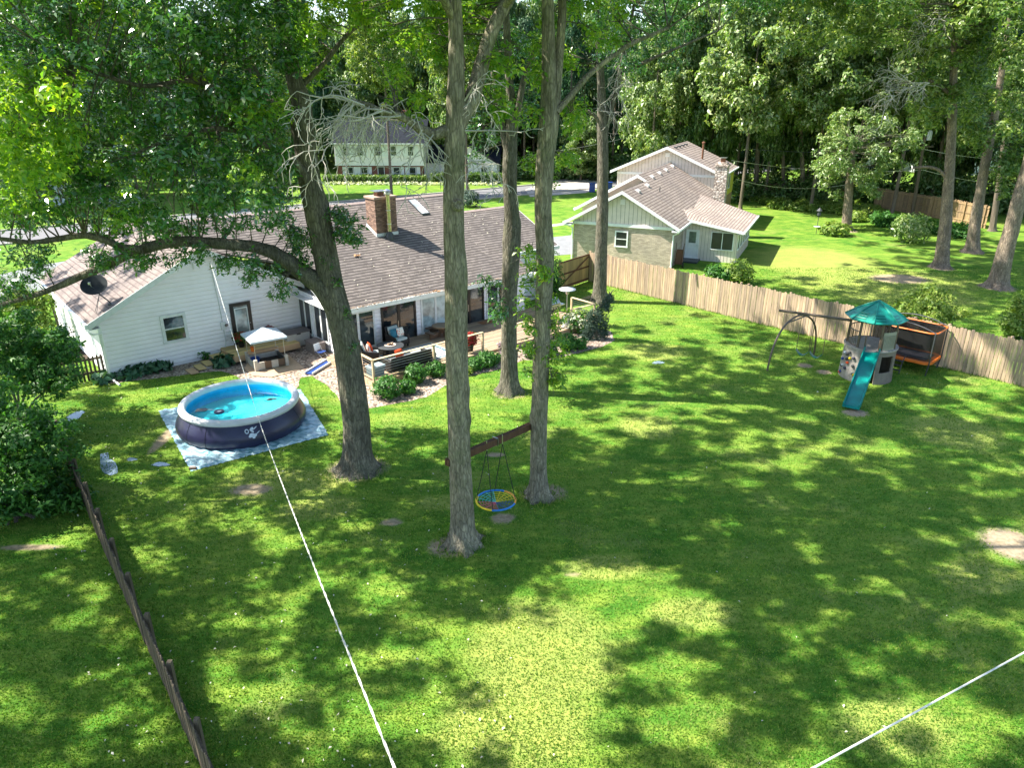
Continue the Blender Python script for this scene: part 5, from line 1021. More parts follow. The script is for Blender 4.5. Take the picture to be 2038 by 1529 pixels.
# ---------------------------------------------------------------- trampoline
tp_ = Vector((17.65, 30.95, 0)); t = thing('trampoline', 'orange rimmed rectangular trampoline with black net enclosure against the fence', 'trampoline', tp_, R(-46 + 0))
def rrect(a, c, r, n=5):
    P_ = []
    for sx, sy, a0 in ((1, 1, 0), (-1, 1, 90), (-1, -1, 180), (1, -1, 270)):
        for k in range(n + 1): q = R(a0 + 90 * k / n); P_.append((sx * (a - r) + r * math.cos(q), sy * (c - r) + r * math.sin(q)))
    return P_
TA, TBq = 1.35, .85; o_ = rrect(TA, TBq, .35); i_ = rrect(TA - .22, TBq - .22, .22); n = len(o_)
b = MB(); vs = [(x, y, .6) for x, y in o_] + [(x, y, .64) for x, y in i_] + [(x, y, .5) for x, y in o_]; b.add(vs, [(k, (k + 1) % n, n + (k + 1) % n, n + k) for k in range(n)] + [(2 * n + k, 2 * n + (k + 1) % n, (k + 1) % n, k) for k in range(n)]); b.build('frame_pad', M['orange'], t)
b = MB(); b.add([(x, y, .61) for x, y in i_], [tuple(range(n))]); b.build('jump_mat', mat('jump_mat_black', (.05, .05, .07), .7, .3, 4), t)
b = MB(); b.tube([(x, y, 1.92) for x, y in o_ + [o_[0]]], .035, 6); b.build('top_ring', M['orange'], t)
for sy in (-1, 1): b = MB(); b.tube([(TA * .98 * q, sy * TBq * .9, 1.92 + .28 * (1 - q * q)) for q in np.linspace(-1, 1, 11)], .025, 6); b.build('top_arch', M['dgrey'], t)
for sx in (-1, 1):
    for sy in (-1, 1): b = MB(); b.tube([(sx * (TA - .12), sy * (TBq - .12), 0), (sx * (TA - .05), sy * (TBq - .05), .55), (sx * (TA - .05), sy * (TBq - .05), 1.92)], .03, 6); b.build('post', M['dgrey'], t)
nm_, t_, b_ = newmat('safety_net'); b_.inputs['Base Color'].default_value = (.01, .01, .01, 1); b_.inputs['Alpha'].default_value = .8
b = MB(); b.add([(x * .97, y * .97, .64) for x, y in o_] + [(x * .97, y * .97, 1.9) for x, y in o_], [(k, (k + 1) % n, n + (k + 1) % n, n + k) for k in range(n)]); b.build('safety_net', nm_, t)
b = MB()
for s in (-1, 1): b.tube([(-TA * -.1 + s * .22, -TBq - .5, 0), (-TA * -.1 + s * .22, -TBq - .35, .5), (-TA * -.1 + s * .22, -TBq - .1, .75), (-TA * -.1 + s * .22, -TBq + .1, .66)], .02, 6)
for k in range(3): b.box(-TA * -.1 - .22, -TA * -.1 + .22, -TBq - .48 + k * .08, -TBq - .38 + k * .08, .14 + k * .19, .17 + k * .19)
b.build('ladder', M['dgrey'], t)
# ---------------------------------------------------------------- web swing between the trees
a, q = W(889, 922, 16.75), W(1056, 848, 19.4)
t = thing('swing_beam', 'dark timber beam fixed between two tree trunks', 'beam', a); dv = q - a; b = MB(); n = Vector((-dv.y, dv.x, 0)).normalized()
for s in (-1, 1): b.prism([n * (s * .04 - .03) - Z * .09, n * (s * .04 + .03) - Z * .09, n * (s * .04 + .03) + Z * .1, n * (s * .04 - .03) + Z * .1], dv)
b.build('timber', M['darkwood'], t)
for s in (.22, .55): b = MB(); c = dv * s; b.obox(c, .03, .2, .24, math.atan2(dv.y, dv.x)); b.build('bracket', M['metal'], t)
cs = W(987, 996, 17.95); RS = 985; rr = 39 * MPP(cs)
t = thing('web_swing', 'round multicoloured rope web swing hanging from the dark beam', 'swing', cs)
cols = [(-100, -20, 'ropeb'), (-20, 60, 'blue') if False else (-20, 65, 'ropeo'), (65, 160, 'ropeb'), (160, 260, 'yel')]
for a0, a1, c in cols: b = MB(); b.tube([(rr * math.cos(R(x)), rr * math.sin(R(x)), 0) for x in np.linspace(a0, a1, 14)], .028, 7); b.build('ring_tube', M[c], t, True)
for grp, c in ((0, 'ropec'), (1, 'pink'), (2, 'blue'), (3, 'yel')):
    b = MB()
    for k in range(4):
        x = R(grp * 90 + k * 22.5 + 100); b.tube([(rr * math.cos(x), rr * math.sin(x), 0), (0, 0, -.07)], .008, 5)
    for f_ in (.2, .36, .52, .68, .84): b.tube([(rr * f_ * math.cos(R(x)), rr * f_ * math.sin(R(x)), -.07 * (1 - f_)) for x in np.linspace(grp * 90 + 100, grp * 90 + 190, 6)], .007, 5)
    b.build('rope_web', M[c], t)
hk = [W(969, 897, 17.85), W(1000, 884, 18.15)]
for h_, angs in ((hk[0], (180, 262)), (hk[1], (95, 2))):
    for x in angs: b = MB(); b.tube([h_ - cs, (rr * math.cos(R(x)), rr * math.sin(R(x)), 0)], .011, 5); b.build('hanging_rope', M['rope'], t)
    b = MB(); b.tube([h_ - cs, h_ - cs + Z * .28], .014, 6); b.build('hook', M['metal'], t)
# ---------------------------------------------------------------- cables
def cable(name, label, P_, sag, r, m, twist=0, group=None):
    P_ = [Vector(p) for p in P_]; pts = []
    for a, q in zip(P_[:-1], P_[1:]):
        for s in np.linspace(0, 1, 24, endpoint=False): p = a.lerp(q, s); p.z -= sag * 4 * s * (1 - s); pts.append(p)
    pts.append(P_[-1]); O = pts[0].copy(); b = MB()
    if twist:
        L = 0; fine = []
        for a, q in zip(pts[:-1], pts[1:]):
            k = max(2, int((q - a).length / .08))
            for j in range(k): fine.append(a.lerp(q, j / k))
        for ph in (0, math.pi):
            pp = []
            for i, p in enumerate(fine): a = i * .9 + ph; pp.append(p - O + Vector((math.cos(a), 0, math.sin(a))) * r * .75)
            b.tube(pp, r * .75, 4)
    else: b.tube([p - O for p in pts], r, 5)
    o = b.build(name, M[m], None, True); o.location = O; return tag(o, label, 'cable', group)
e1 = W(785, 1529, 4.2); g1_ = W(427, 500, hw(-3.9, VG - .4)[1]); dd = (e1 - g1_)
cable('overhead_cable', 'twisted pale service cable descending from the white gable across the lawn', [hw(-4.1, VG - .45, 4.55), W(520, 850, 18.5), e1, e1 + (e1 - W(520, 850, 18.5)) * .25], .12, .0085, 'cable', 1)
e0, e1 = W(1620, 1529, 4.2), W(2038, 1300, 5.6); cable('overhead_cable', 'straight pale cable crossing the lower right corner', [e0 - (e1 - e0) * 1.5, e0, e1, e1 + (e1 - e0) * 4], .0, .0085, 'cable')
pp = G(1815, 430); pt = W(1841, 272, pp.y)
t = thing('utility_pole', 'dark leaning utility pole behind the neighbouring lawn', 'utility pole', pp); b = MB(); b.tube([(0, 0, -.2), (pt.x - pp.x, 0, pt.z)], [.17, .12], 10); b.build('pole', M['fencel'], t)
b = MB(); b.obox((pt.x - pp.x, -.05, pt.z - .9), 1.9, .1, .12); b.build('crossarm', M['fencel'], t)
for k in (-.8, .8): b = MB(); b.lathe([(.03, 0), (.06, .05), (.03, .12)], (pt.x - pp.x + k, -.05, pt.z - .84), 8); b.build('insulator', M['dgrey'], t)
b = MB(); b.lathe([(.2, 0), (.22, .1), (.22, .75), (.1, .9)], (pt.x - pp.x + .35, -.1, pt.z - .3), 12); b.build('transformer', M['rimg'], t, True)
for i, (a, q, lb, sg) in enumerate((((1456, 319), (1838, 338), 'power line between the brick house chimney and the leaning pole, middle height', .5), ((1499, 297), (1840, 297), 'uppermost power line left of the leaning pole', .3), ((1464, 356), (1830, 322), 'lowest slack service line from the yellow wall to the pole', 1.6),
        ((1840, 297), (2060, 318), 'uppermost power line right of the leaning pole', .3), ((1838, 338), (2060, 368), 'lower power line right of the leaning pole', .4))):
    da = pp.y if a[0] > 1800 else (nw(.2, 24).y if a[0] < 1470 else 74); dq = pp.y
    cable('power_line', lb, [W(*a, da), W(*q, dq)], sg, .018, 'metal' if i != 1 else 'dgrey', 0, 'power lines to the pole')
cable('power_line', 'thin line crossing the dark wood left of the brick house', [W(1115, 299, 95), W(1330, 250, 95)], .3, .018, 'metal', 0, 'power lines to the pole')
# ================================================================ TREES
def smooth_path(pts, step=.25):
    """Catmull-Rom through (Vector, radius)"""
    P = [p for p, r in pts]; Q = [r for p, r in pts]; P = [P[0] * 2 - P[1]] + P + [P[-1] * 2 - P[-2]]; Q = [Q[0]] + Q + [Q[-1]]; out = []
    for i in range(1, len(P) - 2):
        n = max(1, int((P[i + 1] - P[i]).length / step))
        for j in range(n):
            t = j / n; a, b, c, d = P[i - 1], P[i], P[i + 1], P[i + 2]
            out.append((.5 * ((2 * b) + (c - a) * t + (2 * a - 5 * b + 4 * c - d) * t * t + (3 * b - a - 3 * c + d) * t ** 3), Q[i] + (Q[i + 1] - Q[i]) * t))
    out.append((P[-2], Q[-2])); return out
def pxpath(w, d, dz=0, ground=None):
    """(px, py, width px) way-points at depth d (drifting by dz) -> [(Vector, radius)]"""
    out = []
    for i, q in enumerate(w):
        k = i / max(1, len(w) - 1); p = W(q[0], q[1], d + dz * k)
        if ground is not None and i == 0: p = ground.copy()
        out.append((p, q[2] * MPP(p) * .5))
    return out
def trunkmesh(b, pts, O, n=22, flare=1.0, seed=0, lump=.028):
    rs = random.Random(seed); path = smooth_path(pts, .16); ph = [rs.uniform(0, 6.28) for _ in range(8)]; base = len(b.v); vs = []
    knots = [(rs.uniform(1.5, 12), rs.uniform(0, 6.28), rs.uniform(.08, .22)) for _ in range(9)]
    for i, (p, r) in enumerate(path):
        z = p.z - path[0][0].z
        for k in range(n):
            t = 2 * math.pi * k / n; rr = r * (1 + lump * math.sin(2 * t + ph[0] + z * .5) + lump * .7 * math.sin(3 * t + ph[1] - z * .9) + .03 * math.sin(7 * t + ph[2] + z * 2) + rs.uniform(-.018, .018))
            if flare:
                e = math.exp(-max(z, 0) / (.2 * flare)); rr *= 1 + e * (.22 + .62 * abs(math.sin(3.5 * t + ph[3] + .6 * math.sin(2 * t + ph[4]))) ** 3 + .25 * max(0, math.sin(4 * t + ph[5]))) + .07 * math.exp(-max(z, 0) / 1.1)
            for kz, ka, ks in knots:
                dz_ = (z - kz) / .22; da = math.atan2(math.sin(t - ka), math.cos(t - ka)) / .45; g_ = dz_ * dz_ + da * da
                if g_ < 5: rr += r * ks * math.exp(-g_)
            vs.append(p - O + Vector((math.cos(t), math.sin(t), 0)) * rr)
    m = len(path); b.add(vs, [(i * n + k, i * n + (k + 1) % n, (i + 1) * n + (k + 1) % n, (i + 1) * n + k) for i in range(m - 1) for k in range(n)] + [tuple(range((m - 1) * n, m * n))])
def limb(b, pts, O, n=10):
    path = smooth_path(pts, .22); b.tube([p - O + Vector((random.uniform(-1, 1), random.uniform(-1, 1), random.uniform(-1, 1))) * r * .06 for p, r in path], [r * random.uniform(.94, 1.06) for p, r in path], n)
    return [p for p, r in path]
def clusters(C, r, nros, L, O, flat=.75, leaves=5, jit=.6, upk=.9):
    C = np.asarray(C); n = len(C); r = np.asarray(r) if hasattr(r, '__len__') else np.full(n, r)
    d = RNG.normal(0, 1, (n * nros, 3)); d /= np.linalg.norm(d, axis=1)[:, None]; rr = RNG.random(n * nros) ** .5
    # each cluster is itself made of flattened tufts so its outline stays broken
    P = np.repeat(C, nros, 0) + d * (rr * np.repeat(r, nros))[:, None] * (1, 1, flat)
    P += RNG.normal(0, .06, P.shape); return rosettes(P - np.array(O), up(d, upk), L, leaves, .4, jit)
def twigs(b, C, skel, O, mx=6.0, r0=.014):
    S_ = np.array([tuple(p) for p in skel])
    for c in C:
        dd = np.linalg.norm(S_ - np.array(c), axis=1); i = dd.argmin()
        if dd[i] > mx: continue
        a, q = Vector(S_[i]), Vector(c); m = a.lerp(q, .5) + Vector((random.uniform(-.3, .3), random.uniform(-.3, .3), random.uniform(0, .35))) * dd[i] * .4
        pts = [a.lerp(m, s) * (1 - s) + m.lerp(q, s) * s for s in np.linspace(0, 1, 6)]
        rr = r0 * (1 + dd[i] * .3); b.tube([p - O for p in pts], [rr * (1 - .75 * s) for s in np.linspace(0, 1, 6)], 5, cap=False)
        for k in range(3):
            s = pts[random.randint(2, 4)]; e = q + Vector((random.uniform(-.5, .5), random.uniform(-.5, .5), random.uniform(-.4, .4))); b.tube([s - O, s.lerp(e, .5) - O + Vector((0, 0, random.uniform(-.08, .1))), e - O], [.012, .008, .004], 4, cap=False)
def poly_clusters(poly, d0, d1, n):
    xs = [p[0] for p in poly]; ys = [p[1] for p in poly]; out = []
    while len(out) < n:
        x, y = random.uniform(min(xs), max(xs)), random.uniform(min(ys), max(ys))
        if inpoly(x, y, poly): out.append(tuple(W(x, y, random.uniform(d0, d1))))
    return out
def deadspray(b, p, d, L, r, O, lev, droop=.25):
    pts = [p]; rad = [r]; n = max(3, int(L / .22)); dd = d.normalized()
    for i in range(n):
        dd = (dd + Vector((random.uniform(-.45, .45), random.uniform(-.45, .45), random.uniform(-.4, .4) - droop * .25))).normalized(); p = p + dd * (L / n); pts.append(p); rad.append(r * (1 - .8 * (i + 1) / n) + .004)
        if lev and random.random() < .8:
            s = Vector((random.uniform(-1, 1), random.uniform(-1, 1), random.uniform(-1.1, .5))); deadspray(b, p, dd * .5 + s, L * random.uniform(.35, .6), max(.006, rad[-1] * .6), O, lev - 1, droop + .15)
    b.tube([q - O for q in pts], rad, 5 if r > .02 else 4, cap=False)
# ---- where the sun should reach the ground (photo polygons, keep-probability of canopy)
SUNNY = [([(900, 1290), (1000, 1230), (1120, 1180), (1060, 1120), (1110, 1095), (1330, 1115), (1350, 1150), (1450, 1210), (1470, 1290), (1340, 1250), (1230, 1290), (1190, 1400), (1240, 1529), (1000, 1529), (1000, 1420)], .0), ([(1930, 1020), (2060, 1020), (2060, 1140), (1940, 1120)], .05),
         ([(1250, 640), (1400, 600), (1560, 660), (1500, 720), (1330, 720)], .25), ([(1540, 1120), (1700, 1060), (1950, 1130), (1900, 1210), (1650, 1180)], .3),
         ([(1200, 790), (1330, 790), (1360, 860), (1260, 880)], .2), ([(1500, 1000), (1620, 1000), (1680, 1080), (1560, 1070)], .2), ([(1480, 880), (1640, 850), (1640, 930), (1520, 950)], .25),
         ([(560, 960), (900, 1100), (800, 1240), (650, 1130)], .55), ([(600, 800), (900, 780), (900, 1000), (760, 900)], .6), ([(1700, 1400), (1950, 1350), (2038, 1529), (1650, 1529)], .2),
         ([(1840, 660), (2038, 700), (2038, 800), (1860, 760)], .2), ([(640, 400), (1050, 400), (1080, 560), (690, 640)], .1), ([(1100, 400), (1500, 260), (1560, 420), (1520, 540), (1100, 540)], .0),
         ([(1480, 400), (1690, 400), (1690, 480), (1480, 560)], .03), ([(1690, 400), (2038, 440), (2038, 600), (1640, 560)], .8), ([(240, 740), (420, 735), (350, 830), (240, 800)], .3), ([(680, 600), (1060, 560), (1180, 680), (730, 780)], .45), ([(1200, 570), (1750, 570), (1850, 760), (1500, 650)], .3)]
def keep(p):
    k = p[2] / S.z; g_ = (p[0] - S.x * k, p[1] - S.y * k, 0); x, y = PX(g_)
    if x < -300 or y > 2600 or x > 2500: return .35
    for poly, pr in SUNNY:
        if inpoly(x, y, poly): return pr
    if x > 1150 and y > 560: return .5
    if x < 900 and y > 1000: return .6
    return .85
def canopy(cx, cy, z0, z1, rad, n, ylim=-45):  # leaf clusters mostly above the view, shaped to cast the wanted lawn shade
    out = []
    for _ in range(n * 6):
        if len(out) >= n: break
        a, r = random.uniform(0, 6.28), rad * math.sqrt(random.random()); z = random.uniform(z0, z1); r *= (1 - .35 * ((z - z0) / (z1 - z0)) ** 2)
        p = (cx + r * math.cos(a), cy + r * math.sin(a), z)
        if (Vector(p) - Vector((0, 0, H))).length < 6.5: continue
        x, y = PX(p)
        if p[1] > .5 and -60 < x < 2100 and y > ylim: continue
        if random.random() < keep(p): out.append(p)
    return out
def grow(name, label, base, trunk, limbs, barkm, crown, group=None, cat='oak tree', flare=1.0, seed=1, extra=None, twigr=.022, lm='near', bmx=6.0):
    O = base; t = thing(name, label, cat, O, 0, group); b = MB(); trunkmesh(b, trunk, O, seed=seed, flare=flare); sk = [p for p, r in smooth_path(trunk, .4) if p.z > 4]
    b.build('trunk', M[barkm], t, True)
    for lb in limbs: b = MB(); sk += limb(b, lb, O); b.build('limb', M[barkm], t, True)
    return t, sk
def addcrown(t, sk, O, groups, twig=True, mx=6.0):
    """groups: list of (centres, radius, rosettes, L, leafmat)"""
    b = MB(); byl = {}
    for C, r, nr_, L, lm in groups:
        if not len(C): continue
        if twig: twigs(b, C, sk, O, mx)
        byl.setdefault(lm, []).append(clusters(C, r, nr_, L, O))
    for lm, V in byl.items(): link('crown', fastmesh('crown', np.concatenate(V)), LF[lm], t)
    if b.v: b.build('twigs', M['barkt'], t)
# ---- T1: leaning oak with the big bough
O = G(712, 935); d = O.y; s1 = []
tr_ = pxpath([(713, 935, 56), (710, 860, 52), (704, 800, 53), (691, 700, 53), (678, 640, 52), (661, 570, 49), (647, 500, 49), (632, 430, 48), (615, 350, 44), (604, 260, 40), (598, 200, 38), (584, 150, 31), (570, 80, 28), (556, 0, 25), (545, -100, 22), (540, -240, 16)], d, 0, O)
bough = pxpath([(672, 615, 50), (645, 575, 42), (600, 540, 34), (560, 512, 30), (520, 494, 26), (470, 487, 24), (420, 484, 23), (380, 480, 23), (330, 484, 22), (290, 494, 20), (250, 510, 18), (200, 533, 17), (160, 550, 15), (110, 573, 13), (60, 590, 11), (0, 607, 9), (-70, 620, 6)], d, -1.5)
b2 = pxpath([(285, 496, 14), (240, 492, 15), (215, 480, 14), (170, 468, 13), (120, 475, 11), (60, 482, 9), (0, 475, 8), (-60, 470, 6)], d - 1.2, -1)
b3 = pxpath([(606, 250, 30), (565, 215, 25), (535, 190, 23), (505, 145, 21), (482, 90, 18), (468, 0, 16), (450, -90, 12)], d, 2)
b4 = pxpath([(630, 410, 24), (600, 340, 19), (560, 300, 16), (520, 285, 14), (480, 262, 12), (430, 255, 10), (360, 270, 7)], d, -2)
b5 = pxpath([(560, 210, 14), (470, 190, 12), (380, 160, 10), (280, 170, 8), (150, 130, 6)], d, -3)
b6 = pxpath([(590, 180, 12), (640, 130, 10), (700, 60, 8), (760, 20, 6)], d, 1)
t1, sk = grow('oak_tree', 'big leaning oak between pool and deck with a long bough reaching over the house', O, tr_, [bough, b2, b3, b4, b5, b6], 'barkt', None, seed=3, flare=1.1)
A1 = poly_clusters([(-40, -60), (560, -60), (600, 120), (560, 250), (590, 380), (560, 440), (430, 470), (300, 470), (100, 455), (-40, 440)], d - 4, d + 4, 400)
A2 = poly_clusters([(-40, 110), (110, 130), (150, 260), (90, 400), (-40, 430)], d - 6, d - 2, 45)
A3 = poly_clusters([(430, 490), (560, 520), (600, 560), (545, 610), (500, 590), (440, 560)], d - 1.5, d - .3, 10) + poly_clusters([(150, 490), (420, 470), (440, 520), (300, 545), (180, 530)], d - 2, d, 16) + poly_clusters([(-30, 480), (150, 470), (120, 560), (-30, 600)], d - 2.5, d - 1, 14) 
A4 = poly_clusters([(640, 400), (700, 420), (735, 470), (720, 520), (660, 500)], d - .8, d + .3, 9) + poly_clusters([(560, 440), (640, 470), (650, 560), (600, 540)], d - .6, d + .6, 9)
A5 = poly_clusters([(560, -60), (680, -60), (650, 100), (600, 200), (570, 100)], d, d + 3, 26)
A6 = [tuple(W(x, y, d - .35)) for x, y in ((690, 620), (672, 560), (705, 690), (650, 520))]
addcrown(t1, sk, O, [(A1[:320], .52, 42, .155, 'near'), (A1[320:], .4, 40, .13, 'neary'), (A2, .5, 44, .13, 'neary'), (A3, .34, 30, .12, 'near'), (A4, .33, 34, .12, 'near'), (A5, .5, 36, .14, 'neary'), (A6, .16, 22, .08, 'near'), (canopy(-10, 19, 12.5, 20, 9, 300), .5, 28, .22, 'near')], mx=2.6)
# ---- T2
O = G(922, 1083); d = O.y
tr_ = pxpath([(922, 1083, 50), (919, 1000, 46), (915, 900, 43), (911, 800, 44), (909, 700, 44), (908, 600, 43), (908, 545, 45), (904, 480, 40), (903, 400, 41), (905, 300, 42), (906, 220, 38), (908, 150, 33), (908, 80, 30), (905, 0, 28), (903, -120, 24), (900, -300, 18)], d, 0, O)
l1 = pxpath([(912, 255, 28), (938, 195, 30), (958, 130, 30), (975, 70, 28), (1000, 20, 26), (1020, -20, 24), (1060, -110, 18), (1100, -260, 12)], d, 1.5)
l2 = pxpath([(896, 258, 26), (862, 268, 22), (840, 258, 20), (815, 240, 17), (790, 228, 14), (760, 222, 12), (735, 208, 9), (700, 200, 6)], d, -.8)
l3 = pxpath([(905, 40, 18), (850, -60, 16), (760, -180, 12), (640, -320, 8)], d, -2)
l4 = pxpath([(1005, 10, 14), (1080, -80, 12), (1200, -200, 9)], d, -2)
t2, sk = grow('oak_tree', 'tall pale barked oak nearest the camera standing in front of the deck', O, tr_, [l1, l2, l3, l4], 'bark', None, seed=5)
b = MB()
for q in [(862, 268), (840, 258), (815, 240), (790, 228), (760, 222), (735, 208), (720, 204), (700, 200)]:
    for k in range(2): deadspray(b, W(q[0], q[1], d - random.uniform(.1, .7)), Vector((random.uniform(-1, .1), random.uniform(-.8, .3), random.uniform(-.8, .5))), random.uniform(.7, 1.5), .017, O, 2, .5)
for k in range(7): deadspray(b, W(690 + 18 * k, 200 + 5 * k, d - .7 + random.uniform(-.4, .2)), Vector((-1, random.uniform(-.5, .5), random.uniform(-.5, .4))), random.uniform(1.0, 1.9), .02, O, 3, .35)
for k in range(3): deadspray(b, W(840, 262, d - .3), Vector((.4, -.5, -1)), random.uniform(.8, 1.3), .014, O, 2, .3)
for q, v in (((925, 330), (1, -.4, .3)), ((925, 310), (1, -.6, -.2)), ((925, 200), (.6, -.6, .5)), ((925, 260), (1, -.3, .1))): deadspray(b, W(q[0], q[1], d - .2), Vector(v), 1.3, .018, O, 3, .3)
b.build('bare_branches', M['dead'], t2)
B1 = poly_clusters([(760, 110), (880, 90), (880, 240), (830, 240), (770, 190)], d - .6, d + 1, 9); B2 = poly_clusters([(650, -60), (1000, -60), (960, 60), (880, 110), (700, 40)], d + .5, d + 4, 38) + poly_clusters([(925, 60), (1010, 60), (1000, 240), (940, 190)], d + .5, d + 2.5, 9)
b = MB(); q = W(912, 408, d - .38); b.lathe([(.001, .02), (.045, .02), (.09, .05), (.13, .0), (.14, -.06)], (0, 0), 14); o = b.build('branch_scar', M['bark'], t2, True); o.location = q - O; o.rotation_euler = (R(75), 0, .15)
addcrown(t2, sk, O, [(B1, .26, 26, .12, 'neary'), (B2, .42, 34, .14, 'neary'), (canopy(-3, 12, 13.5, 20, 9.5, 350), .42, 26, .22, 'near')], mx=3)
# ---- T3
O = G(1072, 990); d = O.y
tr_ = pxpath([(1072, 990, 36), (1071, 930, 32), (1073, 850, 33), (1076, 750, 34), (1080, 650, 33), (1083, 560, 34), (1085, 500, 36), (1081, 420, 33), (1084, 330, 35), (1091, 250, 36), (1093, 180, 30), (1092, 100, 27), (1090, 0, 24), (1090, -120, 20), (1088, -260, 14)], d, 0, O)
l1 = pxpath([(1096, 300, 20), (1106, 200, 21), (1112, 120, 19), (1118, 40, 17), (1122, -80, 14), (1135, -220, 10)], d, .6)
l2 = pxpath([(1108, 222, 14), (1140, 185, 13), (1170, 150, 12), (1210, 118, 10), (1260, 85, 9), (1330, 55, 6)], d, 1)
t3, sk = grow('oak_tree', 'slim oak right of the web swing holding the far end of the beam', O, tr_, [l1, l2], 'bark', None, seed=9, flare=1.1)
C1 = poly_clusters([(1040, 500), (1110, 500), (1125, 640), (1060, 680), (1040, 600)], d - .7, d + .5, 13) + poly_clusters([(1040, 660), (1110, 640), (1150, 700), (1130, 790), (1060, 770)], d - .8, d + .4, 11)
C2 = poly_clusters([(1040, 40), (1100, -30), (1260, -40), (1230, 100), (1160, 200), (1130, 330), (1100, 470), (1050, 330)], d, d + 2.5, 34)
addcrown(t3, sk, O, [(C1, .3, 26, .12, 'neary'), (C2, .36, 30, .13, 'neary'), (canopy(2, 19, 14, 20, 8.5, 350), .42, 26, .22, 'near')], mx=3)
# ---- T4
O = G(1015, 780); d = O.y
tr_ = pxpath([(1015, 780, 36), (1013, 700, 31), (1013, 600, 32), (1016, 540, 33), (1019, 480, 37), (1019, 430, 30), (1015, 380, 27), (1015, 320, 28), (1016, 285, 26), (1017, 220, 18), (1013, 150, 16), (1010, 80, 15), (1006, 0, 13), (1004, -100, 10)], d, 0, O)
l1 = pxpath([(1012, 300, 20), (1000, 240, 16), (990, 190, 15), (983, 150, 13), (978, 80, 11), (975, 0, 10), (965, -100, 8)], d, .5)
l2 = pxpath([(1021, 280, 15), (1032, 210, 13), (1045, 150, 12), (1060, 110, 11), (1080, 75, 10), (1110, 10, 8)], d, -.5)
t4, sk = grow('oak_tree', 'dark barked forked oak at the edge of the deck flower bed', O, tr_, [l1, l2], 'barkt', None, seed=12, flare=1.1)
D1 = poly_clusters([(965, 560), (1005, 545), (1005, 640), (975, 640)], d - 1.2, d - .3, 6); D2 = poly_clusters([(940, 60), (1070, 30), (1070, 250), (1000, 260), (950, 180)], d, d + 2.5, 26) + poly_clusters([(940, 220), (1000, 250), (990, 330), (930, 300)], d + .5, d + 3, 6)
addcrown(t4, sk, O, [(D1, .42, 30, .13, 'near'), (D2, .5, 32, .15, 'near'), (canopy(0, 27, 15.5, 22, 9, 370), .44, 26, .22, 'near'), (canopy(-5, 32, 15.5, 21, 7.5, 260, 10), .44, 26, .22, 'near')], mx=3)  # last canopy: extra foliage added to shade the lawn between deck and tower
# ---- T5
O = G(1193, 600); d = O.y
tr_ = pxpath([(1193, 600, 27), (1195, 550, 24), (1197, 480, 23), (1199, 400, 22), (1200, 320, 22), (1199, 250, 22), (1197, 190, 17), (1194, 120, 14), (1190, 50, 12), (1188, -40, 9)], d, 0, O)
l1 = pxpath([(1203, 265, 13), (1214, 228, 11), (1222, 190, 10), (1232, 150, 9), (1245, 90, 8), (1262, 10, 6)], d, .5)
l2 = pxpath([(1197, 250, 8), (1180, 226, 7), (1160, 220, 6), (1125, 223, 4)], d, -.5); l3 = pxpath([(1232, 150, 8), (1290, 120, 7), (1360, 90, 5), (1430, 60, 4)], d, -2)
t5, sk = grow('oak_tree', 'narrow straight oak in front of the brick house beside the privacy fence', O, tr_, [l1, l2, l3], 'barkt', None, seed=15, flare=1.2)
b = MB()
for q in [(1225, 180), (1235, 140), (1245, 100), (1215, 220), (1240, 120), (1190, 220)]:
    for k in range(2): deadspray(b, W(q[0], q[1], d - .2), Vector((random.uniform(-1, 1), -.3, random.uniform(-.8, .6))), 1.4, .025, O, 2, .3)
b.build('bare_branches', M['dead'], t5)
E1 = poly_clusters([(1180, -40), (1420, -40), (1430, 70), (1340, 130), (1260, 160), (1200, 120)], d - 2, d + 4, 46)
addcrown(t5, sk, O, [(E1, .8, 40, .2, 'near'), (canopy(5, 41, 16.5, 23, 9, 260, 40), .65, 28, .25, 'near'), (canopy(15, 49, 16.5, 23, 7, 220, 70), .65, 28, .25, 'near')], mx=4)  # last canopy: foliage well off the trunk, added to shade the neighbouring lawn
# ---- oaks standing outside the frame on the left: their crowns shade the yard
for i, (x, y, hh, n) in enumerate(((-23, 12, 15, 260), (-27, 23, 16, 170), (-17, 0, 14, 170), (-33, 36, 16, 60))):
    O = Vector((x, y, 0)); t = thing('oak_tree', ('oak outside the left edge of the photo beyond the side fence', 'second oak outside the left edge of the photo, farther back', 'oak standing behind the camera on the left', 'oak outside the left edge beside the driveway')[i], 'oak tree', O); b = MB()
    tp = [(O.copy(), .4), (O + Vector((.2, .1, 5)), .34), (O + Vector((-.1, .3, 10)), .28), (O + Vector((.3, 0, hh + 2)), .15)]; trunkmesh(b, tp, O, seed=20 + i); b.build('trunk', M['bark'], t, True)
    addcrown(t, [p for p, r in smooth_path(tp, .5) if p.z > 6], O, [(canopy(x, y, 9, hh + 4, 8.5, n), .6, 30, .26, 'near')], mx=4)
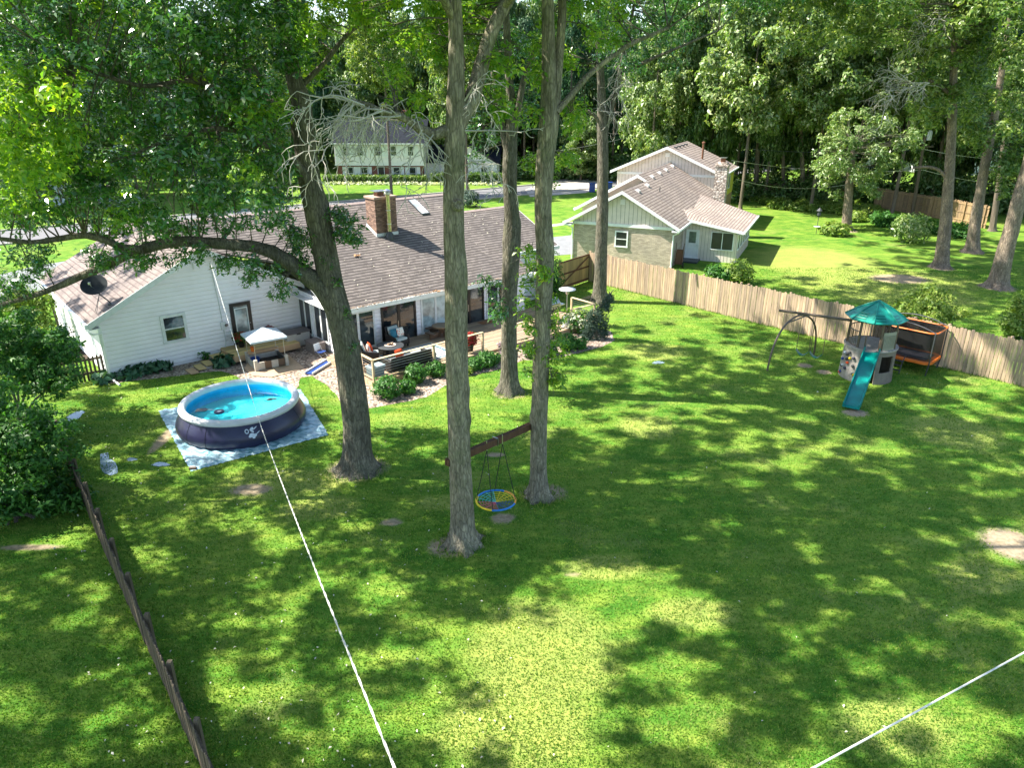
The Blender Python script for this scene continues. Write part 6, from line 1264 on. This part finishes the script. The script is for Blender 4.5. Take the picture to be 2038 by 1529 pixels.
# ---- neighbour's lawn trees
def simple(label, w, bk, crownpoly, n, r, L, lm, dd=(-2, 3), nr_=34, cat='tree', name='broadleaf_tree', limbs=(), can=None, gz=True, flare=1.0, seed=0):
    O = G(w[0][0], w[0][1]); d = O.y; tp = pxpath(w, d, 0, O); t, sk = grow(name, label, O, tp, [pxpath(q, d, .3) for q in limbs], bk, None, cat=cat, seed=seed, flare=flare)
    C = []
    for pl, k in crownpoly: C += poly_clusters(pl, d + dd[0], d + dd[1], k)
    gr = [(C, r, nr_, L, lm)]
    if can: gr.append((canopy(*can), .9, 30, .3, lm))
    addcrown(t, sk, O, gr, mx=7); return t, O, d
simple('slender tree with drooping light leaves in the middle of the neighbouring lawn', [(1684, 458, 19), (1688, 400, 16), (1692, 350, 14), (1696, 315, 10), (1699, 285, 6)], 'barkp', [([(1640, 260), (1720, 240), (1830, 270), (1820, 320), (1760, 350), (1730, 300), (1690, 320), (1650, 350), (1615, 330)], 44), ([(1640, 230), (1730, 215), (1790, 250), (1680, 290)], 18), ([(1640, 310), (1680, 320), (1670, 400), (1640, 380)], 11), ([(1700, 320), (1750, 340), (1745, 400), (1705, 390)], 13)], 0, .75, .26, 'mid', seed=31)
t_, O, d = simple('straight tall tree with a bare side limb right of the utility pole', [(1872, 532, 27), (1878, 480, 24), (1884, 420, 22), (1889, 350, 19), (1893, 280, 17), (1896, 200, 15), (1898, 130, 13), (1900, 50, 10), (1902, -40, 7)], 'barkp', [([(1790, 100), (1900, -40), (2000, -40), (1990, 80), (1960, 200), (1920, 260), (1830, 260)], 70)], 0, .85, .28, 'midg', seed=33, limbs=[[(1882, 352, 7), (1868, 338, 6), (1845, 332, 6), (1818, 334, 4)], [(1896, 190, 8), (1850, 160, 6), (1790, 165, 4)], [(1899, 130, 7), (1960, 90, 5), (2000, 60, 4)]])
NK = canopy(25, 50, 14, 21, 8, 190, 140) + canopy(21, 57, 17, 24, 8, 190, 90); addcrown(t_, [O + Vector((0, 0, z_)) for z_ in range(8, 18)], O, [(NK, .8, 34, .27, 'midg')], mx=9)  # added leaf clusters, put here to throw shade on the neighbouring lawn
b = MB()
for q in ((1850, 165), (1820, 170), (1800, 160), (1860, 60), (1890, 40), (1780, 190)):
    for k in range(3): deadspray(b, W(q[0], q[1], d - 2.2), Vector((-1, -.2, random.uniform(-.3, .5))), random.uniform(1.2, 2.3), .035, O, 2, .2)
b.build('bare_branches', M['dead'], t_)
simple('leaning tree second from the right edge on the neighbouring lawn', [(1934, 502, 26), (1940, 450, 21), (1950, 390, 19), (1960, 330, 18), (1972, 270, 16), (1985, 200, 13), (1997, 120, 11), (2010, 30, 8)], 'barkp', [([(1900, 180), (2038, 120), (2060, 330), (2000, 400), (1960, 300), (1910, 280)], 60)], 0, .9, .28, 'midg', seed=35)
simple('thick leaning tree cut by the right edge of the photo', [(1985, 572, 36), (1996, 520, 32), (2009, 470, 29), (2022, 420, 27), (2036, 370, 26), (2050, 320, 24), (2066, 250, 22), (2085, 160, 18), (2100, 60, 14)], 'barkp', [([(1960, 60), (2100, 60), (2100, 300), (2000, 260), (1980, 160)], 26)], 0, .7, .24, 'midg', seed=37, can=(31, 44, 16, 22, 8, 90))
# ---- the wood: shared crown meshes, one object per tree
def crownmesh(seed, nb, nr_, L, tall=1.0, cone=False):
    global RNG; RNG = np.random.default_rng(seed); V = []; rs = random.Random(seed)
    for i in range(nb):
        if cone: z = rs.uniform(-1, 1); k = (1 - (z + 1) / 2) * .95 + .05; a = rs.uniform(0, 6.28); c = (k * math.cos(a) * .8, k * math.sin(a) * .8, z); rb = .26
        else: a, z = rs.uniform(0, 6.28), rs.uniform(-.9, .9); k = math.sqrt(1 - z * z) * rs.uniform(.2, .88) ** .7; c = (k * math.cos(a), k * math.sin(a), z); rb = rs.uniform(.13, .27)
        P, N = blob_pts(c, rb, nr_, .6 if not cone else .3, .35); V.append(rosettes(P, up(N, .8), L, 4, .5, .6))
    return fastmesh('crown', np.concatenate(V))
CM = [crownmesh(s, 120, 62, .058) for s in (1, 2, 3, 4)]; CP = [crownmesh(s, 90, 60, .05, cone=True) for s in (7, 8)]
for m_ in CM: m_.materials.append(LF['far'])
for m_ in CP: m_.materials.append(LF['pine'])
CB = []
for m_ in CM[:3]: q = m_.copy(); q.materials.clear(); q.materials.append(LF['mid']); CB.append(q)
CG = []
for m_ in CM[1:4]: q = m_.copy(); q.materials.clear(); q.materials.append(LF['midg']); CG.append(q)
tmb = MB(); trunkmesh(tmb, [(Vector((0, 0, 0)), .3), (Vector((.1, 0, 6)), .25), (Vector((-.1, .1, 12)), .18), (Vector((0, 0, 19)), .08)], Vector((0, 0, 0)), n=10, flare=.8, seed=2)
TM = bpy.data.meshes.new('trunk'); TM.from_pydata(tmb.v, [], tmb.f); TM.materials.append(M['barkf'])
def wood(x, y, h, r, z0, meshes, label, group, name='broadleaf_tree'):
    t = thing(name, label, 'tree', (x, y, 0), random.uniform(0, 6.28), group); k = link('trunk', TM, None, t); k.scale = (.6, .6, h * .8 / 19)
    c = link('crown', random.choice(meshes), None, t); c.location = (0, 0, (z0 + h) / 2); c.scale = (r, r, (h - z0) / 2); return t
rs = random.Random(5)
GW = 'trees of the wood behind the houses'
COLS = [(1000, 'left of the narrow straight oak'), (1150, 'right of the slim oak'), (1290, 'over the left roof slope of the brick house'), (1400, 'over the brick house ridge'), (1480, 'over the stone chimney'), (1560, 'right of the yellow wall'), (1640, 'left of the slender drooping tree'), (1720, 'behind the slender drooping tree'), (1800, 'left of the utility pole'), (1880, 'between the pole and the straight tall tree'), (1960, 'behind the leaning trunks'), (2100, 'near the right edge'), (9999, 'beyond the right edge')]
ROWN = ['front', 'second', 'third', 'rear']; seen = {}
def where(x, y, row, kind, tail):
    px = PX((x, y, 5))[0]; c = next(q for k, q in COLS if px < k) if px > 900 else ('left of the colonial house' if px < 560 else 'behind the colonial house' if px < 800 else 'behind the nearest oak trunk')
    if px <= 560: c = ('past the left edge' if px < 0 else 'near the left edge' if px < 150 else 'over the satellite dish' if px < 300 else 'over the white gable' if px < 430 else 'left of the colonial house')
    lb = '%s, %s row, %s' % (kind, ROWN[row], c); n_ = seen.get(lb, 0); seen[lb] = n_ + 1
    return lb if n_ == 0 else '%s, %s' % (lb, ['', 'right one', 'third from left', 'fourth from left', 'fifth from left'][min(n_, 4)])
for row, (dy, sp) in enumerate(((0, 5.2), (7, 5.6), (16, 6.5))):
    x = -8 + row
    while x < 82 + row * 8:
        edge = 86 - max(0, (x - 34)) * .55; y = edge + dy + rs.uniform(-2, 2)
        if y < 106 and x < 17: y = 106 + dy * .9 + rs.uniform(0, 2)
        if PX((x, y, 5))[0] > 2160: break
        h = rs.uniform(20, 26) + row * 1.0; pine = rs.random() < .22
        if x > 45 and row > 1: h -= 4
        wood(x + rs.uniform(-1.5, 1.5), y, h, rs.uniform(3.6, 4.8) if not pine else 3.6, 1.5 if row > 1 else rs.uniform(1.8, 5.5), CP if pine else CM, where(x, y, row, 'dark wood pine' if pine else 'leafy wood tree', ''), GW, 'pine_tree' if pine else 'broadleaf_tree'); x += sp
GL = 'trees across the street at the upper left'
for row, dy in enumerate((0, 9, 20)):
    x = -100
    while x < -2:
        y = (80 if x < -38 else 116) + dy + rs.uniform(-2, 2) + (max(0, -x - 38)) * -.1
        if PX((x, y, 5))[0] < -110: x += 7.0; continue
        wood(x + rs.uniform(-2, 2), y, rs.uniform(19, 26), rs.uniform(4.2, 5.6), rs.uniform(2.5, 5), CM if rs.random() < .8 else CP, where(x, y, row, 'tree across the street', ''), GL); x += 7.0
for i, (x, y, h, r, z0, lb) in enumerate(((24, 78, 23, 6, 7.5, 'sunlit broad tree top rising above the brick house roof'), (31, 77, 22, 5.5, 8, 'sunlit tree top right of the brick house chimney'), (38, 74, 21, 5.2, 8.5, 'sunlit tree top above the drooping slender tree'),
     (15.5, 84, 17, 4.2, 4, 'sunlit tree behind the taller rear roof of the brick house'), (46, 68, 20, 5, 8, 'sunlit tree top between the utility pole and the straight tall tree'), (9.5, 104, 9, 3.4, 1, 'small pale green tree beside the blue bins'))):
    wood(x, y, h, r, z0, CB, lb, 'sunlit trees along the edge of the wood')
for i, (x, y, h, r, z0, lb) in enumerate(((54, 64, 18, 5, 5, 'green tree behind the two leaning trunks at the right'), (60, 57, 17, 4.5, 3, 'green tree at the right edge of the wood'), (-27.5, 88, 19, 4.5, 6, 'green street tree left of the colonial house'), (-14.2, 88, 22, 4.2, 11.5, 'green street tree before the colonial house'), (-5.5, 92, 21, 4.6, 9.5, 'green street tree right of the colonial house'))):
    wood(x, y, h, r, z0, CG, lb, 'green trees around the houses')
for (px, py, w_, tx, ty, lb) in ((1503, 393, 10, 1514, 200, 'pale thin trunk at the edge of the wood right of the yellow wall'), (1368, 300, 14, 1362, -20, 'thick dark pine trunk above the brick house roof'), (1352, 296, 9, 1350, -20, 'thinner dark pine trunk beside the thick pine trunk'), (1600, 400, 9, 1590, 180, 'thin trunk in the wood above the flower bed'), (1560, 398, 8, 1556, 200, 'thin dark trunk in the wood behind the power lines'), (1975, 460, 12, 2010, 200, 'dark trunk standing in shade at the right edge')):
    O = G(px, max(py, 330)) if py > 300 else W(px, 330, 95); O.z = 0; d = O.y; b = MB(); t = thing('broadleaf_tree', lb, 'tree', O)
    trunkmesh(b, [(O, w_ * MPP(O) * .5), (W((px + tx) / 2, (py + ty) / 2, d), w_ * MPP(O) * .42), (W(tx, ty, d), w_ * MPP(O) * .3)], O, n=10, flare=.7, seed=px); b.build('trunk', M['barkp'] if px in (1503, 1600) else M['barkf'], t, True)
    c = link('crown', random.choice(CM), None, t); q = W(tx, ty, d) - O; c.location = (q.x, q.y, q.z + 1); c.scale = (2.6, 2.6, 2.6)
# distant mass closing the horizon
V = []
for k in range(150):
    a = R(-58 + 112 * k / 149); D = 136 + rs.uniform(-8, 14)
    if abs(math.degrees(a) - 33) < 2.5: continue
    P, N = blob_pts((D * math.sin(a), D * math.cos(a), 10), 1, 230, 1, .3); P = (P - (D * math.sin(a), D * math.cos(a), 10)) * (6, 6, 12) + (D * math.sin(a), D * math.cos(a), 10 + rs.uniform(-1, 3)); V.append(rosettes(P, up(N), 1.1, 4, .6, .6))
o = link('distant_wood', fastmesh('distant_wood', np.concatenate(V)), LF['far']); tag(o, 'far mass of trees closing the view beyond the wood', 'wood', kind='stuff')
# understory along the wood edge
V = []
for k in range(260):
    x = rs.uniform(-6, 80); y = 83.5 - max(0, (x - 34)) * .55 + rs.uniform(-1.5, 8)
    if x < 17: y += 22
    hh = rs.uniform(1.6, 4); P, N = blob_pts((0, 0, 0), 1, 90, 1, .3); P = P * (rs.uniform(1.3, 2.4), rs.uniform(1.3, 2.2), hh * .55) + (x, y, hh * .5); P[:, 2] = np.maximum(P[:, 2], .05); V.append(rosettes(P, up(N), .34, 4, .5, .6))
o = link('undergrowth', fastmesh('undergrowth', np.concatenate(V)), LF['far']); tag(o, 'dark undergrowth along the foot of the wood', 'undergrowth', kind='stuff')
# ================================================================ SHRUBS AND PLANTS
def bush(label, p, r, h, lm='shrub', n=None, L=.12, name='shrub', group=None, cat='shrub', shell=.25, leaves=5, wid=.42, off=0):
    n = n or int(120 * r * h / (L * L) * .08) + 40
    return plant(name, label, cat, Vector(p) + Vector((0, 0, off)), r, h, lm, n, L, group=group, shell=shell, leaves=leaves, wid=wid)
def bigbush(label, O, blobs, lm, L, name='shrub', cat='shrub'):
    t = thing(name, label, cat, O); V = []
    for c, r, n in blobs:
        for k in range(int(14 * r)):
            a = Vector((random.gauss(0, 1), random.gauss(0, 1), random.gauss(0, .8))).normalized() * r * random.uniform(.3, .95); q = Vector(c) + a
            if q.z < .2: q.z = random.uniform(.2, .7)
            P, N = blob_pts(tuple(q - O), .5, n, .6, .2); V.append(rosettes(P, up(N, .7), L, 5, .42, .6))
    link('foliage', fastmesh('foliage', np.concatenate(V)), LF[lm], t); b = MB()
    for c, r, n in blobs: b.tube([(random.uniform(-.3, .3), random.uniform(-.3, .3), 0), (Vector(c) - O) * .5 + Vector((0, 0, .3)), Vector(c) - O], [.06, .04, .02], 6)
    b.build('stems', M['barkt'], t); return t
O = G(40, 1040); bigbush('large dark green shrub filling the left edge behind the side fence', O, [(W(30, 960, O.y + .3), 1.5, 44), (W(70, 880, O.y + 1.6), 1.7, 44), (W(0, 840, O.y + 2), 1.8, 44), (W(100, 1000, O.y + .6), .9, 40), (W(-60, 980, O.y), 1.8, 40)], 'shrub', .15)
O = G(40, 860); bigbush('dense shrub at the left edge beside the short picket fence', O, [(W(40, 740, O.y + .3), 1.7, 44), (W(80, 690, O.y + 1.2), 1.5, 44), (W(0, 680, O.y + 1), 1.8, 44), (W(110, 760, O.y - .2), .9, 40)], 'shrub', .15)
O = G(10, 700); bigbush('bright yellow green sapling at the left edge below the bough', O, [(W(20, 610, O.y + .3), 1.2, 34), (W(60, 640, O.y), 1.0, 30), (W(80, 600, O.y + .5), .7, 24)], 'shruby', .16)
O = G(118, 655); t = thing('young_tree', 'thin young street tree on the lawn left of the white house', 'tree', O); b = MB(); b.tube([(0, 0, 0), (-.1, 0, 1.6), (0, 0, 3.2)], [.07, .05, .02], 6); b.tube([(-.1, 0, 1.5), (.5, 0, 2.4)], [.04, .01], 5); b.tube([(-.1, 0, 1.6), (-.6, 0, 2.6)], [.04, .01], 5); b.build('trunk', M['barkt'], t)
P, N = blob_pts((0, 0, 2.9), .6, 60, .9, .3); link('crown', fastmesh('crown', rosettes(P, up(N), .12, 5)), LF['shrub'], t)
hp = [((258, 750), 'hosta clump at the white house corner, leftmost of the row'), ((279, 745), 'hosta clump below the small gable window, second from the left'), ((300, 741), 'hosta clump third from the left along the gable wall'), ((322, 737), 'hosta clump at the right end of the row on the gable wall'), ((446, 728), 'hosta clump at the foot of the little porch steps'), ((205, 760), 'hosta clump against the short picket fence'), ((150, 690), 'large hosta clump in the dark bed left of the white house'), ((128, 668), 'hosta clump at the back of the dark left bed')]
for (px, py), lb in hp: bush(lb, G(px, py), .5, .42, 'hosta', 34, .26, 'hosta', 'hostas around the white house', 'plant', .1, 5, .6)
bush('small dark tuft beside the porch steps', G(407, 716), .22, .45, 'shrub', 30, .14, 'shrub')
for (px, py, r, h, lb, lm) in ((772, 790, .66, .85, 'round dark shrub below the near corner of the deck', 'shrub'), (812, 782, .4, .55, 'small shrub right of the near deck corner', 'shrub'), (828, 762, .5, .85, 'light green shrub below the middle railing post', 'shrub'), (868, 748, .5, .65, 'green shrub left of the nearest oak trunk below the deck edge', 'shrub'), (944, 737, .45, .6, 'leafy plant right of the nearest oak trunk', 'shrub'), (968, 730, .5, .75, 'bright green shrub left of the forked oak', 'shrub'), (985, 722, .35, .45, 'small green plant against the forked oak', 'shrub'),
     (1060, 712, .45, .7, 'green shrub between the two slim oaks', 'shrub'), (1092, 706, .5, .75, 'leafy shrub right of the slim oak', 'shrub'), (1128, 697, .55, .8, 'arching green plant below the grill', 'shrub'), (1155, 694, .4, .55, 'low green plant left of the weeping conifer', 'shrub'), (930, 745, .3, .35, 'low plant at the bed edge beside the nearest oak', 'shruby')):
    bush(lb, G(px, py), r, h, lm, None, .13, 'shrub', 'shrubs in the bed along the deck')
plant('hydrangea', 'white flowering hydrangea behind the patio heater', 'shrub', G(1152, 662), .75, 1.1, 'shrub', 220, .15, fl='whitef', fln=90)
bush('purple leaved plant beside the deck stair post', G(1002, 712), .3, .35, 'purple', 60, .1, 'shrub')
# weeping spruce
O = G(1188, 676); d = O.y; t = thing('weeping_spruce', 'weeping blue spruce bent over in the gravel bed', 'conifer', O); pth = [(O, .09), (W(1187, 645, d), .08), (W(1190, 615, d), .06), (W(1205, 600, d), .05), (W(1216, 583, d), .03), (W(1222, 576, d), .01)]; b = MB(); sk = limb(b, pth, O, 8); b.build('trunk', M['barkt'], t, True)
V = []
for (px, py, r, dr) in ((1190, 616, .3, 1.0), (1180, 630, .3, 1.1), (1172, 645, .25, .9), (1200, 632, .3, 1.1), (1208, 598, .22, .5), (1198, 606, .3, .9), (1214, 588, .14, .3), (1176, 622, .22, .8), (1204, 648, .2, .6), (1168, 660, .2, .5)):
    c = np.array(tuple(W(px, py, d) - O)); n = 130; P = c + RNG.normal(0, 1, (n, 3)) * (r * .5, r * .5, .05); P[:, 2] -= RNG.random(n) * dr; P[:, 2] = np.maximum(P[:, 2], .05); V.append(rosettes(P, np.tile((0, -.6, .2), (n, 1)) + RNG.normal(0, .4, (n, 3)), .14, 5, .2, .4))
link('foliage', fastmesh('foliage', np.concatenate(V)), LF['spruce'], t)
b = MB(); b.ell((0, 0, .05), .22, .16, .1, 10, 6); o = b.build('boulder', mat('pink_stone', (.42, .3, .27), .85, .25, 5), None, True); o.location = G(1196, 676); tag(o, 'pinkish boulder at the foot of the weeping spruce', 'boulder')
# neighbour's plants
for (px, py, r, h, lb, lm, L) in ((1425, 556, .8, 1.0, 'feathery fern clump left along the privacy fence by the sunroom', 'shrub', .2), (1470, 562, 1.0, 1.5, 'tall feathery plant behind the privacy fence by the sunroom', 'shruby', .22), (1445, 560, .7, .9, 'middle fern clump behind the privacy fence', 'shrub', .2), (1660, 468, 1.3, 1.1, 'yellowish ornamental grass beside the slender tree', 'shruby', .35), (1810, 482, 1.7, 2.3, 'rounded leafy shrub in the middle of the neighbouring lawn', 'mid', .26), (1700, 440, 1.2, .9, 'low golden plant behind the slender tree', 'shruby', .3)):
    bush(lb, G(px, py), r, h, lm, int(230 * r), L, 'shrub')
bigbush('wide yellow green shrub spilling over the privacy fence behind the trampoline', G(1850, 672), [(W(1800, 622, 33.4), .8, 60), (W(1840, 605, 34.2), .9, 60), (W(1880, 615, 33.6), .8, 60), (W(1862, 632, 33), .6, 60)], 'shruby', .14)
O = G(2026, 672); bigbush('leafy sapling behind the privacy fence at the right edge', O, [(W(2030, 630, O.y), .8, 30), (W(2038, 600, O.y + .5), .7, 30), (W(2015, 650, O.y), .5, 26)], 'shruby', .16)
V = []
for k in range(120):
    s = rs.random(); px, py = 1500 + 250 * s, 403 + 22 * s + rs.uniform(-8, 10); c = G(px, py); P, N = blob_pts((0, 0, 0), 1, 26, 1, .3); P = P * (.6, .5, rs.uniform(.3, .6)) + (c.x, c.y, .3); V.append(rosettes(P, up(N), .32, 5, .35, .6))
o = link('flower_bed_plants', fastmesh('flower_bed_plants', np.concatenate(V)), LF['shruby']); tag(o, 'golden green daylily border along the far end of the neighbouring lawn', 'flower border', kind='stuff')
V = []
for k in range(80):
    s = rs.random(); px, py = 1740 + 180 * s, 440 + 26 * s + rs.uniform(-6, 10); c = G(px, py); P, N = blob_pts((0, 0, 0), 1, 30, 1, .3); P = P * (.7, .6, rs.uniform(.3, .7)) + (c.x, c.y, .35); V.append(rosettes(P, up(N), .3, 5, .4, .6))
o = link('ground_cover', fastmesh('ground_cover', np.concatenate(V)), LF['shrub']); tag(o, 'green ground cover along the brown back fence', 'ground cover', kind='stuff')
t = thing('bird_feeder', 'bird feeder on a thin pole beside the ornamental grass', 'bird feeder', G(1624, 466)); b = MB(); b.cyl((0, 0, 0), (0, 0, 1.9), .025, 6); b.build('pole', M['dgrey'], t); b = MB(); b.lathe([(.1, 1.6), (.16, 1.62), (.12, 1.95), (.26, 2.0), (.02, 2.25)], (0, 0), 10); b.build('feeder', M['dgrey'], t); b = MB(); b.lathe([(.25, .62), (.3, .66), (.24, .68)], (0, 0), 12); b.build('tray', M['rimg'], t)
for i, (px, py, s) in enumerate(((1722, 428, .5), (1738, 432, .35), (1712, 436, .3), (1648, 462, .25))): b = MB(); b.ell((0, 0, .1 * s), s, s * .7, s * .6, 9, 6); o = b.build('boulder', M['rimg'], None, True); o.location = G(px, py); tag(o, ('largest pale boulder behind the slender tree', 'pale boulder right of the largest one', 'small pale boulder left of the largest one', 'small pale boulder beside the bird feeder')[i], 'boulder')
# hedge and flowers before the colonial house
def hedge(label, x0, x1, v, h, wd):
    t = thing('hedge', label, 'hedge', FC, R(-2)); n = int((x1 - x0) * 260); P = np.stack([RNG.uniform(x0, x1, n), v + RNG.uniform(-wd, wd, n), h * RNG.random(n) ** .5 + RNG.normal(0, .05, n)], 1); P[:, 2] = np.maximum(P[:, 2], .05)
    link('foliage', fastmesh('foliage', rosettes(P, up(RNG.normal(0, 1, (n, 3)), .5), .22, 5, .45, .5)), LF['far'], t); b = MB()
    for k in range(int(x1 - x0)): b.cyl((x0 + k + .5, v, 0), (x0 + k + .5, v, h * .6), .04, 5)
    b.build('stems', M['barkf'], t)
hedge('dark clipped hedge along the front of the colonial house', -1.5, 12.5, -1.6, 1.0, .7); hedge('dark hedge before the garage wing of the colonial house', 13, 24, -.8, 1.3, .9)
n = 500; P = np.stack([RNG.uniform(-1, 22, n), -3.0 + RNG.normal(0, .25, n), RNG.uniform(.05, .35, n)], 1); o = link('flower_border', fastmesh('flower_border', rosettes(P, np.tile((0, 0, 1.), (n, 1)), .25, 5)), LF['whitef']); o.location = FC; o.rotation_euler = (0, 0, R(-2)); tag(o, 'pale flower border before the dark hedge of the colonial house', 'flower border', kind='stuff')
bush('grey green shrub at the roadside seen over the right ridge of the roof', G(932, 412), 1.3, 1.9, 'spruce', 200, .3)
# arborvitae beside the right end of the house
bush('dark green upright shrub between the house end and the wooden gate', G(1095, 600), .8, 3.0, 'shrub', 520, .15)
# ================================================================ GRASS AND LITTER
def clear(x, y):
    for cx, cy, a, b_ in DIRT:
        if ((x - cx) / (a * .82)) ** 2 + ((y - cy) / (b_ * .82)) ** 2 < 1: return False
    return True
BW = [tuple(G(*p)[:2]) for p in BED]
HB = [tuple(hw(*p)[:2]) for p in ((-9, -.5), (0, -.5), (0, -4.5), (-.8, -4.5), (-.8, -8.8), (15, -8.8), (15, 10), (-9, 10))]
pts = []; n = 0
n = 420000; u = RNG.random(n); y = 8.5 + 42 * u ** 1.9; x = (RNG.random(n) * 2 - 1) * (y * .76 + 2); pts.append(np.stack([x, y], 1))
P = np.concatenate(pts)
def inpoly_np(x, y, Q):
    c = np.zeros(len(x), bool); j = len(Q) - 1
    for i in range(len(Q)):
        xi, yi = Q[i]; xj, yj = Q[j]
        c ^= ((yi > y) != (yj > y)) & (x < (xj - xi) * (y - yi) / (yj - yi + 1e-12) + xi); j = i
    return c
m = np.ones(len(P), bool)
for cx, cy, a, b_ in DIRT: m &= ((P[:, 0] - cx) / (a * .85)) ** 2 + ((P[:, 1] - cy) / (b_ * .85)) ** 2 > RNG.uniform(.7, 1.2, len(P))
for Q in (BW, HB, [tuple(c[:2]) for c in c4]): m &= ~inpoly_np(P[:, 0], P[:, 1], Q)
P = P[m]; n = len(P); l = RNG.uniform(.02, .05, n) * (1 + P[:, 1] * .01); a = RNG.uniform(0, 6.28, n); w_ = RNG.uniform(.007, .013, n) * (1 + P[:, 1] * .03)

ex = []
for a_, b_ in zip(fp[:-1], fp[1:]):
    k = int(math.dist(a_, b_) * 130); s_ = RNG.random(k)[:, None]; ex.append(np.array(a_) * (1 - s_) + np.array(b_) * s_ + RNG.normal(0, .07, (k, 2)))
k = 1300; s_ = RNG.random(k)[:, None]; ex.append(np.array(lpts[0]) * (1 - s_) + np.array(lpts[1]) * s_ + RNG.normal(0, .06, (k, 2)))
for q_, r_ in ((G(712, 935), .62), (G(922, 1083), .42), (G(1072, 990), .4), (G(1015, 780), .5), (G(1193, 600), .5)):
    k = 420; a_ = RNG.uniform(0, 6.28, k); rr_ = r_ * RNG.uniform(.9, 1.9, k); ex.append(np.stack([q_.x + rr_ * np.cos(a_), q_.y + rr_ * np.sin(a_)], 1))
ex = np.concatenate(ex); k = len(ex); P = np.concatenate([P, ex]); l = np.concatenate([l, RNG.uniform(.05, .17, k)]); a = np.concatenate([a, RNG.uniform(0, 6.28, k)]); w_ = np.concatenate([w_, RNG.uniform(.01, .018, k)]); n = len(P)
c = np.stack([P[:, 0], P[:, 1], np.zeros(n)], 1); ax = np.stack([np.cos(a), np.sin(a), np.zeros(n)], 1) * w_[:, None]; tip = np.stack([RNG.normal(0, .5, n) * l, RNG.normal(0, .5, n) * l, l], 1)
V = np.stack([c - ax, c + ax, c + tip], 1)
o = link('grass', fastmesh('grass', V, 3), LF['grass']); tag(o, 'mown grass blades of the lawn', 'grass', kind='stuff')
n = 700; y = 9 + 24 * RNG.random(n) ** 1.3; x = (RNG.random(n) * 2 - 1) * (y * .75); x = np.where(RNG.random(n) < .7, -np.abs(x), x); C = np.stack([x, y, np.full(n, .05)], 1)
o = link('fallen_leaves', fastmesh('fallen_leaves', rosettes(C, up(RNG.normal(0, .4, (n, 3)), 1.2), .06, 1, .6, .3)), M['light']); tag(o, 'pale fallen leaves and bits of litter scattered over the lawn', 'leaf litter', kind='stuff')
n = 260; uu = RNG.uniform(0, 14, n); vv = RNG.uniform(-4.8, 2.5, n); wp = [hw(a_, b_, zr(b_) + .03) for a_, b_ in zip(uu, vv)]; C = np.array([tuple(q) for q in wp])
o = link('roof_litter', fastmesh('roof_litter', rosettes(C, np.tile((.2, -.3, 1.), (n, 1)), .11, 1, .3, .2)), M['light']); tag(o, 'small pale twigs and leaves scattered on the brown roof', 'leaf litter', kind='stuff')
n = 900; uu = RNG.uniform(0, 11.3, n); vv = -4.96 + RNG.normal(0, .05, n); C = np.array([tuple(hw(a_, b_, ZE - .03)) for a_, b_ in zip(uu, vv)])
o = link('gutter_litter', fastmesh('gutter_litter', rosettes(C, np.tile((0, 0, 1.), (n, 1)), .06, 2, .5, .6)), mat('gutter_leaves', (.3, .22, .16), .9, .4, 9)); tag(o, 'brown leaves lying in the long front gutter', 'leaf litter', kind='stuff')
